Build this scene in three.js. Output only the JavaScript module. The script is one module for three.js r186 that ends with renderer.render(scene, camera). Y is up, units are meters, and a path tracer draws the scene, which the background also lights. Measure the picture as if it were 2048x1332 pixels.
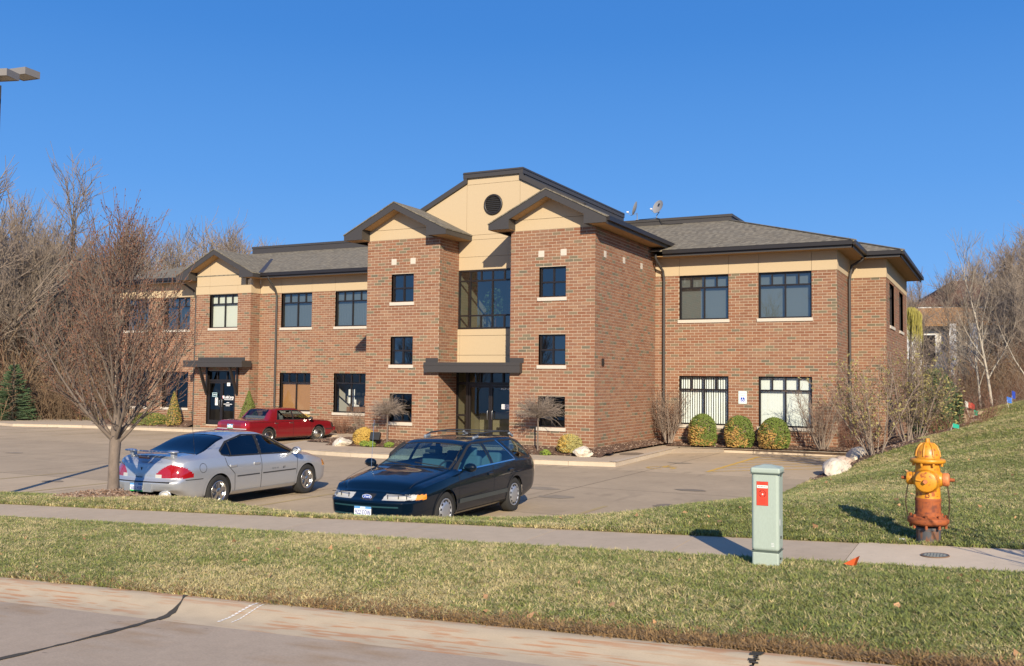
import * as THREE from 'three';
import { mergeGeometries, mergeVertices, toCreasedNormals } from 'three/addons/utils/BufferGeometryUtils.js';
import { RoundedBoxGeometry } from 'three/addons/geometries/RoundedBoxGeometry.js';

// ---------- camera, sky, sun, exposure ----------
const scene = new THREE.Scene();
const camera = new THREE.PerspectiveCamera(38.383, 1024 / 666, 0.1, 900);
camera.rotation.order = 'YXZ';
camera.position.set(11.592, 2.0506, 28.541);
camera.rotation.set(0.04934, 0.47199, 0.01086);
const renderer = new THREE.WebGLRenderer({ antialias: true });
renderer.setSize(1024, 666);
renderer.toneMapping = THREE.LinearToneMapping;
renderer.toneMappingExposure = 1.36;
renderer.shadowMap.enabled = true;

const SUN = new THREE.Vector3(0.494, 0.420, 0.762).normalize();
{
  // clear spring sky: one colour per height, a little paler round the sun
  const w = 512, h = 256, d = new Float32Array(w * h * 4), v = new THREE.Vector3();
  const stops = [[-1, .20, .42, .80], [0, .235, .495, .90], [.08, .185, .435, .87], [.2, .112, .332, .78], [.34, .060, .238, .655], [.5, .040, .180, .56], [1, .022, .105, .38]].map(([y, ...c]) => [y, ...c.map((q) => q * .79)]);
  for (let j = 0; j < h; j++) for (let i = 0; i < w; i++) {
    const el = (j + .5) / h * Math.PI - Math.PI / 2, az = ((i + .5) / w - .5) * 2 * Math.PI;
    v.set(Math.cos(el) * Math.cos(az), Math.sin(el), Math.cos(el) * Math.sin(az));
    let k = 1; while (k < stops.length - 1 && v.y > stops[k][0]) k++;
    const a = stops[k - 1], b = stops[k], t = Math.min(1, Math.max(0, (v.y - a[0]) / (b[0] - a[0])));
    const glow = .35 * Math.pow(Math.max(0, v.dot(SUN)), 6);
    const o = (j * w + i) * 4;
    for (let c = 0; c < 3; c++) d[o + c] = a[c + 1] + (b[c + 1] - a[c + 1]) * t + glow * [.9, .8, .65][c];
    d[o + 3] = 1;
  }
  const sky = new THREE.DataTexture(d, w, h, THREE.RGBAFormat, THREE.FloatType);
  sky.mapping = THREE.EquirectangularReflectionMapping; sky.magFilter = sky.minFilter = THREE.LinearFilter; sky.needsUpdate = true;
  scene.background = sky; scene.environment = sky;
}
const sun = new THREE.DirectionalLight(new THREE.Color().setRGB(1, .88, .69), 5.0);
sun.position.copy(SUN).multiplyScalar(80); sun.target.position.set(0, 0, 0);
sun.castShadow = true; sun.shadow.radius = 1; sun.shadow.mapSize.set(4096, 4096); sun.shadow.bias = -0.0004;
Object.assign(sun.shadow.camera, { left: -60, right: 60, top: 40, bottom: -40, near: 1, far: 220 });
scene.add(sun, sun.target);

// ---------- helpers ----------
function rng(seed) { let s = seed >>> 0; return () => { s = (s + 0x6D2B79F5) | 0; let t = Math.imul(s ^ (s >>> 15), 1 | s); t = (t + Math.imul(t ^ (t >>> 7), 61 | t)) ^ t; return ((t ^ (t >>> 14)) >>> 0) / 4294967296; }; }
const V = (x, y, z) => new THREE.Vector3(x, y, z);
const lerp = (a, b, t) => a + (b - a) * t, clamp = (x, a, b) => Math.min(b, Math.max(a, x)), sstep = (a, b, x) => { const t = clamp((x - a) / (b - a), 0, 1); return t * t * (3 - 2 * t); };
function hash2(x, y, s) { let n = Math.imul(x | 0, 374761393) + Math.imul(y | 0, 668265263) + Math.imul(s | 0, 974634777); n = Math.imul(n ^ (n >>> 13), 1274126177); return ((n ^ (n >>> 16)) >>> 0) / 4294967296; }
function vnoise(x, y, s = 1, per = 0) { // value noise, periodic when per > 0
  const xi = Math.floor(x), yi = Math.floor(y), fx = x - xi, fy = y - yi, w = (n) => per ? ((n % per) + per) % per : n;
  const u = fx * fx * (3 - 2 * fx), v = fy * fy * (3 - 2 * fy);
  return lerp(lerp(hash2(w(xi), w(yi), s), hash2(w(xi + 1), w(yi), s), u), lerp(hash2(w(xi), w(yi + 1), s), hash2(w(xi + 1), w(yi + 1), s), u), v);
}
function fbm(x, y, s = 1, o = 4, per = 0) { let a = .5, r = 0, n = 0; for (let i = 0; i < o; i++) { r += a * vnoise(x, y, s + i, per); n += a; a *= .5; x *= 2; y *= 2; per *= 2; } return r / n; }

const used = {};
function numbered(name) { const n = used[name] = (used[name] ?? -1) + 1; return n ? `${name}_${String(n).padStart(3, '0')}` : name; }
function shade(o) { o.castShadow = true; o.receiveShadow = true; return o; }
function tag(o, label, category, group, kind) { if (label) o.userData.label = label; if (category) o.userData.category = category; if (group) o.userData.group = group; if (kind) o.userData.kind = kind; return o; }
function thing(name, label, category, pos = [0, 0, 0], turn = 0, group) {
  const o = new THREE.Group(); o.name = numbered(name); o.position.set(...pos); o.rotation.y = turn; scene.add(o); return tag(o, label, category, group);
}
function part(parent, name, geo, mat, kind) { const m = shade(new THREE.Mesh(geo, mat)); m.name = name; parent.add(m); if (kind) m.userData.kind = kind; return m; }
function single(name, geo, mat, label, category, group, kind) { const m = shade(new THREE.Mesh(geo, mat)); m.name = numbered(name); scene.add(m); return tag(m, label, category, group, kind); }
function struct(name, geo, mat) { return single(name, geo, mat, null, null, null, 'structure'); }
function copyOf(src, pos, turn, label, scale) { const c = src.clone(); c.name = numbered(src.name.replace(/_\d{3}$/, '')); c.userData = { ...src.userData }; if (label) c.userData.label = label; c.position.set(...pos); if (turn !== undefined) c.rotation.y = turn; if (scale) c.scale.set(...(Array.isArray(scale) ? scale : [scale, scale, scale])); scene.add(c); return c; }
function instanced(parent, name, geo, mat, mats, cols, kind = 'stuff') {
  const m = shade(new THREE.InstancedMesh(geo, mat, mats.length)); m.name = parent === scene ? numbered(name) : name; const c = new THREE.Color();
  mats.forEach((x, i) => { m.setMatrixAt(i, x); if (cols) m.setColorAt(i, c.setRGB(...cols[i])); });
  m.userData.kind = kind; parent.add(m); return m;
}
// collects faces; uv in metres by the face's main plane
class GB {
  constructor() { this.p = []; this.n = []; this.u = []; this.c = null; }
  tri(a, b, c, n) {
    n = n ?? new THREE.Vector3().crossVectors(b.clone().sub(a), c.clone().sub(a)).normalize();
    const ax = Math.abs(n.x), ay = Math.abs(n.y), az = Math.abs(n.z);
    for (const q of [a, b, c]) { this.p.push(q.x, q.y, q.z); this.n.push(n.x, n.y, n.z); if (ay >= ax && ay >= az) this.u.push(q.x, q.z); else if (ax >= az) this.u.push(q.z, q.y); else this.u.push(q.x, q.y); }
    return this;
  }
  quad(a, b, c, d, n) { n = n ?? new THREE.Vector3().crossVectors(b.clone().sub(a), d.clone().sub(a)).normalize(); this.tri(a, b, c, n); return this.tri(a, c, d, n); }
  hexa(q) { // eight corners: bottom 0-3 counter-clockwise from above, top 4-7
    this.quad(q[0], q[3], q[2], q[1]); this.quad(q[4], q[5], q[6], q[7]);
    for (let i = 0; i < 4; i++) { const j = (i + 1) % 4; this.quad(q[i], q[j], q[4 + j], q[4 + i]); }
    return this;
  }
  box(x0, y0, z0, x1, y1, z1) {
    if (x1 < x0) [x0, x1] = [x1, x0]; if (y1 < y0) [y0, y1] = [y1, y0]; if (z1 < z0) [z0, z1] = [z1, z0];
    return this.hexa([V(x0, y0, z1), V(x1, y0, z1), V(x1, y0, z0), V(x0, y0, z0), V(x0, y1, z1), V(x1, y1, z1), V(x1, y1, z0), V(x0, y1, z0)]);
  }
  bar(a, b, w, h, up = V(0, 1, 0)) { // beam from a to b, w across, h along up
    const d = b.clone().sub(a).normalize(), s = new THREE.Vector3().crossVectors(d, up).normalize().multiplyScalar(w / 2), t = new THREE.Vector3().crossVectors(s, d).normalize().multiplyScalar(h / 2);
    const c = (p, i, j) => p.clone().addScaledVector(s, i).addScaledVector(t, j);
    return this.hexa([c(a, -1, -1), c(a, 1, -1), c(b, 1, -1), c(b, -1, -1), c(a, -1, 1), c(a, 1, 1), c(b, 1, 1), c(b, -1, 1)]);
  }
  prism(pts, d) { // flat polygon (Vector3 list, anticlockwise seen from -d's end) pushed along d
    const tris = THREE.ShapeUtils.triangulateShape(...flat2(pts)), o = pts.map((q) => q.clone().add(d));
    const n = polyNormal(pts), turned = n.dot(d) > 0;
    for (const [a, b, c] of tris) { const P = turned ? [pts[a], pts[c], pts[b], o[a], o[b], o[c]] : [pts[a], pts[b], pts[c], o[a], o[c], o[b]]; fix(this, P[0], P[1], P[2], d.clone().negate()); fix(this, P[3], P[4], P[5], d); }
    for (let i = 0; i < pts.length; i++) { const j = (i + 1) % pts.length; turned ? this.quad(pts[i], pts[j], o[j], o[i]) : this.quad(pts[j], pts[i], o[i], o[j]); }
    return this;
  }
  geo(g, m) {
    g = g.index ? g.toNonIndexed() : g; if (m) { g = g.clone().applyMatrix4(m); }
    const P = g.attributes.position.array, N = g.attributes.normal.array, U = g.attributes.uv?.array;
    for (let i = 0; i < P.length; i++) { this.p.push(P[i]); this.n.push(N[i]); }
    for (let i = 0; i < P.length / 3 * 2; i++) this.u.push(U ? U[i] : 0);
    return this;
  }
  tube(pts, rad, sides = 5, cap = false) {
    const rings = []; let s = Math.abs(pts[1].y - pts[0].y) > .9 * pts[1].distanceTo(pts[0]) ? V(1, 0, 0) : V(0, 1, 0); const T = V(0, 0, 0), B = V(0, 0, 0);
    for (let i = 0; i < pts.length; i++) {
      T.subVectors(pts[Math.min(i + 1, pts.length - 1)], pts[Math.max(i - 1, 0)]).normalize();
      B.crossVectors(T, s).normalize(); s = new THREE.Vector3().crossVectors(B, T).normalize();
      const r = Array.isArray(rad) ? rad[i] : rad, ring = [];
      for (let k = 0; k < sides; k++) { const a = k / sides * 2 * Math.PI, n = new THREE.Vector3().addScaledVector(s, Math.cos(a)).addScaledVector(B, Math.sin(a)); ring.push([pts[i].clone().addScaledVector(n, r), n]); }
      rings.push(ring);
    }
    let len = 0;
    for (let i = 0; i + 1 < rings.length; i++) {
      const L = pts[i].distanceTo(pts[i + 1]);
      for (let k = 0; k < sides; k++) {
        const a = rings[i][k], b = rings[i][(k + 1) % sides], c = rings[i + 1][(k + 1) % sides], d = rings[i + 1][k];
        for (const q of [a, b, c, a, c, d]) { this.p.push(q[0].x, q[0].y, q[0].z); this.n.push(q[1].x, q[1].y, q[1].z); }
        const u0 = k / sides * .6, u1 = (k + 1) / sides * .6; this.u.push(u0, len, u1, len, u1, len + L, u0, len, u1, len + L, u0, len + L);
      }
      len += L;
    }
    if (cap) for (const [ring, c, f] of [[rings[0], pts[0], -1], [rings[rings.length - 1], pts[pts.length - 1], 1]]) for (let k = 0; k < sides; k++) { const a = ring[k][0], b = ring[(k + 1) % sides][0]; f > 0 ? this.tri(c, a, b) : this.tri(c, b, a); }
    return this;
  }
  build() {
    const g = new THREE.BufferGeometry();
    g.setAttribute('position', new THREE.BufferAttribute(new Float32Array(this.p), 3)); g.setAttribute('normal', new THREE.BufferAttribute(new Float32Array(this.n), 3)); g.setAttribute('uv', new THREE.BufferAttribute(new Float32Array(this.u), 2));
    return g;
  }
}
function fix(gb, a, b, c, dir) { const n = new THREE.Vector3().crossVectors(b.clone().sub(a), c.clone().sub(a)); n.dot(dir) >= 0 ? gb.tri(a, b, c) : gb.tri(a, c, b); }
function polyNormal(p) { const n = V(0, 0, 0); for (let i = 0; i < p.length; i++) { const a = p[i], b = p[(i + 1) % p.length]; n.x += (a.y - b.y) * (a.z + b.z); n.y += (a.z - b.z) * (a.x + b.x); n.z += (a.x - b.x) * (a.y + b.y); } return n.normalize(); }
function flat2(p) { const n = polyNormal(p), u = p[1].clone().sub(p[0]).normalize(), v = new THREE.Vector3().crossVectors(n, u); return [p.map((q) => new THREE.Vector2(q.dot(u), q.dot(v))), []]; }
const boxGeo = (...a) => new GB().box(...a).build();
const M4 = (pos, q, s) => new THREE.Matrix4().compose(pos, q ?? new THREE.Quaternion(), s ?? V(1, 1, 1));
const MT = (x, y, z) => new THREE.Matrix4().makeTranslation(x, y, z);
const EU = (x, y, z, o = 'XYZ') => new THREE.Quaternion().setFromEuler(new THREE.Euler(x, y, z, o));

// ---------- textures ----------
function tex(w, h, fn, srgb = true, repeat = 1) { // fn(u, v, x, y) -> [r, g, b] linear or a grey number
  const d = new Uint8Array(w * h * 4), enc = (x) => { x = clamp(x, 0, 1); return 255 * (srgb ? (x <= .0031308 ? 12.92 * x : 1.055 * Math.pow(x, 1 / 2.4) - .055) : x); };
  for (let j = 0; j < h; j++) for (let i = 0; i < w; i++) { let r = fn((i + .5) / w, (j + .5) / h, i, j); if (typeof r === 'number') r = [r, r, r]; const o = (j * w + i) * 4; d[o] = enc(r[0]); d[o + 1] = enc(r[1]); d[o + 2] = enc(r[2]); d[o + 3] = r[3] === undefined ? 255 : 255 * r[3]; }
  const t = new THREE.DataTexture(d, w, h, THREE.RGBAFormat); t.wrapS = t.wrapT = THREE.RepeatWrapping; t.magFilter = THREE.LinearFilter; t.minFilter = THREE.LinearMipmapLinearFilter; t.generateMipmaps = true;
  if (srgb) t.colorSpace = THREE.SRGBColorSpace; t.repeat.set(repeat, repeat); t.needsUpdate = true; return t;
}
function print(w, h, draw) { const c = document.createElement('canvas'); c.width = w; c.height = h; const x = c.getContext('2d'); draw(x, w, h); const t = new THREE.CanvasTexture(c); t.colorSpace = THREE.SRGBColorSpace; t.magFilter = THREE.LinearFilter; t.needsUpdate = true; return t; }
function mat(rgb, rough = .8, o = {}) { const { phys, ...r } = o; const m = phys ? new THREE.MeshPhysicalMaterial() : new THREE.MeshStandardMaterial(); m.color.setRGB(...rgb); m.roughness = rough; Object.assign(m, r); return m; }
function phys(rgb, rough, o = {}) { return mat(rgb, rough, { ...o, phys: true }); }
const grain = (cell, lo, hi, s, o = 4) => tex(256, 256, (u, v) => lerp(lo, hi, fbm(u * cell, v * cell, s, o, cell)), true);

// ---------- materials ----------
const T = {};
T.fine = grain(32, .86, 1, 3, 3);
T.speck = tex(256, 256, (u, v, x, y) => { const n = fbm(u * 24, v * 24, 7, 3, 24); return .8 + .18 * n + (hash2(x, y, 5) > .94 ? -.14 : 0) + (hash2(x >> 1, y >> 1, 9) > .97 ? .1 : 0); });
T.stucco = tex(256, 256, (u, v, x, y) => .86 + .1 * fbm(u * 48, v * 48, 12, 3, 48) + .05 * hash2(x, y, 3));
T.shingle = (turn) => {
  const t = tex(1024, 1024, (u, v, x, y) => { // 4 m square: 28 courses, tabs of uneven width
    const row = Math.floor(v * 28), fy = v * 28 - row, n = 14, su = u * n + hash2(row, 3, 1) * n, k = Math.floor(su) % n, fx = su - Math.floor(su), cut = .35 + .3 * hash2(k, row, 8);
    const tab = fx < cut ? hash2(k, row, 2) : hash2(k, row, 21), dark = fx < cut ? 1 : .8;
    const g = (.62 + .38 * tab) * dark * (.86 + .28 * hash2(x, y, 4)) * (fy < .14 ? .62 : 1), w = .5 + .5 * hash2(k, row, 30);
    return [g * lerp(.96, 1, w), g * lerp(.97, .93, w), g * lerp(.94, .8, w)];
  }, true, .25);
  if (turn) { t.rotation = Math.PI / 2; } return t;
};
const MAT = {
  mortar: mat([.50, .395, .29], .95, { map: T.fine }),
  stucco: mat([.52, .40, .25], .95, { map: T.stucco, bumpMap: T.stucco, bumpScale: .004 }),
  bronze: mat([.052, .046, .042], .5, { map: T.fine }), bronzeDark: mat([0.01826, 0.01494, 0.01411], .45),
  frame: mat([0.01494, 0.01162, 0.01079], .4),
  stone: mat([0.6142, 0.5478, 0.4565], .9, { map: T.speck, bumpMap: T.speck, bumpScale: .003 }),
  roofFront: mat([0.2365, 0.2158, 0.1784], .95, { map: T.shingle(false) }), roofSide: mat([0.2365, 0.2158, 0.1784], .95, { map: T.shingle(true) }),
  soffit: mat([0.415, 0.2573, 0.1162], .75, { map: T.fine }),
  room: mat([0.4565, 0.4233, 0.3652], .9), roomBeige: mat([0.5146, 0.4731, 0.3154], .9), carpet: mat([0.1328, 0.1162, 0.1079], 1),
  glass: phys([.46, .50, .50], 0, { transmission: 1, ior: 2.15, thickness: 0 }),
  glassDark: phys([.16, .16, .155], 0, { transmission: 1, ior: 1.5, thickness: 0 }),
  glassDoor: phys([.50, .50, .47], 0, { transmission: 1, ior: 1.6, thickness: 0 }),
  glassClear: phys([.94, .97, .96], 0, { transmission: 1, ior: 1.5, thickness: 0 }),
  blindWhite: mat([0.7138, 0.7304, 0.6889], .8), blindGrey: mat([0.415, 0.4316, 0.415], .85), blindWood: mat([0.3486, 0.166, 0.0581], .6), shadeGrey: mat([0.5146, 0.5146, 0.4316], .85),
  black: mat([0.00996, 0.00996, 0.00996], .6), white: mat([0.664, 0.664, 0.664], .6), steel: mat([0.415, 0.415, 0.415], .35, { metalness: 1 }), wood: mat([0.166, 0.0747, 0.02905], .6),
};
T.fine.repeat.set(1.2, 1.2); T.stucco.repeat.set(1.5, 1.5); T.speck.repeat.set(2, 2);

// ---------- the office building ----------
const office = thing('office_building', 'two storey brown brick office building with two gabled towers and grey shingle roofs', 'office building');
const C = 0.1016, BASE = 7.049 - 76 * C, BRICK = boxGeo(0, 0, -1, 1, 1, 0);
const PAL = [[0.248, 0.109, 0.058], [0.263, 0.120, 0.064], [0.230, 0.099, 0.052], [0.276, 0.137, 0.075], [0.254, 0.126, 0.072], [0.291, 0.158, 0.091], [0.236, 0.112, 0.065], [0.270, 0.144, 0.086], [0.242, 0.123, 0.072], [0.174, 0.141, 0.086], [0.148, 0.125, 0.082], [0.207, 0.149, 0.090]];
const palMat = PAL.map((c) => mat(c, .9, { map: T.fine }));
const brickMat = mat([1, 1, 1], .9, { map: T.fine });
const pickBrick = (r) => (r() < .11 ? 9 + Math.floor(r() * 3) : Math.floor(r() * 9));
const allBricks = [];
// one flat wall of the building: backing with its openings, then every brick of the running bond
function brickWall(label, o, u, n, width, y0, y1, holes = [], ext = [0, 0], seed = 1) {
  const w = new GB(), P = (a, y, d = 0) => o.clone().addScaledVector(u, a).addScaledVector(n, d).setY(y), TH = -.28;
  const us = [0, width, ...holes.flatMap((h) => [h[0], h[1]])].sort((a, b) => a - b), vs = [y0, y1, ...holes.flatMap((h) => [h[2], h[3]])].filter((v) => v >= y0 && v <= y1).sort((a, b) => a - b);
  for (let i = 0; i + 1 < us.length; i++) for (let j = 0; j + 1 < vs.length; j++) {
    if (us[i + 1] - us[i] < 1e-4 || vs[j + 1] - vs[j] < 1e-4) continue;
    const cu = (us[i] + us[i + 1]) / 2, cv = (vs[j] + vs[j + 1]) / 2;
    if (holes.some((h) => cu > h[0] && cu < h[1] && cv > h[2] && cv < h[3])) continue;
    w.quad(P(us[i], vs[j]), P(us[i + 1], vs[j]), P(us[i + 1], vs[j + 1]), P(us[i], vs[j + 1]), n);
    w.quad(P(us[i], vs[j], TH), P(us[i], vs[j + 1], TH), P(us[i + 1], vs[j + 1], TH), P(us[i + 1], vs[j], TH), n.clone().negate());
  }
  for (const [a, b, c, d] of holes) {
    w.quad(P(a, c), P(a, d), P(a, d, TH), P(a, c, TH), u); w.quad(P(b, c), P(b, c, TH), P(b, d, TH), P(b, d), u.clone().negate());
    w.quad(P(a, d), P(b, d), P(b, d, TH), P(a, d, TH), V(0, -1, 0)); w.quad(P(a, c), P(a, c, TH), P(b, c, TH), P(b, c), V(0, 1, 0));
  }
  const wall = part(office, 'wall', w.build(), MAT.mortar); if (label) wall.userData.label = label;
  const r = rng(seed * 977), q = new THREE.Quaternion().setFromRotationMatrix(new THREE.Matrix4().makeBasis(u, V(0, 1, 0), n)), G = .0095, rows = Math.ceil((y1 - BASE) / C);
  for (let j = 0; j < rows; j++) {
    const a = Math.max(BASE + j * C + G, y0), b = Math.min(BASE + (j + 1) * C - G, y1); if (b - a < .02) continue;
    for (let k = -1; k < width / .3048 + 2; k++) {
      let segs = [[k * .3048 + (j % 2) * .1524 + G, (k + 1) * .3048 + (j % 2) * .1524 - G]];
      segs[0][0] = Math.max(segs[0][0], -ext[0]); segs[0][1] = Math.min(segs[0][1], width + ext[1]);
      const col = pickBrick(r), jit = .93 + .14 * r(), prd = .007 + .003 * r();
      for (const h of holes) if (b > h[2] + .02 && a < h[3] - .02) segs = segs.flatMap(([s, e]) => [[s, Math.min(e, h[0])], [Math.max(s, h[1]), e]]);
      for (const [s, e] of segs) {
        if (e - s < .025) continue;
        const pos = P(s, a, prd), d = pos.distanceTo(camera.position), face = Math.abs(n.dot(camera.position.clone().sub(pos).normalize()));
        allBricks.push({ wall, m: M4(pos, q, V(e - s, b - a, prd + .02)), col, jit, size: n.dot(camera.position.clone().sub(pos)) > 0 ? (e - s) * (b - a) * face / (d * d) : 0 });
      }
    }
  }
  return wall;
}
const PX = V(1, 0, 0), PZ = V(0, 0, 1), NX = V(-1, 0, 0), NZ = V(0, 0, -1);
const XL = -8.911, XLR = -5.854, XT = -3.04, ZR = -1.336, ZW = -6.06, ZL = -6.39, ZG = -5.76, ZS = -9.2, ZE = -17.86, G0 = -.75;
const rowY = [[4.791, 5.807], [2.556, 3.572], [.524, 1.540]];
const UPR = [4.363, 6.006], LOR = [.493, 2.287], UPL = [4.39, 6.0], LOL = [.517, 2.288];
brickWall('front face of the tower right of the entrance', V(XT, 0, 0), PX, PZ, -XT, G0, 7.049, rowY.map(([a, b]) => [1.057, 2.0235, a, b]), [.008, .008], 1);
brickWall('long sunlit side face of the right tower', V(0, 0, 0), NZ, PX, -ZW, G0, 7.049, [], [0, 0], 2);
brickWall('recess side of the right tower', V(XT, 0, ZR), PZ, NX, -ZR, G0, 7.049, [], [0, 0], 3);
brickWall('front face of the tower left of the entrance', V(XL, 0, 0), PX, PZ, XLR - XL, G0, 7.049, rowY.map(([a, b]) => [1.052, 1.998, a, b]), [.008, .008], 4);
brickWall('recess side of the left tower', V(XLR, 0, 0), NZ, PX, -ZR, G0, 7.049, [], [0, 0], 5);
brickWall('outer side of the left tower', V(XL, 0, ZL), PZ, NX, -ZL, G0, 7.049, [], [0, 0], 6);
brickWall('front of the right wing', V(0, 0, ZW), PX, PZ, 6.577, G0, 6.02, [[.938, 2.790, ...UPR], [3.873, 5.729, ...UPR], [.938, 2.790, ...LOR], [3.873, 5.729, ...LOR]], [0, .008], 7);
brickWall(null, V(6.577, 0, ZW), NZ, PX, ZW - ZS, G0, 6.02, [], [0, 0], 8);
brickWall(null, V(6.577, 0, ZS), PX, PZ, 1.28, G0, 6.02, [], [0, .008], 9);
brickWall('side of the right wing', V(7.857, 0, ZS), NZ, PX, ZS - ZE, G0, 6.02, [[1.25, 3.05, 4.30, 5.95], [5.15, 6.95, 4.30, 5.95]], [0, 0], 10);
const LW0 = -29.1;
brickWall('front of the left wing', V(-19.69, 0, ZL), PX, PZ, 19.69 + XL, G0, 6.02, [[1.299, 3.102, ...UPL], [4.427, 6.23, ...UPL], [1.299, 3.102, ...LOL], [4.427, 6.23, ...LOL]], [0, 0], 11);
brickWall('projecting bay with the side door', V(-23.13, 0, ZG), PX, PZ, 3.44, G0, 6.02, [[.862, 2.636, ...UPL], [.80, 2.61, -.21, 2.36]], [.008, .008], 12);
brickWall(null, V(-19.69, 0, ZG), NZ, PX, ZG - ZL, G0, 6.02, [], [0, 0], 13);
brickWall(null, V(-23.13, 0, ZL), PZ, NX, ZG - ZL, G0, 6.02, [], [0, 0], 14);
brickWall('far end of the left wing', V(LW0, 0, ZL), PX, PZ, -23.13 - LW0, G0, 6.02, [[3.162, 4.916, ...UPL], [.34, 2.093, ...UPL], [3.162, 4.916, ...LOL], [.34, 2.093, ...LOL]], [0, 0], 15);
{
  const order = [...allBricks].sort((a, b) => b.size - a.size), near = new Set(order.slice(0, 300));
  const by = new Map(); for (const b of allBricks) if (!near.has(b)) { if (!by.has(b.wall)) by.set(b.wall, []); by.get(b.wall).push(b); }
  for (const b of near) { const m = part(b.wall, numbered('brick'), BRICK, palMat[b.col]); m.matrixAutoUpdate = false; m.matrix.copy(b.m); m.matrix.decompose(m.position, m.quaternion, m.scale); m.matrixAutoUpdate = true; }
  for (const [wall, list] of by) instanced(wall, 'brick', BRICK, brickMat, list.map((b) => b.m), list.map((b) => PAL[b.col].map((c) => c * b.jit)));
}
part(office, 'rear_wall', new GB().box(LW0, G0, -18.1, 7.857, 6.7, -17.87).box(LW0 - .25, G0, -18.1, LW0, 6.7, ZL).build(), MAT.mortar);

// stucco panels, each its own piece with an open joint
const stuccoMat = MAT.stucco;
function panel(x0, x1, y0, y1, z0, z1) { return part(office, 'stucco_panel', boxGeo(x0, y0, z0, x1, y1, z1), stuccoMat); }
const J = .006;
for (const [a, b] of [[.012, .938], [.938, 2.790], [2.790, 3.873], [3.873, 5.729], [5.729, 6.60]]) panel(a + J, b - J, 6.02, 6.78, ZW - .1, ZW + .025);
panel(6.5, 6.60, 6.02, 6.778, ZS + .03, ZW - .102); panel(6.602, 7.88, 6.02, 6.78, ZS - .1, ZS + .025); panel(7.78, 7.88, 6.02, 6.778, ZE, ZS - .102);
for (const [a, b] of [[-19.66, -18.39], [-18.39, -16.588], [-16.588, -15.263], [-15.263, -13.46], [-13.46, -11.2], [-11.2, XL - .01]]) panel(a + J, b - J, 6.02, 6.78, ZL - .1, ZL + .025);
for (const [a, b] of [[LW0, -27.0], [-27.0, -25.94], [-25.94, -24.18], [-24.18, -23.16]]) panel(a + J, b - J, 6.02, 6.78, ZL - .1, ZL + .025);
panel(-23.155, -22.268 - J, 6.02, 6.40, ZG - .1, ZG + .025); panel(-22.268 + J, -20.494 - J, 6.02, 6.40, ZG - .1, ZG + .025); panel(-20.494 + J, -19.665, 6.02, 6.40, ZG - .1, ZG + .025);
panel(-19.79, -19.665, 6.02, 6.778, ZL + .026, ZG - .102); panel(-23.155, -23.03, 6.02, 6.778, ZL + .026, ZG - .102);
function gablePanel(pts, z, d = .12) { return part(office, 'stucco_panel', new GB().prism(pts.map(([x, y]) => V(x, y, z - d)), V(0, 0, d)).build(), stuccoMat); }
gablePanel([[-23.10, 6.412], [-22.27 - J, 6.412], [-22.27 - J, 7.6], [-23.10, 7.2]], ZG + .02); gablePanel([[-22.27 + J, 6.412], [-20.0, 6.412], [-20.0, 7.25], [-21.56, 8.05], [-22.27 + J, 7.68]], ZG + .02);
for (const cx of [-1.545, -7.475]) { gablePanel([[cx - 1.46, 7.055], [cx + 1.46, 7.055], [cx + 1.46, 7.412], [cx - 1.46, 7.412]], .008, .2); gablePanel([[cx - 1.46, 7.424], [cx + 1.46, 7.424], [cx + 1.46, 7.5], [cx, 8.2], [cx - 1.46, 7.5]], .008, .2); part(office, 'gable_backing', new GB().prism([V(cx - 1.5, 7.0, -.3), V(cx + 1.5, 7.0, -.3), V(cx + 1.5, 7.5, -.3), V(cx, 8.2, -.3), V(cx - 1.5, 7.5, -.3)], V(0, 0, .09)).build(), MAT.stucco); }
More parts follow.
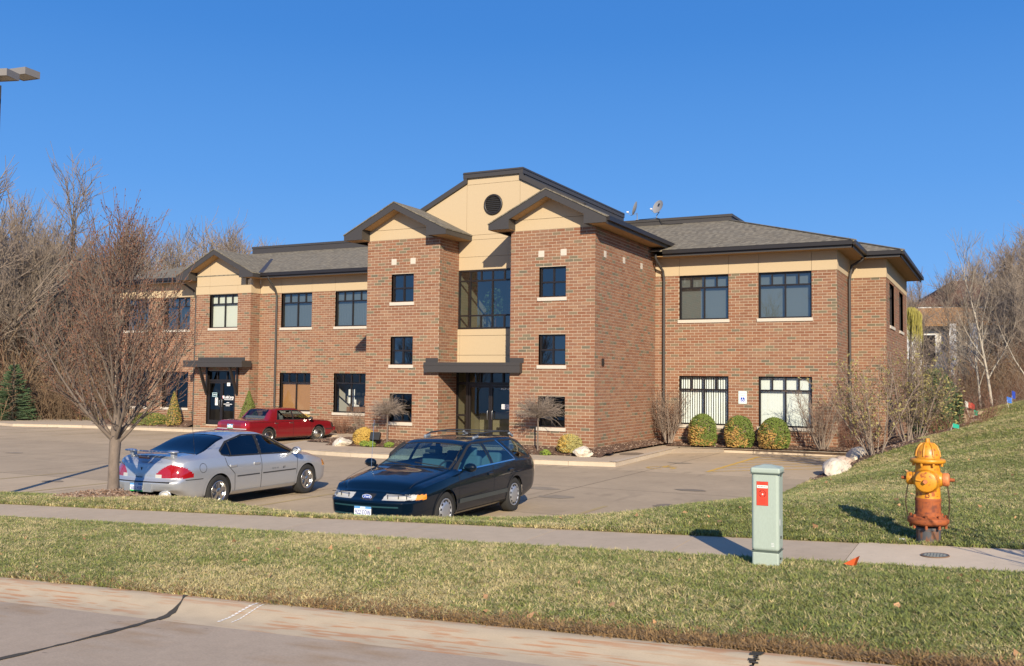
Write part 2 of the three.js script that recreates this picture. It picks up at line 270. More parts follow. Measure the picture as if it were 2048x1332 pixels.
{ // the tall stucco gable between and above the towers
  const z = ZR, c = -4.46;
  gablePanel([[-5.55 + J, 8.0], [-3.40 - J, 8.0], [-3.40 - J, 9.09], [-5.55 + J, 9.09]], z); gablePanel([[-5.55 + J, 9.10], [-3.40 - J, 9.10], [-3.40 - J, 9.36], [-5.55 + J, 9.36]], z);
  gablePanel([[-8.1, 7.26], [-5.55 - J, 7.26], [-5.55 - J, 9.12], [-8.1, 7.85]], z); gablePanel([[-3.40 + J, 7.26], [-.85, 7.26], [-.85, 7.85], [-3.40 + J, 9.12]], z);
  gablePanel([[-5.55 + J, 7.26], [-3.40 - J, 7.26], [-3.40 - J, 7.99], [-5.55 + J, 7.99]].map(([x, y]) => [x, y === 7.99 ? 8.0 : y]), z);
  panel(XLR, XT, 7.09, 7.25, z - .12, z); panel(XLR, XT, 6.475, 7.08, z - .12, z); panel(XLR, XT, 6.0, 6.465, z - .12, z);
  part(office, 'gable_backing', new GB().prism([V(XLR - 2, 7.0, z - .3), V(XT + 2, 7.0, z - .3), V(XT + 2, 7.8, z - .3), V(-3.3, 9.1, z - .3), V(-3.3, 9.3, z - .3), V(-5.6, 9.3, z - .3), V(-5.6, 9.1, z - .3), V(XLR - 2, 7.8, z - .3)], V(0, 0, .15)).box(XLR, 6.02, z - .3, XT, 7.0, z - .15).build(), MAT.stucco);
  // metal caps of that gable and its long flat top running back
  const cap = new GB(); cap.box(c - 1.21, 9.33, -11.46, c + 1.21, 9.545, z + .09);
  part(office, 'parapet_cap', cap.build(), MAT.bronze);
  part(office, 'parapet_side', new GB().box(c + 1.1, 8.0, -11.44, c + 1.18, 9.33, z - .13).box(c - 1.18, 8.0, -11.44, c - 1.1, 9.33, z - .13).build(), MAT.bronze);
  part(office, 'parapet_trim', new GB().box(c - 1.225, 9.47, -11.47, c + 1.225, 9.49, z + .10).build(), MAT.bronzeDark);
  for (const s of [-1, 1]) { part(office, 'parapet_corner', boxGeo(c + s * 1.06, 9.14, z + .003, c + s * 1.20, 9.332, z + .085), MAT.bronze); part(office, 'rake_cap', new GB().bar(V(c + s * 1.12, 9.21, z - .02), V(c + s * 3.5, 8.02, z - .02), .22, .17).build(), MAT.bronze); }
  // round louvred vent
  const vent = part(office, 'round_vent', new GB().geo(new THREE.TorusGeometry(.335, .045, 8, 40), MT(c, 8.31, z + .02)).build(), MAT.bronzeDark);
  part(vent, 'vent_backing', new GB().geo(new THREE.CircleGeometry(.33, 32), MT(c, 8.31, z + .004)).build(), MAT.black);
  for (let i = -4; i <= 4; i++) { const y = i * .07, w = Math.sqrt(Math.max(0, .32 * .32 - y * y)) * .98; part(vent, 'louvre', new GB().bar(V(c - w, 8.31 + y, z + .022), V(c + w, 8.31 + y, z + .022), .045, .012, V(0, .8, -.6)).build(), MAT.bronze); }
}
// square cast-stone accents
for (const [x, y] of [[-1.91, 6.245], [-1.105, 6.26], [-7.76, 6.25], [-6.95, 6.25]]) part(office, 'stone_square', boxGeo(x - .107, y - .107, -.05, x + .107, y + .107, .014), MAT.stone);
for (const z of [-.86, -2.64, -4.46]) part(office, 'stone_square', boxGeo(-.05, 6.14, z - .107, .014, 6.354, z + .107), MAT.stone);

// ---------- roofs ----------
function slab(name, pts, m, t = .05) { return part(office, name, new GB().prism(pts, V(0, -t, 0)).build(), m); }
const SL = .34, E0 = 6.93;
{
  const f = (z) => E0 + SL * z;
  slab('shingle_roof', [V(-4.46, f(0), -5.40), V(7.24, f(0), -5.40), V(1.64, f(5.6), -11), V(-4.46, f(5.6), -11)], MAT.roofFront);
  slab('shingle_roof', [V(-29.8, f(0), -5.73), V(-4.46, f(0), -5.73), V(-4.46, f(5.27), -11), V(-24.53, f(5.27), -11)], MAT.roofFront);
  slab('shingle_roof', [V(7.24, f(0), -5.40), V(7.24, f(0), -8.54), V(2.94, f(4.3), -12.84), V(1.64, f(5.6), -11)].map((p) => p), MAT.roofSide);
  slab('shingle_roof', [V(7.24, f(0), -8.54), V(8.50, f(0), -8.54), V(4.20, f(4.3), -12.84), V(2.94, f(4.3), -12.84)], MAT.roofFront);
  slab('shingle_roof', [V(8.50, f(0), -8.54), V(8.50, f(0), -18.6), V(4.2, f(4.3), -14.3), V(4.2, f(4.3), -12.84)], MAT.roofSide);
  slab('shingle_roof', [V(-29.8, f(0), -18.6), V(8.5, f(0), -18.6), V(4.2, f(4.3), -14.3), V(-24.5, f(4.3), -14.3)], MAT.roofFront);
  part(office, 'roof_deck', boxGeo(-24.5, 8.5, -14.5, 2.6, 8.62, -10.9), MAT.bronze);
  part(office, 'roof_parapet', new GB().box(-24.43, 8.70, -11.1, -5.7, 9.0, -10.98).box(-3.2, 8.74, -11.1, 1.66, 9.0, -10.98).box(1.54, 8.74, -14.2, 1.66, 9.0, -11.1).box(-24.43, 8.7, -14.2, -24.3, 9.0, -11.1).build(), MAT.bronze);
  part(office, 'parapet_cap', new GB().box(-24.46, 9.0, -11.12, -5.7, 9.11, -10.95).box(-3.2, 9.0, -11.12, 1.70, 9.11, -10.95).box(1.52, 9.0, -14.2, 1.70, 9.11, -11.12).build(), MAT.bronze);
  part(office, 'hip_ridge', new GB().bar(V(7.24, f(0) + .01, -5.4), V(1.64, f(5.6) + .01, -11), .2, .03).bar(V(8.5, f(0) + .01, -8.54), V(4.2, f(4.3) + .01, -12.84), .2, .03).build(), MAT.roofFront);
}
function gable(cx, hw, yA, zF, zB, xi, wallZ) {
  const s = .5, yE = yA - hw * s;
  for (const k of [-1, 1]) {
    slab('shingle_roof', k < 0 ? [V(cx, yA, zF + .03), V(cx, yA, zB), V(cx - hw - .02, yE, zB), V(cx - hw - .02, yE, zF + .03)] : [V(cx, yA, zF + .03), V(cx + hw + .02, yE, zF + .03), V(cx + hw + .02, yE, zB), V(cx, yA, zB)], MAT.roofSide, .04);
    const e = cx + k * hw, i = cx + k * xi, low = yE - .21, u = (x) => yA - Math.abs(x - cx) * s;
    const poly = [V(cx, yA - .043, zF - .04), V(e, yE - .043, zF - .04), V(e, low, zF - .04), V(i, low, zF - .04), V(i, u(i) - .28, zF - .04), V(cx, yA - .28, zF - .04)];
    part(office, 'rake_fascia', new GB().prism(poly, V(0, 0, .045)).build(), MAT.bronze);
    const ret = [V(e - k * .06, yE - .05 + .03, wallZ), V(e - k * .06, low + .004, wallZ), V(i, low + .004, wallZ), V(i, u(i) - .06, wallZ)];
    part(office, 'eave_return', new GB().prism(ret, V(0, 0, zF - .042 - wallZ)).build(), MAT.bronze);
    const sf = new GB(); // boarded soffit under the rake
    for (let a = .02; a < xi - .1; a += .128) { const b = Math.min(a + .12, xi - .06), A = cx + k * a, B = cx + k * b, q = [V(A, u(A) - .275, wallZ + .01), V(B, u(B) - .275, wallZ + .01), V(B, u(B) - .275, zF - .045), V(A, u(A) - .275, zF - .045)]; sf.prism(q, V(0, .03, 0)); }
    part(office, 'soffit', sf.build(), MAT.soffit);
    const side = new GB(), y = low - .004; // boards under the level eave along the side
    if (k > 0 || cx < -20) { const wx = cx + k * (hw - .6); for (let z = zF - .06; z > Math.max(zB, -6.4); z -= .13) side.box(wx, y, z - .122, e - k * .01, y + .02, z); }
    else for (let z = zF - .06; z > wallZ; z -= .13) side.box(i, y, z - .122, e, y + .02, z);
    part(office, 'soffit', side.build(), MAT.soffit);
    part(office, 'eave_fascia', boxGeo(e - k * .05, low, Math.max(zB, -7), e, yE - .05, zF - .045), MAT.bronze);
  }
}
gable(-1.545, 2.11, 8.34, .5, -9.3, 1.345, .0); gable(-7.475, 2.155, 8.34, .5, -9.3, 1.36, .0); gable(-21.56, 2.43, 8.13, -5.22, -9.6, 1.6, ZG);
part(office, 'valley_flashing', new GB().bar(V(-19.11, 6.94, -5.7), V(-21.4, 8.10, -9.2), .26, .02).build(), MAT.bronze);
// gutters: a trough under the shingle edge
function gutter(a, b, y, out) { const g = new GB(), o = out.clone().multiplyScalar(.055); g.bar(a.clone().setY(y - .075).add(o), b.clone().setY(y - .075).add(o), .10, .125); g.bar(a.clone().setY(y - .004).addScaledVector(out, .09), b.clone().setY(y - .004).addScaledVector(out, .09), .03, .022); part(office, 'gutter', g.build(), MAT.bronzeDark); const f = new GB(); f.bar(a.clone().setY(y - .125).addScaledVector(out, -.02), b.clone().setY(y - .125).addScaledVector(out, -.02), .04, .22); part(office, 'eave_fascia', f.build(), MAT.bronze); }
const EY = E0 - .01;
gutter(V(.5, 0, -5.45), V(7.19, 0, -5.45), EY, PZ); gutter(V(7.19, 0, -5.45), V(7.19, 0, -8.5), EY, PX); gutter(V(7.24, 0, -8.59), V(8.45, 0, -8.59), EY, PZ); gutter(V(8.45, 0, -8.59), V(8.45, 0, -18.5), EY, PX);
gutter(V(-19.1, 0, -5.78), V(XL - .02, 0, -5.78), EY, PZ); gutter(V(-29.8, 0, -5.78), V(-24.02, 0, -5.78), EY, PZ);
gutter(V(.56, 0, .42), V(.56, 0, -6.45), 7.28, PX);
{ // level soffits of the wings, board by board
  const s = new GB(), y = 6.70; const strip = (x0, x1, z0, z1) => { for (let x = x0; x < x1; x += .13) s.box(x, y, z0, Math.min(x + .122, x1), y + .02, z1); };
  strip(.0, 7.16, ZW + .02, -5.47); for (let z = ZW; z > ZS + .6; z -= .13) s.box(6.59, y, z - .122, 7.16, y + .02, z); strip(6.6, 8.42, ZS + .02, -8.61); for (let z = ZS; z > ZE; z -= .13) s.box(7.87, y, z - .122, 8.42, y + .02, z);
  strip(-19.6, XL - .02, ZL + .02, -5.80); strip(-29.8, -23.2, ZL + .02, -5.80);
  part(office, 'soffit', s.build(), MAT.soffit);
}
// downspouts with their elbows
function downspout(x, z, path, y0) { const p = path.map((q) => V(...q)); part(office, 'downspout', new GB().tube([...p, V(x, 5.9, z), V(x, y0, z)].reduce((a, q) => { if (a.length) { const l = a[a.length - 1], n = 3; for (let i = 1; i <= n; i++) a.push(l.clone().lerp(q, i / n)); } else a.push(q); return a; }, []), .052, 8, true).build(), MAT.bronze); }
downspout(.36, ZW + .07, [[.2, 6.80, -5.45], [.2, 6.62, -5.5], [.34, 6.2, -5.93]], -.1);
downspout(6.66, -8.55, [[7.15, 6.72, -8.5], [7.1, 6.6, -8.5], [6.75, 6.42, -8.55]], .1);
downspout(-18.62, ZL + .07, [[-18.7, 6.8, -5.78], [-18.7, 6.66, -5.8], [-18.63, 6.2, -6.2]], -.1);
downspout(-23.72, ZL + .07, [[-24.1, 6.78, -5.75], [-24.1, 6.64, -5.8], [-23.8, 6.3, -6.2]], -.1);

// ---------- windows ----------
const paneGeo = new Map();
function pane(parent, x0, x1, y0, y1, z, m, r) {
  const k = `${(x1 - x0).toFixed(2)},${(y1 - y0).toFixed(2)}`; if (!paneGeo.has(k)) paneGeo.set(k, new THREE.PlaneGeometry(x1 - x0, y1 - y0));
  const p = part(parent, 'pane', paneGeo.get(k), m); p.position.set((x0 + x1) / 2, (y0 + y1) / 2, z); p.rotation.set((r() - .5) * .006, (r() - .5) * .008, 0); return p;
}
const winR = rng(55);
// grid: xs at each row; rows from the bottom
function windowUnit(name, w, h, rows, o = {}) {
  const g = new THREE.Group(); g.name = name; office.add(g); const f = new GB(), D0 = -.16, D1 = -.09, B = o.border ?? .055;
  f.box(0, 0, D0, B, h, D1).box(w - B, 0, D0, w, h, D1).box(B, 0, D0, w - B, B, D1).box(B, h - B, D0, w - B, h, D1);
  for (let i = 0; i < rows.length; i++) {
    const { y0, y1, xs } = rows[i]; if (i) f.box(B, y0 - .028, D0 + .001, w - B, y0 + .028, D1 - .002);
    const lo = i ? y0 + .028 : B, hi = i + 1 < rows.length ? y1 - .028 : h - B, cuts = [B, ...xs, w - B];
    for (const x of xs) f.box(x - .026, lo, D0 + .002, x + .026, hi, D1 - .004);
    for (let k = 0; k + 1 < cuts.length; k++) pane(g, cuts[k] + (k ? .026 : 0), cuts[k + 1] - (k + 2 < cuts.length ? .026 : 0), lo, hi, -.135, o.glass ?? MAT.glass, winR);
  }
  part(g, 'frame', f.build(), MAT.frame);
  if (o.sill !== false) part(g, 'sill', boxGeo(-.05, -.115, -.1, w + .04, 0, .045), MAT.stone);
  if (o.blind) part(g, o.blindName ?? 'blind', o.blind(w, h), o.blindMat, 'stuff');
  return g;
}
const wing = (w, h, t = .45) => [{ y0: 0, y1: h - t, xs: [w / 2] }, { y0: h - t, y1: h, xs: [w / 4, w / 2, w * 3 / 4] }];
const four = (w, h) => [{ y0: 0, y1: h / 2, xs: [w / 2] }, { y0: h / 2, y1: h, xs: [w / 2] }];
function slats(turn, hw = .046) { const x0 = 0, x1 = 1, y1 = 1; return (w, h) => { const g = new GB(), n = Math.round(w / .088); for (let i = 0; i < n; i++) { const x = (i + .5) / n * w; if (x < x0 * w || x > x1 * w) continue; const c = Math.cos(turn) * hw, s = Math.sin(turn) * hw; g.prism([V(x - c, .02, -.24 - s), V(x + c, .02, -.24 + s), V(x + c, h * y1, -.24 + s), V(x - c, h * y1, -.24 - s)], V(s / 30, 0, -c / 30)); } return g.build(); }; }
function rollers(step, y0, y1) { return (w, h) => { const g = new GB(); for (let y = y0 * h; y < y1 * h; y += step) g.box(.03, y, -.235, w - .03, y + step * .9, -.22); return g.build(); }; }
function put(g, x, y, z, ry = 0) { g.position.set(x, y, z); g.rotation.y = ry; return g; }
for (const [x, w] of [[.938, 1.852], [3.873, 1.856]]) put(windowUnit('window', w, 1.643, wing(w, 1.643), { blind: slats(.1), blindMat: MAT.blindGrey }), x, UPR[0], ZW);
put(windowUnit('window', 1.852, 1.794, wing(1.852, 1.794, .5), { blind: slats(-.25, .027), blindMat: MAT.blindWhite, glass: MAT.glassClear }), .938, LOR[0], ZW);
put(windowUnit('window', 1.856, 1.794, wing(1.856, 1.794, .5), { blind: slats(.18), blindMat: MAT.blindWhite, glass: MAT.glassClear }), 3.873, LOR[0], ZW);
for (const z of [-10.45, -14.35]) put(windowUnit('window', 1.8, 1.65, wing(1.8, 1.65), { blind: slats(.3), blindMat: MAT.blindGrey }), 7.857, 4.30, z, Math.PI / 2);
for (const [x, w] of [[-1.983, .9665], [-7.859, .946]]) rowY.forEach(([a, b], i) => put(windowUnit('window', w, b - a, four(w, b - a), { glass: i === 2 ? MAT.glassDark : MAT.glass }), x, a, 0));
for (const x of [-18.391, -15.263]) {
  put(windowUnit('window', 1.803, 1.61, wing(1.803, 1.61), { blind: slats(.12), blindMat: MAT.blindGrey }), x, UPL[0], ZL);
  put(windowUnit('window', 1.803, 1.771, wing(1.803, 1.771), { glass: MAT.glassClear, ...(x < -17 ? { blind: rollers(.05, .02, .74), blindMat: MAT.blindWood } : {}) }), x, LOL[0], ZL);
}
put(windowUnit('window', 1.774, 1.61, wing(1.774, 1.61), { blind: rollers(1.7, .0, .98), blindMat: MAT.shadeGrey, blindName: 'roller_shade', glass: MAT.glassClear }), -22.268, UPL[0], ZG);
for (const x of [-25.938, -28.76]) { put(windowUnit('window', 1.754, 1.61, wing(1.754, 1.61), { blind: slats(.5), blindMat: MAT.blindGrey }), x, UPL[0], ZL); put(windowUnit('window', 1.754, 1.771, wing(1.754, 1.771), { glass: MAT.glassDark }), x, LOL[0], ZL); }
// stair window over the entrance
{ const X = (x) => x - XLR, w = XT - XLR, top = [X(-5.37), X(-4.92), X(-4.46), X(-3.98), X(-3.5)];
  put(windowUnit('stair_window', w, 2.14, [{ y0: 0, y1: .49, xs: top }, { y0: .49, y1: 1.74, xs: [top[0], top[2], top[4]] }, { y0: 1.74, y1: 2.14, xs: top }], { sill: false, border: .07 }), XLR, 3.86, ZR + .1);
}
// stucco spandrel below it
panel(XLR, -5.755, 2.62, 2.925, ZR - .12, ZR + .04); panel(-5.745, XT, 2.62, 2.925, ZR - .12, ZR + .04); panel(XLR, -5.755, 2.937, 3.625, ZR - .12, ZR + .04); panel(-5.745, XT, 2.937, 3.625, ZR - .12, ZR + .04); panel(XLR, -5.755, 3.637, 3.86, ZR - .12, ZR + .04); panel(-5.745, XT, 3.637, 3.86, ZR - .12, ZR + .04);
part(office, 'gable_backing', boxGeo(XLR, 2.62, ZR - .3, XT, 3.86, ZR - .13), MAT.stucco);
// main entrance: canopy, doors, side light
function canopy(x0, x1, y0, y1, zb, zf, plate) {
  const c = part(office, 'canopy', new GB().box(x0, y0, zf - .05, x1, y1, zf).box(x0, y0, zb, x0 + .05, y1, zf - .05).box(x1 - .05, y0, zb, x1, y1, zf - .05).box(x0 + .05, y0 + .05, zb, x1 - .05, y0 + .1, zf - .05).build(), MAT.bronze);
  part(c, 'canopy_trim', new GB().box(x0 - .012, y1 - .09, zf - .02, x1 + .012, y1 + .012, zf + .012).build(), MAT.bronze);
  part(c, 'canopy_top', boxGeo(x0 + .05, y1 - .06, zb, x1 - .05, y1 - .03, zf - .05), MAT.bronzeDark);
  for (const [a, b] of plate) part(c, 'wall_plate', boxGeo(a, y1, .012 + zb * 0 + (zb > -2 ? 0 : ZG + .0), b, y1 + .165, (zb > -2 ? 0 : ZG) + .035), MAT.bronze);
  return c;
}
canopy(-6.32, -2.58, 2.30, 2.63, ZR + .05, .2, [[-6.35, XLR], [XT, -2.52]]);
const sideCanopy = canopy(-23.22, -19.55, 2.52, 2.82, ZG + .012, -5.1, [[-22.9, -19.95]]);
for (const x of [-22.3, -20.38]) part(sideCanopy, "bracket", new GB().bar(V(x, 2.52, -5.2), V(x, 1.29, ZG + .06), .1, .1, V(0, .5, .8)).box(x - .05, 1.2, ZG + .01, x + .05, 2.52, ZG + .07).build(), MAT.bronzeDark);
function doorSet(name, x0, y0, z, w, h, cfg) {
  const g = new THREE.Group(); g.name = name; g.position.set(x0, y0, z); office.add(g);
  const f = new GB(), D0 = -.12, D1 = -.04; f.box(0, 0, D0, .06, h, D1).box(w - .06, 0, D0, w, h, D1).box(.06, h - .06, D0, w - .06, h, D1);
  for (const x of cfg.posts) f.box(x - .05, 0, D0 - .002, x + .05, h - .06, D1 + .002);
  f.box(.06, cfg.head - .05, D0 + .002, w - .06, cfg.head + .05, D1 - .002); for (const x of cfg.up ?? []) f.box(x - .025, cfg.head + .05, D0 + .003, x + .025, h - .06, D1 - .003);
  for (const [a, b] of cfg.bars ?? []) f.box(a, .95, D0 + .01, b, 1.02, D1);
  part(g, 'frame', f.build(), MAT.frame);
  for (const [a, b] of cfg.glass) { pane(g, a, b, .02, cfg.head - .05, -.1, cfg.mat ?? MAT.glassClear, winR); pane(g, a, b, cfg.head + .05, h - .06, -.1, cfg.mat ?? MAT.glassClear, winR); }
  for (const [a, b, hx] of cfg.doors) { const d = part(g, 'door', new GB().box(a, .01, -.11, a + .07, cfg.head - .055, -.055).box(b - .07, .01, -.11, b, cfg.head - .055, -.055).box(a + .07, .01, -.11, b - .07, .22, -.055).box(a + .07, cfg.head - .14, -.11, b - .07, cfg.head - .055, -.055).build(), MAT.frame); part(d, 'handle', new GB().tube([V(hx, .85, -.05), V(hx, .87, .0), V(hx, 1.15, .0), V(hx, 1.17, -.05)], .014, 6, true).build(), MAT.steel); }
  return g;
}
const mainDoor = doorSet('entrance', XLR, -.2, ZR + .12, XT - XLR, 2.55, { posts: [.46], head: 2.12, up: [1.0, 1.42, 1.9], bars: [[.06, .41]], glass: [[.06, .41], [.51, 1.40], [1.40, 2.75]], doors: [[.52, 1.40, 1.31], [1.405, 2.29, 1.5]], mat: MAT.glassDoor });
const sideDoor = doorSet('side_entrance', -22.33, -.21, ZG, 1.81, 2.57, { posts: [], head: 2.1, up: [.62, 1.22], glass: [[.06, .9], [.9, 1.75]], doors: [[.07, .9, .82], [.91, 1.74, .99]], mat: MAT.glassDark });
// lettering and notices on the door glass
function sheet(parent, name, w, h, pos, t, o = {}) { const m = new THREE.MeshStandardMaterial({ map: t, roughness: o.rough ?? .7, transparent: !!o.alpha, alphaTest: o.alpha ? .35 : 0 }); const p = part(parent, name, new THREE.PlaneGeometry(w, h), m); p.position.set(...pos); if (o.ry) p.rotation.y = o.ry; if (o.rx) p.rotation.x = o.rx; return p; }
sheet(mainDoor, 'lettering', .62, .16, [2.02, 1.965, -.09], print(256, 64, (c) => { c.fillStyle = '#e8ecec'; c.font = 'bold 54px serif'; c.textAlign = 'center'; c.fillText('103-205', 128, 50, 250); }), { alpha: true });
sheet(mainDoor, 'notice', .3, .17, [1.98, 1.32, -.09], print(128, 64, (c) => { c.fillStyle = '#e9e9ea'; c.fillRect(0, 0, 128, 64); c.fillStyle = '#667'; for (let i = 0; i < 4; i++) c.fillRect(8, 8 + i * 14, 90 + 20 * (i % 2), 6); }));
sheet(sideDoor, 'open_sign', .30, .19, [.48, 1.42, -.05], print(128, 80, (c) => { c.fillStyle = '#bfe3ea'; c.fillRect(0, 0, 128, 80); c.fillStyle = '#1d3140'; c.fillRect(8, 8, 112, 64); c.fillStyle = '#dff4f6'; c.font = 'bold 40px sans-serif'; c.textAlign = 'center'; c.fillText('OPEN', 64, 55, 104); }));
sheet(sideDoor, 'notice', .17, .36, [.60, 1.10, -.05], print(64, 128, (c) => { c.fillStyle = '#e8efee'; c.fillRect(0, 0, 64, 128); c.fillStyle = '#a33'; c.fillRect(12, 12, 10, 90); c.fillStyle = '#444'; c.fillRect(26, 12, 26, 12); c.fillRect(42, 24, 10, 80); }));
sheet(sideDoor, 'lettering', .74, .3, [1.32, 1.28, -.05], print(256, 104, (c) => { c.fillStyle = '#f4f4f4'; c.font = 'bold 60px sans-serif'; c.fillText('LabCorp', 44, 62, 208); c.beginPath(); c.moveTo(8, 18); c.lineTo(40, 18); c.lineTo(40, 64); c.lineTo(22, 64); c.closePath(); c.fill(); c.fillStyle = '#c22'; c.fillRect(6, 22, 8, 44); c.fillStyle = '#ddd'; c.fillRect(46, 76, 200, 9); }), { alpha: true });
sheet(sideDoor, 'lettering', .62, .24, [1.32, .97, -.05], print(192, 72, (c) => { c.fillStyle = '#e6e6e6'; c.fillRect(70, 6, 52, 9); c.fillRect(14, 28, 164, 8); c.fillRect(56, 50, 80, 8); }), { alpha: true });
sheet(sideDoor, 'number_plate', .19, .15, [1.34, 1.92, -.05], print(64, 48, (c) => { c.fillStyle = '#f2f2f2'; c.fillRect(0, 0, 64, 48); c.fillStyle = '#b33'; c.font = 'bold 30px sans-serif'; c.textAlign = 'center'; c.fillText('101', 32, 35); }));
// small wall fitting on the side of the right tower
part(office, 'wall_fitting', new GB().box(.008, 2.56, -.72, .06, 2.78, -.6).box(.06, 2.60, -.70, .08, 2.66, -.62).build(), MAT.bronzeDark);

// rooms behind the glass
function room(x0, x1, y0, y1, z0, z1, m = MAT.room) { // open towards +z
  part(office, 'room_wall', new GB().box(x0 - .05, y0, z0 - .05, x1 + .05, y1, z0).box(x0 - .05, y0, z0, x0, y1, z1).box(x1, y0, z0, x1 + .05, y1, z1).build(), m);
  part(office, 'room_floor', boxGeo(x0, y0 - .08, z0, x1, y0, z1), MAT.carpet); part(office, 'room_ceiling', boxGeo(x0, y1, z0, x1, y1 + .05, z1), m);
}
for (const [y0, y1] of [[-.2, 2.75], [3.5, 6.4]]) { room(.35, 3.2, y0, y1, -10.2, ZW - .29); room(3.3, 6.25, y0, y1, -10.2, ZW - .29); room(-19.4, -16.0, y0, y1, -10.5, ZL - .29); room(-15.9, -9.2, y0, y1, -10.5, ZL - .29); room(-28.8, -23.0, y0, y1, -10.5, ZL - .29); room(-22.9, -19.9, y0, y1, -10.5, ZG - .29); }
room(-2.75, -.3, -.2, 2.2, -4.5, -.29); room(-2.75, -.3, 2.3, 4.3, -4.5, -.29); room(-2.75, -.3, 4.4, 6.8, -4.5, -.29);
room(-8.6, -6.15, -.2, 2.2, -4.5, -.29); room(-8.6, -6.15, 2.3, 4.3, -4.5, -.29); room(-8.6, -6.15, 4.4, 6.8, -4.5, -.29);
room(XLR, XT, -.2, 2.45, -6.2, ZR - .02, MAT.roomBeige); room(XLR, XT, 3.6, 6.3, -5.2, ZR - .02, MAT.roomBeige);
{ // what one makes out through the glass
  const desk = thing('reception_desk', 'dark wooden reception counter seen through the main entrance glass', 'desk', [-5.2, -.2, -3.2]);
  part(desk, 'counter_top', boxGeo(-.62, 1.02, -.3, .9, 1.07, .35), MAT.wood); part(desk, 'counter_front', boxGeo(-.6, 0, -.25, .86, 1.02, .25), MAT.roomBeige);
  const cab = thing('office_cabinet', 'wooden cabinet with a monitor and papers behind the uncovered ground floor window', 'cabinet', [-14.4, -.2, -7.6]);
  part(cab, 'body', boxGeo(-.8, 0, -.3, .75, .95, .3), MAT.wood); part(cab, 'cupboard', boxGeo(.05, 1.0, -.28, .8, 1.5, .1), mat([.34, .13, .05], .6)); part(cab, 'monitor', boxGeo(-.5, 1.05, -.1, -.05, 1.6, -.02), MAT.black); part(cab, 'paper', new GB().box(-.78, .96, -.1, -.4, 1.28, -.07).box(-.95, 1.1, -.05, -.6, 1.75, -.03).build(), MAT.white);
  const pl = thing('potted_tree', 'leafy indoor tree standing behind the stair window above the entrance', 'plant', [-4.85, 3.6, -2.3]), r = rng(5), lf = new GB();
  part(pl, 'pot', new GB().geo(new THREE.CylinderGeometry(.2, .15, .35, 16), MT(0, .175, 0)).build(), mat([.4, .2, .12], .8)); part(pl, 'stem', new GB().tube([V(0, .3, 0), V(.04, .9, 0), V(0, 1.5, .05)], [.025, .02, .012], 6).build(), MAT.wood);
  for (let i = 0; i < 420; i++) { const a = r() * 6.28, h = .75 + r() * 1.05, q = .42 * Math.sin((h - .6) / 1.3 * Math.PI) * Math.sqrt(r()) + .04, p = V(Math.cos(a) * q, h, Math.sin(a) * q), e = EU(r() * 6, r() * 6, r() * 6); lf.quad(...[[0, -.05], [.03, 0], [0, .05], [-.03, 0]].map(([x, y]) => V(x, y, 0).applyQuaternion(e).add(p))); }
  part(pl, 'foliage', lf.build(), phys([.16, .30, .12], .8, { transmission: .3, thickness: 0 }));
}

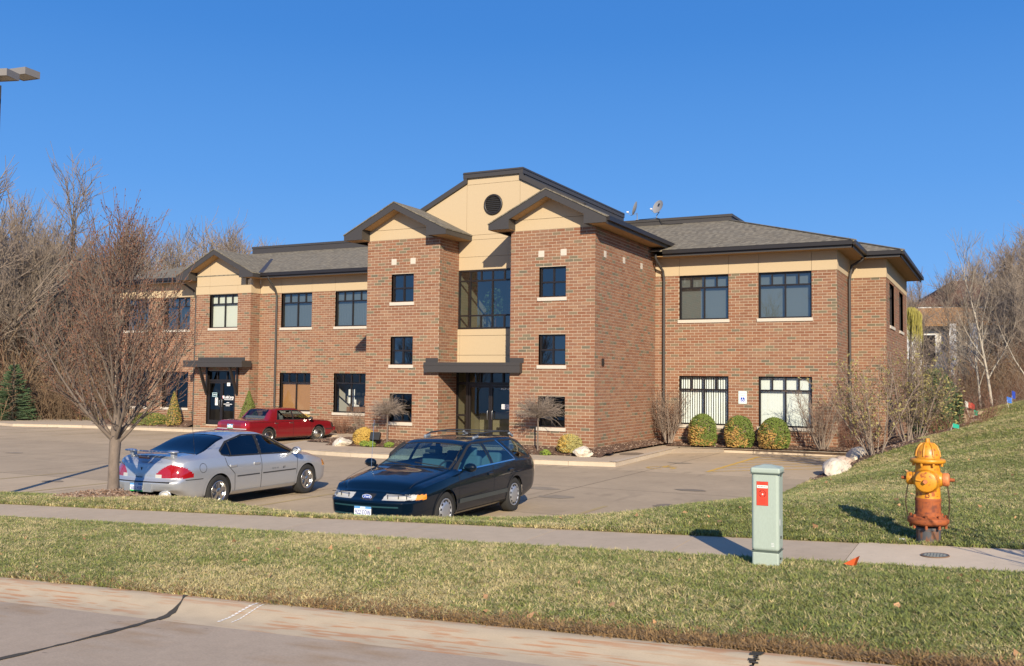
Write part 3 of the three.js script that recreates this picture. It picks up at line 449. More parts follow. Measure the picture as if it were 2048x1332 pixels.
// ---------- ground levels ----------
const lotY = (x) => -.42 + .004 * x;
const farEdge = (x) => .545 + .0384 * (x - 11.59);           // back edge of the pavement, the street climbs to the right
const walkY = (x, z) => farEdge(x) - .0192 * (z - 18.54);
const kerbTop = (x) => .463 + .0384 * (x - 11.59);
const stripY = (x, z) => lerp(farEdge(x) - .024, kerbTop(x), (z - 19.74) / 2.81) + .035 * Math.sin(Math.PI * clamp((z - 19.74) / 2.81, 0, 1));
const TPS = (() => { // smooth surface through surveyed heights
  const a = [];
  for (let x = -46; x <= 34; x += 8) a.push([x, 18.54, farEdge(x)], [x, 19.6, farEdge(x) + .02]);
  for (const [x, y] of [[-46, -1.55], [-30, -.98], [-16, -.45], [-9, -.19], [-4.57, -.03], [-2.87, .025], [-.65, .135], [.37, .175], [.9, .16], [1.85, .09], [2.8, .095], [4.6, .19], [6.15, .31], [6.8, .36], [7.42, .42], [7.9, .49], [8.36, .545], [8.97, .64]]) a.push([x, 17.2, y - .05]);
  a.push([8.6, 13.5, .27], [9, 15.5, .51], [8.2, 9.9, 0], [8.2, 7.6, -.03], [8.5, .2, .12], [9.2, -2.5, .38], [7.75, -3.4, -.24], [7.6, 2.5, -.33], [9.95, 8, .33], [10, 14, .5], [10.1, 4, .33], [10.2, 0, .42], [10.05, -4, .55], [10.2, -8, .62], [10.1, -13, .45], [11.1, -9, .8], [12, 14, .5], [12, 8, .53], [12.1, 0, .85], [12.2, -6, 1.12], [12.37, -12, 1.41], [10.5, -14, .88], [12.4, -18, 1.1], [9, -8, .25], [8.2, -10, .15], [8.4, -16, .15], [16, -4, 1.9], [18, 8, 1.3], [18, -12, 2.3], [26, 0, 2.8], [24, 14, 1.6], [10, -22, .5], [16, -24, 1.4], [28, -20, 3]);
  const n = a.length, N = n + 3, M = [], U = (r2) => (r2 < 1e-9 ? 0 : r2 * Math.log(r2) * .5);
  for (let i = 0; i < N; i++) M.push(new Float64Array(N + 1));
  for (let i = 0; i < n; i++) { for (let j = 0; j < n; j++) M[i][j] = U((a[i][0] - a[j][0]) ** 2 + (a[i][1] - a[j][1]) ** 2); M[i][i] += .15; M[i][n] = M[n][i] = 1; M[i][n + 1] = M[n + 1][i] = a[i][0]; M[i][n + 2] = M[n + 2][i] = a[i][1]; M[i][N] = a[i][2]; }
  for (let i = 0; i < N; i++) { let p = i; for (let k = i + 1; k < N; k++) if (Math.abs(M[k][i]) > Math.abs(M[p][i])) p = k; [M[i], M[p]] = [M[p], M[i]]; for (let k = i + 1; k < N; k++) { const f = M[k][i] / M[i][i]; if (f) for (let j = i; j <= N; j++) M[k][j] -= f * M[i][j]; } }
  const w = new Float64Array(N); for (let i = N - 1; i >= 0; i--) { let s = M[i][N]; for (let j = i + 1; j < N; j++) s -= M[i][j] * w[j]; w[i] = s / M[i][i]; }
  return (x, z) => { let s = w[n] + w[n + 1] * x + w[n + 2] * z; for (let i = 0; i < n; i++) s += w[i] * U((x - a[i][0]) ** 2 + (z - a[i][1]) ** 2); return s; };
})();
function lotDist(x, z) { const R = 1.6, dx = x - (7.25 - R), dz = z - (16.35 - R); return (dx > 0 && dz > 0) ? Math.hypot(dx, dz) - R : Math.max(dx, dz) - R; }
function bankY(x, z) { // lawn from the pavement's back edge over the bank and the hill
  const t = TPS(x, Math.min(z, 18.6)), d = lotDist(x, z), l = lotY(Math.min(x, 7.3)), base = lerp(l, Math.max(t, l - .3), sstep(-.05, .95, d) * .55 + clamp(d / .95, 0, 1) * .45);
  const e = sstep(18.1, 18.54, z); return lerp(base, farEdge(x) + .012, e) + .02 * (fbm(x * .9, z * .9, 61, 2) - .5) * (1 - e) * clamp(d, 0, 1);
}
function inPoly(x, z, p) { let c = false; for (let i = 0, j = p.length - 1; i < p.length; j = i++) if ((p[i][1] > z) !== (p[j][1] > z) && x < (p[j][0] - p[i][0]) * (z - p[i][1]) / (p[j][1] - p[i][1]) + p[i][0]) c = !c; return c; }
const HILL_BED = [[7.35, 3.4], [7.75, 2.3], [8.3, 1.0], [9.0, -.4], [9.75, -1.6], [9.2, -2.8], [9.9, -4.2], [10.45, -6.5], [10.95, -8.5], [10.9, -13.5], [8.5, -18], [7.7, -18], [7.7, -9.1], [6.4, -9.1], [6.4, -6.2], [7.25, -5.1], [7.25, 3.4]];
const TREE_AT = [-1.64, 17.22];
const inMulch = (x, z) => inPoly(x, z, HILL_BED) || Math.hypot((x - TREE_AT[0]) / 1.15, (z - TREE_AT[1]) / .8) < 1;
// sheet over a grid of cells: heights from f(x, z), kept where keep(x, z)
function sheet3(x0, x1, z0, z1, st, f, keep = () => true, uvs = 1) {
  const nx = Math.round((x1 - x0) / st), nz = Math.round((z1 - z0) / st), id = new Map(), p = [], u = [], ix = [];
  const at = (i, j) => { const k = i * (nz + 1) + j; let v = id.get(k); if (v === undefined) { const x = x0 + (x1 - x0) * i / nx, z = z0 + (z1 - z0) * j / nz; v = p.length / 3; id.set(k, v); p.push(x, f(x, z), z); u.push(x * uvs, z * uvs); } return v; };
  for (let i = 0; i < nx; i++) for (let j = 0; j < nz; j++) { if (!keep(x0 + (x1 - x0) * (i + .5) / nx, z0 + (z1 - z0) * (j + .5) / nz)) continue; const a = at(i, j), b = at(i + 1, j), c = at(i + 1, j + 1), d = at(i, j + 1); ix.push(a, d, c, a, c, b); }
  const g = new THREE.BufferGeometry(); g.setAttribute('position', new THREE.BufferAttribute(new Float32Array(p), 3)); g.setAttribute('uv', new THREE.BufferAttribute(new Float32Array(u), 2)); g.setIndex(ix); g.computeVertexNormals(); return g;
}
T.concrete = tex(1024, 1024, (u, v, x, y) => { // 6 m square
  const n = fbm(u * 6, v * 6, 70, 4, 6), m = fbm(u * 60, v * 60, 75, 3, 60), s = fbm(u * 12, v * 4, 79, 3, 4) ; let g = .74 + .2 * n + .12 * (m - .5) + .07 * (hash2(x, y, 2) - .5); if (hash2(x >> 1, y >> 1, 6) > .995) g -= .2; if (s > .68) g -= (s - .68) * 1.1; return [g, g * .985, g * .965];
}, true, 1 / 6);
T.soil = tex(512, 512, (u, v, x, y) => { const n = fbm(u * 16, v * 16, 90, 4, 16), k = hash2(x, y, 3); return [.5 + .5 * n * (.6 + .6 * k), .48 + .4 * n * (.6 + .6 * k), .35 + .3 * n * (.5 + .6 * k)]; }, true, .5);
T.mulch = tex(512, 512, (u, v, x, y) => { const n = fbm(u * 40, v * 12, 33, 3, 4), k = hash2(x >> 1, y >> 2, 3); const g = .35 + .5 * n * (.5 + .9 * k); return [g, g * .86, g * .76]; }, true, .8);
T.rust = tex(1024, 256, (u, v, x, y) => { // 9 m along the kerb, 0.7 m across
  const n = .8 + .2 * fbm(u * 40, v * 6, 14, 3, 2) + .10 * (hash2(x, y, 4) - .5), st = fbm(u * 34 + .6 * v, v * 26, 40, 4, 34), big = fbm(u * 6, v * 3, 48, 2, 3), k = clamp((st - .53) * 7, 0, 1) * clamp((big - .30) * 4, 0, 1) * .62;
  return [lerp(n, .80, k), lerp(n * .95, .36, k), lerp(n * .88, .16, k)];
}, true);
T.road = tex(1024, 1024, (u, v, x, y) => { // 12 m along, 6 m across from the gutter
  const z = v * 6, n = fbm(u * 10, v * 5, 100, 4, 5), m = .16 * (hash2(x, y, 7) - .5) + .10 * (fbm(u * 120, v * 60, 103, 2, 60) - .5), d = fbm(u * 14, v * 30, 110, 4, 2);
  let g = .80 + .2 * n + m; const dirt = clamp((d - .42) * 4, 0, 1) * clamp(1.2 - z / .9, 0, 1); if (hash2(x >> 2, y >> 1, 9) > .9985) g *= .6;
  return [g * lerp(1, .80, dirt), g * lerp(.985, .66, dirt), g * lerp(.965, .48, dirt)];
}, true);
const GM = {
  concrete: [[0.529, 0.410, 0.271], [0.504, 0.391, 0.258], [0.472, 0.366, 0.244], [0.554, 0.430, 0.285]].map((c) => mat(c, .95, { map: T.concrete, bumpMap: T.concrete, bumpScale: .004 })),
  walk: [[0.574, 0.458, 0.321], [0.557, 0.442, 0.313], [0.593, 0.473, 0.333], [0.690, 0.564, 0.408]].map((c) => mat(c, .95, { map: T.concrete, bumpMap: T.concrete, bumpScale: .003 })),
  kerb: mat([.58, .485, .37], .95, { map: T.concrete }), soil: mat([.31, .275, .115], 1, { map: T.soil }), mulch: mat([.20, .125, .085], 1, { map: T.mulch, bumpMap: T.mulch, bumpScale: .03 }),
  rust: mat([.57, .475, .34], .95, { map: T.rust, bumpMap: T.rust, bumpScale: .004 }), road: mat([.48, .375, .27], .93, { map: T.road, bumpMap: T.road, bumpScale: .004 }),
  tar: mat([.085, .078, .075], .85, { map: T.soil }), dark: mat([.12, .10, .075], 1), leaf: mat([.17, .115, .065], 1, { map: T.soil }),
};
// far ground: leaf litter under the woods, rising to the houses on the right
function wildY(x, z) {
  const right = sstep(-2, 14, x + .12 * (z + 20)), up = sstep(-24, -62, z) * 4.4 * right + sstep(-60, -110, z) * 9 * right;
  return -1.0 + .35 * sstep(-30, -40, x) + right * sstep(-8, -20, z) * .9 + up + sstep(12, 30, x) * 1.6 * sstep(30, 5, z) - .9 * sstep(0, 10, z) * sstep(18, 8, x) + (fbm(x * .08, z * .08, 3, 3) - .5) * .8 * sstep(-20, -40, z);
}
struct('ground', sheet3(-300, 240, -340, 90, 3.5, (x, z) => (z > 22 ? Math.min(-.4, kerbTop(x) - 1.2) : wildY(x, z) - (x > -46 && x < 30 && z > -22 ? .35 : 0)), () => true, .35), GM.leaf);

// ---------- street, kerb, pavement ----------
{
  const road = sheet3(-60, 40, 23.12, 36.12, .5, (x, z) => kerbTop(x) - .062 + .018 * Math.min(z - 23.12, 5) - (z > 29 ? .018 * (z - 29) : 0)), uv = road.attributes.uv, p = road.attributes.position;
  for (let i = 0; i < uv.count; i++) uv.setXY(i, p.getX(i) / 12, Math.min(p.getZ(i) - 23.12, 11.9) / 6); struct('road', road, GM.road);
  const prof = [[22.50, -.30], [22.53, -.02], [22.57, 0], [22.66, -.004], [22.76, -.028], [22.88, -.058], [23.0, -.068], [23.16, -.072]];
  const kerb = new THREE.Group(); kerb.name = 'street_kerb'; kerb.userData.kind = 'structure'; scene.add(kerb);
  for (let k = -3; k < 2; k++) { // cast lengths with open joints
    const x0 = 10.265 + k * 15.25 + .008, x1 = x0 + 15.234, P = [], U = [], I = []; const nx = 32;
    for (let i = 0; i <= nx; i++) { const x = lerp(x0, x1, i / nx); prof.forEach(([z, dy], j) => { const w = .012 * (fbm(x * 1.7, j, 5, 2) - .5); P.push(x, kerbTop(x) + dy + w * .4, z + (j > 0 && j < 7 ? w : 0)); U.push(x / 9, (z - 22.5) / .66); }); }
    const m = prof.length; for (let i = 0; i < nx; i++) for (let j = 0; j + 1 < m; j++) { const a = i * m + j; I.push(a, a + 1, a + m + 1, a, a + m + 1, a + m); }
    const g = new THREE.BufferGeometry(); g.setAttribute('position', new THREE.BufferAttribute(new Float32Array(P), 3)); g.setAttribute('uv', new THREE.BufferAttribute(new Float32Array(U), 2)); g.setIndex(I); g.computeVertexNormals(); part(kerb, 'kerb_length', g, GM.rust);
  }
  part(kerb, 'kerb_bed', new GB().hexa([V(-34, kerbTop(-34) - .45, 23.1), V(38, kerbTop(38) - .45, 23.1), V(38, kerbTop(38) - .45, 22.55), V(-34, kerbTop(-34) - .45, 22.55), V(-34, kerbTop(-34) - .09, 23.1), V(38, kerbTop(38) - .09, 23.1), V(38, kerbTop(38) - .09, 22.55), V(-34, kerbTop(-34) - .09, 22.55)]).build(), GM.dark);
  // poured crack filler wandering over the road and up the kerb
  const r = rng(8), L = [], pts = [[5.50, 22.53], [5.55, 22.62], [5.66, 22.80], [5.74, 23.0], [5.80, 23.3], [5.80, 23.9], [5.77, 24.5], [5.74, 25.4], [5.8, 27], [5.8, 30]];
  const surf = (x, z) => { if (z > 23.125) return kerbTop(x) - .062 + .018 * Math.min(z - 23.12, 5) - (z > 29 ? .018 * (z - 29) : 0); for (let j = 0; j + 1 < prof.length; j++) if (z <= prof[j + 1][0]) return kerbTop(x) + lerp(prof[j][1], prof[j + 1][1], (z - prof[j][0]) / (prof[j + 1][0] - prof[j][0])); return kerbTop(x); };
  for (let i = 0; i + 1 < pts.length; i++) { const n = Math.ceil((pts[i + 1][1] - pts[i][1]) / .05); for (let k = 0; k < n; k++) { const t = k / n, z = lerp(pts[i][1], pts[i + 1][1], t), x = lerp(pts[i][0], pts[i + 1][0], t) + .035 * (fbm(z * 5, 1, 3, 3) - .5), w = (z < 23.1 ? .006 : .010) + .05 * Math.max(0, fbm(z * 9, 4, 8, 3) - .22) * (z < 22.7 ? 1.2 : 1); L.push([x, z, w]); } }
  const g = new GB(); for (let i = 0; i + 1 < L.length; i++) { const [a, b] = [L[i], L[i + 1]], Q = (q, s) => V(q[0] + s * q[2], surf(q[0], q[1]) + .006, q[1]); g.quad(Q(a, -1), Q(b, -1), Q(b, 1), Q(a, 1)); } struct('tar_seam', g.build(), GM.tar);
  const rim = new GB(); for (let i = 0; i < 40; i++) { const x = 10.26 + (r() - .5) * .05, z = 22.58 + r() * .5, s = .008 + r() * .02; rim.quad(V(x - s, surf(x, z) + .005, z - s), V(x - s * .6, surf(x, z) + .005, z + s), V(x + s, surf(x, z) + .005, z + s * .5), V(x + s * .4, surf(x, z) + .005, z - s)); } struct('joint_tar', rim.build(), GM.tar);
  const chalk = new GB(), cw = (x0, z0, x1, z1, w) => { for (let i = 0; i < 12; i++) { const t0 = i / 12, t1 = (i + .8) / 12, A = [lerp(x0, x1, t0), lerp(z0, z1, t0)], B = [lerp(x0, x1, t1), lerp(z0, z1, t1)]; chalk.quad(V(A[0] - w, surf(...A) + .005, A[1]), V(B[0] - w * .6, surf(...B) + .005, B[1]), V(B[0] + w * .6, surf(...B) + .005, B[1]), V(A[0] + w, surf(...A) + .005, A[1])); } };
  cw(6.32, 22.60, 6.28, 23.0, .016); cw(6.40, 22.62, 6.40, 22.98, .010); struct('chalk_mark', chalk.build(), mat([.72, .68, .62], .95));

  const walk = new THREE.Group(); walk.name = 'sidewalk'; walk.userData.kind = 'structure'; scene.add(walk);
  for (let k = -32; k < 11; k++) {
    const x0 = 10.34 + k * 1.62 + .005, x1 = x0 + 1.61, z0 = 18.54, z1 = 19.74, y = (x, z) => walkY(x, z) + (k === 0 ? .006 : 0), t = .14, rr = rng(k + 99);
    const m = part(walk, 'slab', new GB().hexa([V(x0, y(x0, z1) - t, z1), V(x1, y(x1, z1) - t, z1), V(x1, y(x1, z0) - t, z0), V(x0, y(x0, z0) - t, z0), V(x0, y(x0, z1), z1), V(x1, y(x1, z1), z1), V(x1, y(x1, z0), z0), V(x0, y(x0, z0), z0)]).build(), GM.walk[k >= 0 ? 3 : Math.floor(rr() * 3)]);
  }
  part(walk, 'bed', new GB().hexa([V(-42, walkY(-42, 19.74) - .3, 19.73), V(28, walkY(28, 19.74) - .3, 19.73), V(28, walkY(28, 18.54) - .3, 18.55), V(-42, walkY(-42, 18.54) - .3, 18.55), V(-42, walkY(-42, 19.74) - .03, 19.73), V(28, walkY(28, 19.74) - .03, 19.73), V(28, walkY(28, 18.54) - .03, 18.55), V(-42, walkY(-42, 18.54) - .03, 18.55)]).build(), GM.dark);
}
struct('verge', sheet3(-45, 30, 19.70, 22.56, .26, (x, z) => stripY(x, z) - .012), GM.soil);
struct('lawn', sheet3(-45, 30, -22, 18.58, .25, (x, z) => bankY(x, z) - .012, (x, z) => lotDist(x, z) > -.12 && !(x < 7.7 && z < -5.4) && !(x < 7.0 && z < 15.6)), GM.soil);

// ---------- car park ----------
{
  const lot = new THREE.Group(); lot.name = 'parking_lot'; lot.userData.kind = 'structure'; scene.add(lot);
  for (let i = 0; i < 15; i++) for (let j = 0; j < 7; j++) {
    const x1 = 7.55 - i * 4.72, x0 = x1 - 4.70, z1 = 16.9 - j * 4.5, z0 = z1 - 4.48, r = hash2(i, j, 77), lane = j === 2 || j === 1 ? 2 : r < .5 ? 0 : r < .8 ? 1 : 3;
    part(lot, 'slab', new GB().quad(V(x0, lotY(x0), z1), V(x1, lotY(x1), z1), V(x1, lotY(x1), z0), V(x0, lotY(x0), z0)).build(), GM.concrete[lane]);
  }
  part(lot, 'bed', new GB().quad(V(-64, lotY(-64) - .012, 16.9), V(7.5, lotY(7.5) - .012, 16.9), V(7.5, lotY(7.5) - .012, -16), V(-64, lotY(-64) - .012, -16)).build(), GM.dark);
}
T.worn = tex(256, 256, (u, v, x, y) => { const k = clamp((fbm(u * 14, v * 14, 200, 4, 14) - .30) * 5, 0, 1); return [lerp(.40, .66, k), lerp(.32, .40, k), lerp(.22, .05, k)]; }, true, 1.3);
const paint = mat([1, 1, 1], .9, { map: T.worn }), paintFaint = mat([.47, .36, .18], .95, { map: T.concrete });
function stripe(x0, z0, x1, z1, w = .1, m = paint) { const a = V(x0, lotY(x0) + .005, z0), b = V(x1, lotY(x1) + .005, z1), s = new THREE.Vector3(b.z - a.z, 0, a.x - b.x).normalize().multiplyScalar(w / 2); const g = new GB().quad(a.clone().add(s), a.clone().sub(s), b.clone().sub(s), b.clone().add(s)); struct('parking_line', g.build(), m); }
stripe(4.40, 2.6, 4.40, -3.6, .12);
for (let k = 0; k < 6; k++) { const z0 = 2.4 - k * 1.15; stripe(4.48, z0, Math.min(7.1, 4.48 + (z0 + 4.7)), Math.max(z0 - 2.62, -4.7), .1, paint); }
for (const x of [-1.2, 1.75, 4.65, -4.1, -7, -9.9]) stripe(x, 10.8, x, 16, .1, paintFaint);
for (let x = -13; x > -34; x -= 2.9) stripe(x, -3.9, x, .9, .1, paintFaint);
{ // worn access symbol
  const g = new GB(), X = 2.9, Z = 2.05, y = lotY(X) + .005, R = .34; for (let i = 3; i < 15; i++) { const a = i / 16 * 6.283, b = (i + .85) / 16 * 6.283, q = (t, r) => V(X + r * Math.cos(t), y, Z + r * Math.sin(t)); g.quad(q(a, R), q(b, R), q(b, R + .09), q(a, R + .09), V(0, 1, 0)); }
  for (const [a, b, c, d] of [[-.05, -.75, .05, -.2], [-.05, -.25, .4, -.16], [.33, -.2, .43, .25], [-.12, -.62, .3, -.54]]) g.quad(V(X + a, y + .001, Z + b), V(X + a, y + .001, Z + d), V(X + c, y + .001, Z + d), V(X + c, y + .001, Z + b), V(0, 1, 0));
  struct('parking_symbol', g.build(), paint);
}
{ // oil drips and scuffs on the bays and the lane
  const r = rng(61), m = mat([.25, .205, .15], .85, { map: T.concrete }), m2 = mat([.33, .27, .195], .95, { map: T.concrete });
  [[-2.4, 9.5], [2.2, 8.6], [-6.3, 12.6], [3.2, 9.9], [-5.5, 10.5], [.4, 7.6], [5.3, 7.2], [-9.5, 6.8], [-13.2, 6.2], [-17, 8], [-3.9, 5.4], [2.9, .2], [5.8, 10.2], [-8.4, 13.2]].forEach(([x, z], i) => { const g = new GB(), n = 16, R = .10 + .26 * r(), c = V(x, lotY(x) + .0035 + .0004 * i, z), q = (k) => { const a = (k % n) / n * 6.283, d = R * (.45 + .9 * fbm(3 + Math.cos(a) * 1.6, 3 + Math.sin(a) * 1.6, 70 + i, 3)); return V(x + Math.cos(a) * d * 1.5, lotY(x + Math.cos(a) * d * 1.5) + .0035 + .0004 * i, z + Math.sin(a) * d); }; for (let k = 0; k < n; k++) g.tri(c, q(k + 1), q(k)); struct('oil_stain', g.build(), i % 2 ? m2 : m); });
}
// raised walk round the entrance with its kerb stones
const KERB = [[-46, -6.5], [-33, -3.3], [-29, -4.2], [-20, -4.3], [-13.3, -4.2], [-12.75, -3.4], [-12.2, -1.2], [-11.6, .9], [-10.9, 2.2], [-9.8, 3.1], [-8, 3.45], [-6.9, 3.55], [-3.2, 3.45], [-.77, 2.82], [.3, 2.72], [1.68, 2.46], [1.30, -4.9]];
{
  const top = (x) => lotY(x) + .135, poly = [...KERB, [7.2, -5.15], [7.2, -7], [-46, -9]];
  const sh = poly.map(([x, z]) => new THREE.Vector2(x, z)), tr = THREE.ShapeUtils.triangulateShape(sh, []), g = new GB();
  for (const [a, b, c] of tr) fix(g, ...[a, b, c].map((i) => V(poly[i][0], top(poly[i][0]) - .002, poly[i][1])), V(0, 1, 0)); struct('entrance_walk', g.build(), GM.walk[1]);
  const kerb = new THREE.Group(); kerb.name = 'kerb'; kerb.userData.kind = 'structure'; scene.add(kerb);
  const run = (p) => { for (let i = 0; i + 1 < p.length; i++) { const a = p[i], b = p[i + 1], L = Math.hypot(b[0] - a[0], b[1] - a[1]), n = Math.max(1, Math.round(L / 2.4)); for (let k = 0; k < n; k++) { const e = .006 / L, q = (t) => V(lerp(a[0], b[0], t), 0, lerp(a[1], b[1], t)), A = q(k / n + e), B = q((k + 1) / n - e), s = new THREE.Vector3(-(B.z - A.z), 0, B.x - A.x).normalize(), W = .22; const Y = (v, d) => v.clone().setY(lotY(v.x) + d), A2 = A.clone().addScaledVector(s, -W), B2 = B.clone().addScaledVector(s, -W); part(kerb, 'kerb_stone', new GB().hexa([Y(A, -.05), Y(B, -.05), Y(B2, -.05), Y(A2, -.05), Y(A.clone().addScaledVector(s, -.02), .137), Y(B.clone().addScaledVector(s, -.02), .137), Y(B2, .137), Y(A2, .137)]).build(), GM.kerb); } } };
  run(KERB); run([[1.30, -4.92], [2.1, -5.02], [3.9, -5.1], [7.25, -5.35]]);
  struct('ramp', new GB().hexa([V(1.32, lotY(1) - .02, -3.6), V(2.9, lotY(1) - .02, -4.98), V(2.9, lotY(1) - .02, -5.0), V(1.32, lotY(1) - .02, -5.0), V(1.32, lotY(1) + .01, -3.6), V(2.9, lotY(1) + .01, -4.98), V(2.9, lotY(1) + .12, -5.0), V(1.32, lotY(1) + .12, -5.0)]).build(), GM.walk[1]);
  struct('water_stain', new GB().geo(new THREE.CircleGeometry(1, 28).rotateX(-Math.PI / 2).scale(.36, 1, .62), MT(.95, lotY(1) + .1375, -.9)).build(), mat([.20, .15, .10], .9));
}
// ---------- planting beds ----------
function chips(list, seed) { // list of [x, y, z]
  const r = rng(seed), g = boxGeo(-.5, -.5, -.5, .5, .5, .5), m = [], c = []; for (const [x, y, z] of list) { m.push(M4(V(x, y, z), EU(r() * 1.2 - .6, r() * 6.3, r() * 1.2 - .6), V(.03 + r() * .07, .008 + r() * .012, .012 + r() * .018))); const t = r(), b = .5 + r() * .9; c.push(t < .6 ? [.19 * b, .115 * b, .075 * b] : t < .93 ? [.30 * b, .22 * b, .165 * b] : [.30 * b, .23 * b, .175 * b]); } return [g, m, c];
}
const chipMat = mat([1, 1, 1], 1), bedChips = [];
function bed(x0, x1, z0, z1, f, keep = () => true, n = 60) {
  struct('mulch_bed', sheet3(x0, x1, z0, z1, .14, (x, z) => f(x, z) + .05 * fbm(x * 3, z * 3, 17, 3), keep), GM.mulch);
  const r = rng(x0 * 31 + z0 * 7 + 900); for (let i = 0; i < (x1 - x0) * (z1 - z0) * n; i++) { const x = lerp(x0, x1, r()), z = lerp(z0, z1, r()); if (keep(x, z)) bedChips.push([x, f(x, z) + .05 * fbm(x * 3, z * 3, 17, 3) + .008, z]); }
}
const rise = (zw, d) => (x, z) => lerp(-.11, lotY(x) + .10, clamp((z - zw) / d, 0, 1)), wob = (x, s) => .14 * fbm(x * 1.3, s, 5, 2);
bed(-2.95, .8, 0, 1.25, rise(0, 1.1), (x, z) => z < .95 + wob(x, 1) && (z < .5 || x < .62)); bed(.0, .8, -6.0, 0, (x, z) => lerp(-.1, lotY(x) + .12, x / .8), (x, z) => x < .5 + wob(z, 3));
bed(.7, 7.2, -6.06, -5.1, (x, z) => lerp(-.16, lotY(x) + .12, clamp((z + 6.06) / .95, 0, 1)), (x, z) => z < -5.2 - .02 * x, 90); bed(-9.9, -5.95, 0, 1.2, rise(0, 1.1), (x, z) => z < .95 + wob(x, 2)); bed(-12.4, -8.9, -6.4, 0, (x, z) => lotY(x) + .14, (x, z) => x > -11.6 + .4 * Math.sin(z), 40);
bed(-20.2, -12.3, -6.39, -5.2, rise(-6.39, 1.1), (x, z) => z < -5.35 + wob(x, 7) && x > -19.6, 40); bed(-29.6, -23.2, -6.39, -5.1, rise(-6.39, 1.1), (x, z) => z < -5.3 + wob(x, 8), 40);
bed(6.3, 11, -18.2, 3.6, (x, z) => Math.max(bankY(Math.max(x, 7.35), z), z < -4.8 ? -.3 : -9) - .01, (x, z) => inPoly(x, z, HILL_BED), 45);
bed(-3.0, -.3, 16.3, 18.2, (x, z) => bankY(x, z) - .03 + .12 * Math.exp(-((x - TREE_AT[0]) ** 2 + ((z - TREE_AT[1]) * 1.3) ** 2) / .5), (x, z) => Math.hypot((x - TREE_AT[0]) / 1.1, (z - TREE_AT[1]) / .72) < 1, 700);
{ const [g, m, c] = chips(bedChips, 4); instanced(scene, 'mulch_chips', g, chipMat, m, c); }

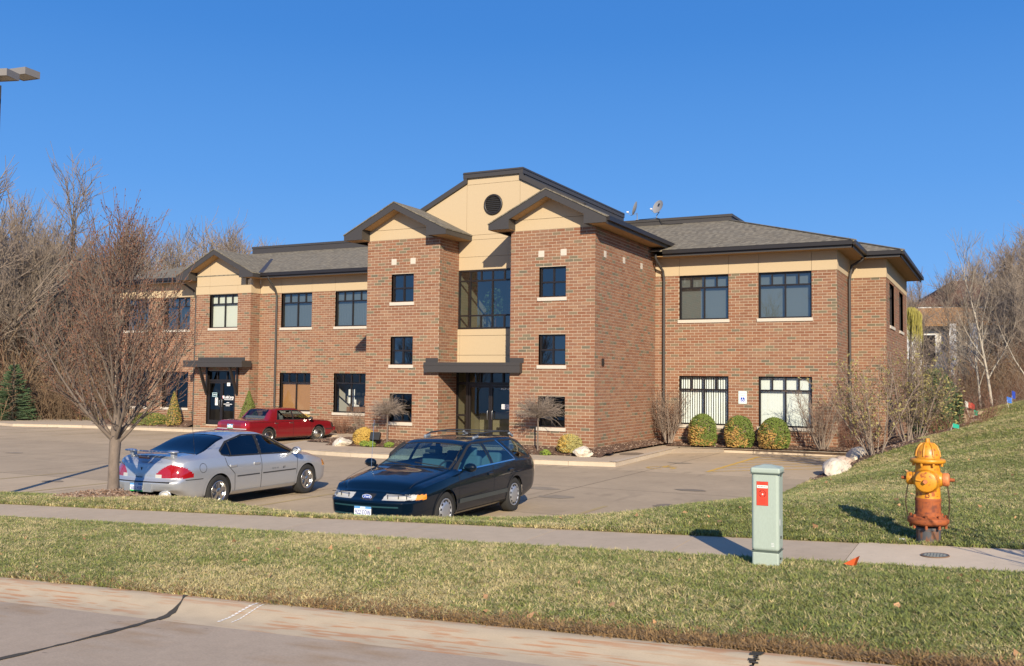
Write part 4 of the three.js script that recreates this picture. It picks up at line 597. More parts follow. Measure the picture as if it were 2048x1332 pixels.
// ---------- grass ----------
{
  const tuft = (seed, n, lean) => { const r = rng(seed), g = new GB(); for (let i = 0; i < n; i++) { const a = r() * 6.283, q = .035 * Math.sqrt(r()), h = .6 + .4 * r(), w = .05 + .03 * r(), b = r() * 6.283, l = lean * (.4 + r()), o = V(Math.cos(a) * q, 0, Math.sin(a) * q), d = V(Math.cos(b), 0, Math.sin(b)), s = V(-d.z, 0, d.x); const p0 = o, p1 = o.clone().addScaledVector(d, l * .35).setY(h * .6), p2 = o.clone().addScaledVector(d, l).setY(h); w; const W = .0042; g.quad(p0.clone().addScaledVector(s, -W), p0.clone().addScaledVector(s, W), p1.clone().addScaledVector(s, W * .8), p1.clone().addScaledVector(s, -W * .8)); g.tri(p1.clone().addScaledVector(s, -W * .8), p1.clone().addScaledVector(s, W * .8), p2); } return g.build(); };
  const gm = phys([1, 1, 1], .9, { transmission: .25, thickness: 0, side: THREE.DoubleSide });
  const tufts = [tuft(1, 7, .030), tuft(2, 7, .045), tuft(3, 8, .06)];
  const r = rng(2024), L = [[[], []], [[], []], [[], []]];
  const add = (x, y, z, hs, brown = 0, grn = 0) => {
    const k = Math.floor(r() * 3), n = fbm(x * .55, z * .8, 50, 3) + .5 * (fbm(x * 3, z * 3, 57, 2) - .5) + grn, dead = r() < clamp(1.16 - n * 1.3, .12, .88), b = .74 + .5 * r(); let c;
    if (brown && r() < brown) c = [.30 * b, .185 * b, .075 * b]; else if (dead) c = [.53 * b, .44 * b, .21 * b]; else { const q = r(); c = [lerp(.15, .29, q) * b, lerp(.20, .295, q) * b, lerp(.045, .07, q) * b]; }
    const h = hs * (.65 + .7 * r()); L[k][0].push(M4(V(x, y - .006, z), EU((r() - .5) * .5, r() * 6.283, (r() - .5) * .5), V(1.25, h, 1.25))); L[k][1].push(c);
  };
  const field = (n, x0, x1, z0, z1, f, hs, keep, brown, grn) => { for (let i = 0; i < n; i++) { const x = lerp(x0, x1, r()), z = lerp(z0, z1, r()); if (keep(x, z)) add(x, f(x, z), z, hs, brown?.(x, z), grn?.(x, z)); } };
  const left = (z) => 11.6 - (28.54 - z) * 1.53 - .6; // west edge of what can be seen from the street
  field(150000, -3, 13.4, 19.70, 22.57, stripY, .040, (x, z) => x > left(z) && !(z > 22.52 + .05 * fbm(x * 4, 2, 3, 2)), (x, z) => .75 * sstep(22.15, 22.5, z + .25 * (fbm(x * 2, 3, 9, 2) - .5)) * sstep(5, 9, x) + .3 * sstep(22.3, 22.5, z), (x, z) => .15 * sstep(20.0, 19.75, z) + .1 * sstep(9, 12, x));
  field(66000, -6, 13.2, 15.9, 18.56, bankY, .042, (x, z) => x > left(z) - .5 && Math.hypot(x - 10.95, z - 18.34) > .19 && lotDist(x, z) > .05 && !inMulch(x, z), null, (x, z) => .12 * sstep(18.2, 18.5, z) + .25 * sstep(7.5, 9, x));
  field(60000, 7.2, 13.2, 6, 16, bankY, .042, (x, z) => lotDist(x, z) > .03 && !inMulch(x, z), null, (x, z) => .22 + .2 * sstep(1.6, .4, lotDist(x, z)) - .25 * Math.exp(-((lotDist(x, z) - 1.1) ** 2) * 6));
  field(52000, 7.2, 13.6, -22, 6, bankY, .05, (x, z) => lotDist(x, z) > .03 && !inMulch(x, z), null, () => .12);
  field(26000, 13.2, 20, 19.7, 22.5, stripY, .045, () => true); field(42000, 13.2, 22, -12, 18.5, bankY, .055, () => true, null, () => .12);
  L.forEach(([m, c], i) => instanced(scene, 'grass', tufts[i], gm, m, c));
  const rl = rng(77), lm = [], lc = []; for (let i = 0; i < 260; i++) { const x = lerp(0, 13, rl()), z = lerp(6, 22.5, rl()); if (z > 18.5 && z < 19.75) continue; if (z < 18.5 && (lotDist(x, z) < .2 || inMulch(x, z))) continue; lm.push(M4(V(x, (z > 19 ? stripY(x, z) : bankY(x, z)) + .03, z), EU(rl() * 1.2, rl() * 6, rl() * 1.2), V(1, 1, 1).multiplyScalar(.5 + rl()))); const b = .6 + rl(); lc.push([.36 * b, .2 * b, .1 * b]); }
  instanced(scene, 'fallen_leaves', new GB().quad(V(-.03, 0, 0), V(0, .006, -.02), V(.035, 0, 0), V(0, .006, .02)).build(), mat([1, 1, 1], .9), lm, lc);
}

// ---------- cars ----------
function pchip(pts) {
  const n = pts.length, d = [], m = []; for (let i = 0; i + 1 < n; i++) d.push((pts[i + 1][1] - pts[i][1]) / (pts[i + 1][0] - pts[i][0]));
  for (let i = 0; i < n; i++) m.push(i === 0 ? d[0] : i === n - 1 ? d[n - 2] : d[i - 1] * d[i] <= 0 ? 0 : 2 * d[i - 1] * d[i] / (d[i - 1] + d[i]));
  return (x) => { let i = 0; while (i < n - 2 && x > pts[i + 1][0]) i++; const h = pts[i + 1][0] - pts[i][0], t = clamp((x - pts[i][0]) / h, 0, 1), t2 = t * t, t3 = t2 * t; return pts[i][1] * (2 * t3 - 3 * t2 + 1) + h * m[i] * (t3 - 2 * t2 + t) + pts[i + 1][1] * (3 * t2 - 2 * t3) + h * m[i + 1] * (t3 - t2); };
}
const CM = {
  grey: phys([.50, .54, .54], 0, { transmission: 1, ior: 1.55, thickness: 0 }),
  clear: phys([.80, .88, .90], 0, { transmission: 1, ior: 1.55, thickness: 0 }), tealGlass: phys([.50, .68, .72], 0, { transmission: 1, ior: 1.6, thickness: 0 }), dark: phys([.035, .04, .05], 0, { transmission: 1, ior: 1.65, thickness: 0 }),
  rubber: mat([.013, .013, .014], .75), tyre: mat([.022, .021, .020], .9), chrome: mat([.75, .75, .74], .16, { metalness: 1 }), alloy: mat([.62, .61, .59], .28, { metalness: 1 }), hub: mat([.50, .51, .53], .42, { metalness: .75 }),
  lamp: phys([.60, .575, .51], .3, { metalness: .25, clearcoat: .6, clearcoatRoughness: .05 }), amber: phys([.75, .28, .03], .2, { clearcoat: 1 }), red: phys([.30, .007, .011], .12, { clearcoat: 1 }), redDark: phys([.13, .008, .012], .15, { clearcoat: 1 }),
  well: mat([.01, .01, .01], 1), plastic: mat([.035, .036, .038], .6),
};
function carBody(root, S) {
  const f = {}; for (const k of ['yb', 'ys', 'yr', 'yt', 'W', 'wr']) f[k] = pchip(S[k]);
  const x0 = S.yb[0][0], x1 = S.yb[S.yb.length - 1][0], ST = .022, ns = Math.round((x1 - x0) / ST), NL = 24, NS = 14, NT = 14, H = NL + NS + NT;
  const cat = (P, t) => { const n = P.length - 1, i = Math.min(n - 1, Math.floor(t * n)), u = t * n - i, p = (k) => P[clamp(k, 0, n)], q = (c) => { const a = p(i - 1)[c], b = p(i)[c], d = p(i + 1)[c], e = p(i + 2)[c]; return .5 * (2 * b + (d - a) * u + (2 * a - 5 * b + 4 * d - e) * u * u + (3 * b - a - 3 * d + e) * u * u * u); }; return [q(0), q(1)]; };
  const section = (x) => { // half outline, from the sill up to the middle of the roof: [z, y]
    const yb = f.yb(x), ys = f.ys(x), yr = f.yr(x), yt = f.yt(x), W = f.W(x), wr = Math.min(f.wr(x), W - .06), o = [];
    const mid = Math.min(.52, lerp(yb, ys, .55)), K = [[W - .13, yb], [W - .035, yb + .07], [W - .006, mid], [W, lerp(mid, ys, .55)], [W - .04, ys]];
    for (let i = 0; i < NL; i++) o.push(cat(K, i / NL));
    for (let i = 0; i < NS; i++) { const t = i / NS, b = .022 * Math.sin(Math.PI * t); o.push([lerp(W - .04, wr, t) + b, lerp(ys, yr, t)]); }
    const R = [[wr, yr], [wr - .06, lerp(yr, yt, .45)], [wr * .5, lerp(yr, yt, .86)], [0, yt]];
    for (let i = 0; i <= NT; i++) o.push(cat(R, i / NT));
    return o;
  };
  const pull = (x, y) => { let d = 0; if (S.nose) d += S.nose(y) * sstep(x1 - .45, x1, x); if (S.tail) d += S.tail(y) * sstep(x0 + .5, x0, x); return x + d; };
  const P = [], id = [], secs = [];
  for (let i = 0; i <= ns; i++) { const x = lerp(x0, x1, i / ns), s = section(x), row = []; secs.push(s); for (let j = 0; j <= 2 * H; j++) { const [z, y] = s[j <= H ? j : 2 * H - j], sg = j <= H ? 1 : -1; row.push(P.length / 3); P.push(pull(x, y), y, sg * z); } id.push(row); }
  const faces = []; const zone = (j) => { const k = j < H ? j : 2 * H - 1 - j; return k < NL ? 'low' : k < NL + NS ? 'side' : 'top'; };
  for (let i = 0; i < ns; i++) for (let j = 0; j < 2 * H; j++) { const a = id[i][j], b = id[i + 1][j], c = id[i + 1][j + 1], d = id[i][j + 1], z = zone(j); faces.push([a, c, b, z], [a, d, c, z]); }
  for (const end of [0, ns]) { // rounded end faces
    const s = secs[end], x = end ? x1 : x0, M = 72, rows = [], bulge = (end ? S.bulgeF : S.bulgeR) ?? .08;
    for (let j = 0; j < H; j++) { const [z, y] = s[j], row = []; for (let k = 0; k <= M; k++) { if (k === 0) { row.push(id[end][j]); continue; } if (k === M) { row.push(id[end][2 * H - j]); continue; } const zz = lerp(z, -z, k / M); row.push(P.length / 3); P.push(pull(x, y) + (end ? 1 : -1) * bulge * (1 - Math.abs(zz / z) ** 2.8) * sstep(f.yt(x) + .0, f.yt(x) - .12, y), y, zz); } rows.push(row); }
    rows.push(Array(M + 1).fill(id[end][H]));
    for (let j = 0; j < H; j++) for (let k = 0; k < M; k++) { const a = rows[j][k], b = rows[j][k + 1], c = rows[j + 1][k + 1], d = rows[j + 1][k], z = end ? 'front' : 'rear'; end ? faces.push([a, c, b, z], [a, d, c, z]) : faces.push([a, b, c, z], [a, c, d, z]); }
  }
  const g = new THREE.BufferGeometry(), keep = faces.filter(([a, b, c]) => a !== b && b !== c && a !== c); g.setAttribute('position', new THREE.BufferAttribute(new Float32Array(P), 3)); g.setIndex(keep.flatMap((q) => [q[0], q[1], q[2]]));
  g.computeVertexNormals(); const N = g.attributes.normal.array, sets = {};
  for (const [a, b, c, z] of keep) { const m = [0, 1, 2].map((k) => (P[a * 3 + k] + P[b * 3 + k] + P[c * 3 + k]) / 3); if (Math.abs(m[2]) > .45 && S.axles.some((xw) => Math.hypot(m[0] - xw, m[1] - S.r) < S.arch) && (z === 'low' || z === 'side')) continue; const key = S.region(m[0], m[1], Math.abs(m[2]), z, m[2]); (sets[key] ??= []).push(a, b, c); }
  for (const [key, ix] of Object.entries(sets)) {
    const [name, m] = S.mats[key], map = new Map(), p = [], n = [], I = []; for (const v of ix) { let k = map.get(v); if (k === undefined) { k = p.length / 3; map.set(v, k); p.push(P[v * 3], P[v * 3 + 1], P[v * 3 + 2]); n.push(N[v * 3], N[v * 3 + 1], N[v * 3 + 2]); } I.push(k); }
    // loose pieces (each lamp, each pane) become parts of their own
    const par = p.length / 3, root_ = Array.from({ length: par }, (_, i) => i), find = (i) => { while (root_[i] !== i) i = root_[i] = root_[root_[i]]; return i; };
    for (let i = 0; i < I.length; i += 3) { root_[find(I[i])] = find(I[i + 1]); root_[find(I[i + 1])] = find(I[i + 2]); }
    const groups = new Map(); for (let i = 0; i < I.length; i += 3) { const r = find(I[i]); if (!groups.has(r)) groups.set(r, []); groups.get(r).push(I[i], I[i + 1], I[i + 2]); }
    const big = [...groups.values()].filter((q) => q.length > 60), small = [...groups.values()].filter((q) => q.length <= 60).flat(); const lots = key === 'paint' ? [[...groups.values()].flat()] : big.length ? big : [small];
    for (const q of lots) { const G = new THREE.BufferGeometry(); const mm = new Map(), pp = [], nn = [], qq = []; for (const v of q) { let k = mm.get(v); if (k === undefined) { k = pp.length / 3; mm.set(v, k); pp.push(p[v * 3], p[v * 3 + 1], p[v * 3 + 2]); nn.push(n[v * 3], n[v * 3 + 1], n[v * 3 + 2]); } qq.push(k); } G.setAttribute('position', new THREE.BufferAttribute(new Float32Array(pp), 3)); G.setAttribute('normal', new THREE.BufferAttribute(new Float32Array(nn), 3)); G.setIndex(qq); part(root, name, G, m); }
  }
  const zAt = (x, y) => { const s = section(clamp(x, x0, x1)); for (let i = 0; i < H; i++) if (y >= s[i][1] && y <= s[i + 1][1] + 1e-6) return lerp(s[i][0], s[i + 1][0], (y - s[i][1]) / Math.max(1e-6, s[i + 1][1] - s[i][1])); return s[NL][0]; };
  const topAt = (x, z) => { const s = section(clamp(x, x0, x1)); for (let i = NL + NS; i < H; i++) if (z <= s[i][0] && z >= s[i + 1][0] - 1e-6) return lerp(s[i][1], s[i + 1][1], (s[i][0] - z) / Math.max(1e-6, s[i][0] - s[i + 1][0])); return f.yt(x); };
  // narrow strip following the body side through (x, y) points
  const ribbon = (list, w, sides = [1, -1], lift = .004) => { const G = new GB(), L = []; for (let i = 0; i + 1 < list.length; i++) { const n = Math.max(1, Math.ceil(Math.hypot(list[i + 1][0] - list[i][0], list[i + 1][1] - list[i][1]) / .035)); for (let k = 0; k < n; k++) L.push([lerp(list[i][0], list[i + 1][0], k / n), lerp(list[i][1], list[i + 1][1], k / n)]); } L.push(list[list.length - 1]);
    for (const s of sides) for (let i = 0; i + 1 < L.length; i++) { const q = (k, e) => { const a = L[Math.max(k - 1, 0)], b = L[Math.min(k + 1, L.length - 1)], l = Math.hypot(b[0] - a[0], b[1] - a[1]) || 1, x = L[k][0] - (b[1] - a[1]) / l * e * w / 2, y = L[k][1] + (b[0] - a[0]) / l * e * w / 2; return V(pull(x, y), y, s * (zAt(x, y) + lift)); }; G.quad(q(i, -1), q(i + 1, -1), q(i + 1, 1), q(i, 1)); } return G.build(); };
  const topRibbon = (list, w, lift = .004) => { const G = new GB(), L = []; for (let i = 0; i + 1 < list.length; i++) { const n = Math.max(1, Math.ceil(Math.hypot(list[i + 1][0] - list[i][0], list[i + 1][1] - list[i][1]) / .04)); for (let k = 0; k < n; k++) L.push([lerp(list[i][0], list[i + 1][0], k / n), lerp(list[i][1], list[i + 1][1], k / n)]); } L.push(list[list.length - 1]);
    for (let i = 0; i + 1 < L.length; i++) { const q = (k, e) => { const a = L[Math.max(k - 1, 0)], b = L[Math.min(k + 1, L.length - 1)], l = Math.hypot(b[0] - a[0], b[1] - a[1]) || 1, x = L[k][0] - (b[1] - a[1]) / l * e * w / 2, z = L[k][1] + (b[0] - a[0]) / l * e * w / 2; const y = topAt(x, Math.abs(z)); return V(pull(x, y), y + lift, z); }; G.quad(q(i, 1), q(i + 1, 1), q(i + 1, -1), q(i, -1)); } return G.build(); };
  // wheel housings and floor
  const w = new GB(); for (const xw of S.axles) for (const s of [-1, 1]) { const n = 16; for (let k = 0; k < n; k++) { const a = lerp(-.15, Math.PI + .15, k / n), b = lerp(-.15, Math.PI + .15, (k + 1) / n), q = (t, z) => V(xw + Math.cos(t) * S.arch, S.r + Math.sin(t) * S.arch, s * z); w.quad(q(a, .5), q(b, .5), q(b, .86), q(a, .86)); w.tri(V(xw, S.r, s * .5), q(a, .5), q(b, .5)); } }
  part(root, 'wheel_housing', w.build(), CM.well); part(root, 'underbody', boxGeo(x0 + .3, .2, -.5, x1 - .3, .28, .5), CM.well); part(root, 'underbody', boxGeo(S.axles[0] + .5, .19, -.76, S.axles[1] - .5, .26, .76), CM.well);
  const lip = new GB(); void lip; for (const xw of S.axles) { const L = []; for (let k = 0; k <= 24; k++) { const a = lerp(-.18, Math.PI + .18, k / 24); L.push([xw + Math.cos(a) * (S.arch + .005), S.r + Math.sin(a) * (S.arch + .005)]); } part(root, 'arch_lip', ribbon(L, S.lipW ?? .035, [1, -1], .008), S.lipMat ?? S.mats.paint[1]); }
  return { ribbon, topRibbon, zAt, topAt, f, pull };
}
const lathe = (pts, n = 40) => new THREE.LatheGeometry(pts.map(([r, y]) => new THREE.Vector2(r, y)), n).rotateX(Math.PI / 2); // axis along z
function wheel(root, x, z, r, style, wdt = .2, steer = 0) { // outer face towards +z for z > 0
  const g = new THREE.Group(); g.name = 'wheel'; g.position.set(x, r, z); g.rotation.y = (z < 0 ? Math.PI : 0) + steer; root.add(g);
  const R = r * .64, h = wdt / 2, tyre = lathe([[R, -h + .02], [R + .02, -h], [r - .04, -h], [r - .01, -h + .03], [r, -h + .06], [r, h - .06], [r - .01, h - .03], [r - .04, h], [R + .02, h], [R, h - .02], [R, -h + .02]], 48);
  part(g, 'tyre', tyre, CM.tyre);
  const rim = new GB(), m = style === 'spokes' ? CM.alloy : style === 'cover' ? CM.alloy : CM.hub;
  rim.geo(lathe([[R, h - .015], [R, h - .005], [R - .02, h - .004], [R - .03, h - .03], [R - .035, h - .09], [.02, h - .10]], 48));
  if (style === 'spokes') { for (let k = 0; k < 5; k++) { const a = k / 5 * 6.283 + .3, q = (rr, da, zz) => V(Math.cos(a + da) * rr, Math.sin(a + da) * rr, zz); rim.hexa([q(.03, -.8, h - .06), q(R - .01, -.26, h - .06), q(R - .01, .26, h - .06), q(.03, .8, h - .06), q(.035, -.7, h - .012), q(R - .015, -.2, h - .016), q(R - .015, .2, h - .016), q(.035, .7, h - .012)]); } rim.geo(lathe([[.062, h - .02], [.058, h - .004], [.0, h - .002]], 20)); }
  else if (style === 'hubcap') { rim.geo(lathe([[R - .04, h - .03], [R - .05, h - .004], [R * .5, h + .012], [0, h + .014]], 40)); }
  else rim.geo(lathe([[R - .03, h - .03], [R - .05, h - .012], [.09, h - .006], [.07, h + .02], [0, h + .024]], 40));
  part(g, style === 'spokes' ? 'rim' : 'wheel_cover', rim.build(), m);
  const hol = new GB(), n = style === 'hubcap' ? 12 : style === 'cover' ? 16 : 5; for (let k = 0; k < n; k++) { const a = (k + .5) / n * 6.283, rr = style === 'spokes' ? .04 : R - .045, s = style === 'hubcap' ? .018 : style === 'cover' ? .014 : .006; hol.geo(new THREE.CylinderGeometry(s, s, .012, 8).rotateX(Math.PI / 2), MT(Math.cos(a) * rr, Math.sin(a) * rr, style === 'hubcap' ? h - .006 : style === 'cover' ? h - .012 : h)); } part(g, style === 'spokes' ? 'lug_nut' : 'cover_slot', hol.build(), CM.rubber, 'stuff');
  return g;
}
function cabin(root, o) {
  const c = o.mat ?? mat([.20, .22, .24], .9), seat = (x, z, w) => { const g = new GB(); g.geo(new RoundedBoxGeometry(.5, .16, w, 2, .05), MT(x, .46, z)); g.geo(new RoundedBoxGeometry(.14, .62, w * .96, 2, .05), M4(V(x - .27, .78, z), EU(0, 0, .2))); if (w < .8) g.geo(new RoundedBoxGeometry(.09, .18, .26, 2, .04), M4(V(x - .36, 1.14, z), EU(0, 0, .15))); return g.build(); };
  for (const z of [-.36, .36]) part(root, 'seat', seat(o.front, z, .5), c); part(root, 'rear_seat', seat(o.rear, 0, 1.2), c);
  part(root, 'dashboard', new GB().geo(new RoundedBoxGeometry(.42, .22, 1.35, 2, .06), MT(o.dash, .80, 0)).build(), CM.plastic); part(root, 'cabin_floor', boxGeo(o.rear - .7, .3, -.68, o.dash + .3, .34, .68), CM.plastic);
  const wy = o.wheelSide; part(root, 'steering_wheel', new GB().geo(new THREE.TorusGeometry(.18, .016, 8, 28).rotateY(Math.PI / 2), M4(V(o.dash - .34, .88, wy * .36), EU(0, 0, .45))).geo(new THREE.CylinderGeometry(.05, .05, .05, 12).rotateZ(Math.PI / 2), MT(o.dash - .32, .87, wy * .36)).build(), CM.plastic);
  part(root, 'rear_mirror', new GB().geo(new RoundedBoxGeometry(.03, .06, .2, 2, .012), MT(o.dash - .38, 1.2, 0)).build(), CM.plastic);
}
const polyHas = (p) => (x, y) => inPoly(x, y, p);
const plateTex = (txt, col = '#2a3c8a') => print(256, 128, (c) => { c.fillStyle = '#eef1f4'; c.fillRect(0, 0, 256, 128); c.fillStyle = '#5d9ad0'; c.fillRect(0, 0, 256, 30); c.fillStyle = '#3a5'; c.fillRect(0, 108, 256, 20); c.fillStyle = '#eef1f4'; c.fillRect(90, 6, 76, 18); c.fillStyle = col; c.font = 'bold 78px sans-serif'; c.textAlign = 'center'; c.fillText(txt, 128, 102, 236); });
function mirrors(root, x, y, z, m, right = true) { for (const s of right ? [-1, 1] : [-1]) { const q = part(root, 'door_mirror', new GB().geo(new THREE.SphereGeometry(1, 16, 12).scale(.07, .075, .115), MT(x, y, s * (z + .12))).bar(V(x + .02, y - .05, s * (z - .02)), V(x, y - .03, s * (z + .08)), .07, .04).build(), m); part(q, 'mirror_glass', new GB().geo(new THREE.CircleGeometry(.085, 16).rotateY(-Math.PI / 2).scale(1, .75, 1), MT(x - .058, y, s * (z + .12))).build(), CM.chrome); } }

{ // ---- dark estate car, nose to the street ----
  const car = thing('estate_car', 'dark blue green estate car with roof rails facing the street, parked nearest the grass', 'car', [2.61, lotY(2.61), 13.75], 272.4 * Math.PI / 180);
  const paintM = phys([.0012, .006, .014], .35, { clearcoat: .85, clearcoatRoughness: .01, specularIntensity: .15 });
  const fd = polyHas([[.80, .95], [.12, 1.285], [-.06, 1.325], [-.36, 1.335], [-.36, .965]]), rd = polyHas([[-.44, .968], [-.44, 1.335], [-.98, 1.335], [-1.36, .985]]), qw = polyHas([[-1.16, 1.33], [-1.50, 1.02], [-1.62, .99], [-2.22, 1.0], [-2.30, 1.05], [-2.02, 1.24], [-1.7, 1.32]]);
  const b = carBody(car, {
    axles: [-1.345, 1.345], r: .324, arch: .365, bulgeF: .10, bulgeR: .06,
    yb: [[-2.57, .36], [-2.2, .27], [-1.8, .21], [1.8, .21], [2.1, .22], [2.33, .25]], ys: [[-2.57, .86], [-2.3, .93], [-1.3, .955], [0, .925], [.8, .895], [1.4, .83], [1.9, .755], [2.2, .69], [2.33, .655]],
    yr: [[-2.57, .90], [-2.5, 1.0], [-2.3, 1.17], [-2.05, 1.29], [-1.6, 1.36], [-.6, 1.375], [0, 1.345], [.25, 1.265], [.95, .93], [1.4, .865], [1.9, .785], [2.2, .71], [2.33, .67]], yt: [[-2.57, .93], [-2.5, 1.04], [-2.3, 1.22], [-2.05, 1.345], [-1.6, 1.41], [-.6, 1.43], [0, 1.40], [.25, 1.325], [.98, .99], [1.4, .925], [1.9, .835], [2.2, .745], [2.33, .685]],
    W: [[-2.57, .70], [-2.45, .80], [-2.2, .86], [-1.3, .895], [0, .905], [1.3, .90], [1.9, .85], [2.15, .78], [2.33, .64]], wr: [[-2.57, .60], [-2.3, .58], [-1.5, .58], [-.3, .575], [.2, .60], [.95, .72], [1.4, .70], [2.0, .62], [2.33, .5]],
    nose: (y) => (y > .54 ? -.10 * sstep(.54, .60, y) - .05 * sstep(.6, .7, y) : 0) + (y < .33 ? -.06 : 0),
    mats: { paint: ['body', paintM], clear: ['window', CM.tealGlass], screen: ['windscreen', CM.tealGlass], lamp: ['headlight', CM.lamp], amber: ['indicator', CM.amber], red: ['tail_light', CM.red], bump: ['bumper', paintM], trim: ['trim', CM.rubber] },
    region: (x, y, z, zn) => {
      if (y > .578 && y < .655 && x > 1.93 && z > .28 + 6 * (y - .617) ** 2 && zn !== 'top') return z > .76 || x < 2.06 ? 'amber' : 'lamp';
      if (zn === 'front' && y > .575 && y < .65 && z < .11) return 'trim';
      if (zn === 'side' && (fd(x, y) || rd(x, y) || qw(x, y))) return 'clear';
      if (zn === 'top' && x > .22 && x < .93) return 'screen'; if (zn === 'top' && x < -2.12 && x > -2.5) return 'clear';
      if (x < -2.40 && y > .68 && y < .80 && z > .5 && zn !== 'top') return 'red'; if (y < .50 && (x > 2.02 || x < -2.25)) return 'bump'; return 'paint';
    },
  });
  const sides = (L, w, lift) => b.ribbon(L, w, [1, -1], lift);
  part(car, 'window_seal', sides([[.84, .945], [.12, 1.29], [-.06, 1.335], [-1.0, 1.345]], .03), CM.rubber); part(car, 'window_seal', sides([[.82, .935], [0, .95], [-1.4, .975], [-1.02, 1.345]], .022), CM.chrome);
  part(car, 'window_seal', sides([[-.36, .96], [-.36, 1.34], [-.45, 1.34], [-.45, .965]], .03), CM.rubber); part(car, 'window_seal', sides([[-1.16, 1.335], [-1.5, 1.02], [-1.62, .985], [-2.22, .995], [-2.30, 1.05], [-2.02, 1.245], [-1.7, 1.325], [-1.16, 1.335]], .03), CM.rubber);
  part(car, 'screen_seal', b.topRibbon([[.93, -.66], [.97, -.3], [.985, 0], [.97, .3], [.93, .66]], .05), CM.rubber); part(car, 'screen_seal', b.topRibbon([[.22, -.57], [.215, 0], [.22, .57]], .035), CM.rubber); for (const s of [-1, 1]) part(car, 'screen_seal', b.topRibbon([[.93, s * .69], [.6, s * .655], [.22, s * .585]], .04), CM.rubber);
  for (const L of [[[.98, .28], [.93, .5], [.90, .9]], [[-.405, .25], [-.405, .96]], [[-1.36, .985], [-1.28, .8], [-1.0, .62]]]) part(car, 'door_gap', sides(L, .012, .002), CM.rubber);
  part(car, 'side_moulding', sides([[.92, .44], [-.98, .44]], .075, .012), phys([.02, .035, .04], .4, { clearcoat: .6 })); for (const q of [1, -1]) part(car, 'sill', b.ribbon([[.95, .245], [-.96, .245]], .05, [q], .008), CM.plastic);
  for (const x of [-.24, -1.12]) part(car, 'door_handle', new GB().geo(new RoundedBoxGeometry(.19, .05, .03, 2, .012), MT(x, .80, -(b.zAt(x, .80) + .008))).geo(new RoundedBoxGeometry(.19, .05, .03, 2, .012), MT(x, .80, b.zAt(x, .80) + .008)).build(), paintM);
  for (const y of [.475, .345]) { const G = new GB(); for (let k = -14; k < 14; k++) { const q = (t) => V(2.335 + .102 * (1 - (t / .64) ** 2), y, t); G.bar(q(k / 24), q((k + 1) / 24), .02, .022); } part(car, 'bumper_strip', G.build(), phys([.02, .06, .07], .25, { clearcoat: 1 })); }
  sheet(car, 'number_plate', .31, .155, [2.452, .395, 0], plateTex('922 EOW'), { ry: Math.PI / 2 }); part(car, 'plate_frame', boxGeo(2.40, .31, -.16, 2.449, .48, .16), CM.rubber);
  for (const q of [-1, 1]) { const g = new GB(); for (const z of [.36, .53, .65]) { const x = 2.228 + .1 * (1 - Math.pow(z / .63, 2.8)); g.box(x - .01, .585, q * z - .004, x + .006, .648, q * z + .004); } part(car, 'lamp_divider', g.build(), CM.plastic); const h = new GB(); for (let z = .34; z < .72; z += .03) { const X = (t) => 2.23 + .1 * (1 - Math.pow(Math.min(t, .63) / .63, 2.8)); h.bar(V(X(z), .578, q * z), V(X(z + .03), .578, q * (z + .03)), .012, .008); h.bar(V(X(z) - .006, .655, q * z), V(X(z + .03) - .006, .655, q * (z + .03)), .012, .008); } part(car, 'lamp_rim', h.build(), CM.rubber, 'stuff'); }
  for (const q of [1, -1]) part(car, 'tail_light', b.ribbon([[-2.34, .735], [-2.46, .735]], .11, [q], .006), CM.red);
  sheet(car, 'oval_badge', .18, .076, [2.335, .612, 0], print(256, 110, (c) => { c.clearRect(0, 0, 256, 110); c.fillStyle = '#dfe6f2'; c.beginPath(); c.ellipse(128, 55, 126, 53, 0, 0, 7); c.fill(); c.fillStyle = '#12409c'; c.beginPath(); c.ellipse(128, 55, 118, 46, 0, 0, 7); c.fill(); c.fillStyle = '#f2f5fa'; c.font = 'italic bold 66px serif'; c.textAlign = 'center'; c.fillText('Ford', 128, 76, 170); }), { ry: Math.PI / 2, alpha: true });
  part(car, 'bonnet_gap', b.topRibbon([[2.2, -.62], [1.6, -.70], [1.0, -.76]], .012, .003), CM.rubber); part(car, 'bonnet_gap', b.topRibbon([[2.2, .62], [1.6, .70], [1.0, .76]], .012, .003), CM.rubber);
  for (const [a, c] of [[-.62, -.02], [.02, .56]]) part(car, 'wiper', new GB().bar(V(.965, 1.0, a), V(.90, 1.045, c), .014, .014).build(), CM.rubber);
  mirrors(car, .72, .985, .87, paintM); cabin(car, { front: -.15, rear: -1.05, dash: .72, wheelSide: -1, mat: mat([.10, .17, .20], .9) });
  for (const s of [-1, 1]) { // roof rails on feet, joined by two cross bars
    const z = s * .50, rail = part(car, 'roof_rail', new GB().tube([V(-.35, 1.42, z), V(-.55, 1.475, z), V(-1.2, 1.49, z), V(-1.85, 1.465, z), V(-2.02, 1.385, z)], .016, 8, true).build(), CM.plastic); for (const x of [-.42, -1.95]) part(rail, 'rail_foot', new GB().geo(new RoundedBoxGeometry(.2, .05, .05, 2, .02), M4(V(x, x < -1 ? 1.40 : 1.42, z), EU(0, 0, x < -1 ? .35 : -.1))).build(), mat([.2, .23, .27], .4));
  }
  for (const x of [-.8, -1.6]) part(car, 'cross_bar', new GB().bar(V(x, 1.485, -.5), V(x, 1.485, .5), .045, .015).build(), CM.plastic);
  part(car, 'aerial', new GB().tube([V(1.15, .88, .70), V(1.05, 1.75, .72)], .0035, 5).build(), CM.steel ?? CM.chrome);
  for (const x of [-1.345, 1.345]) for (const s of [-1, 1]) wheel(car, x, s * .775, .324, 'hubcap', .205, x > 0 ? .0 : 0);
}
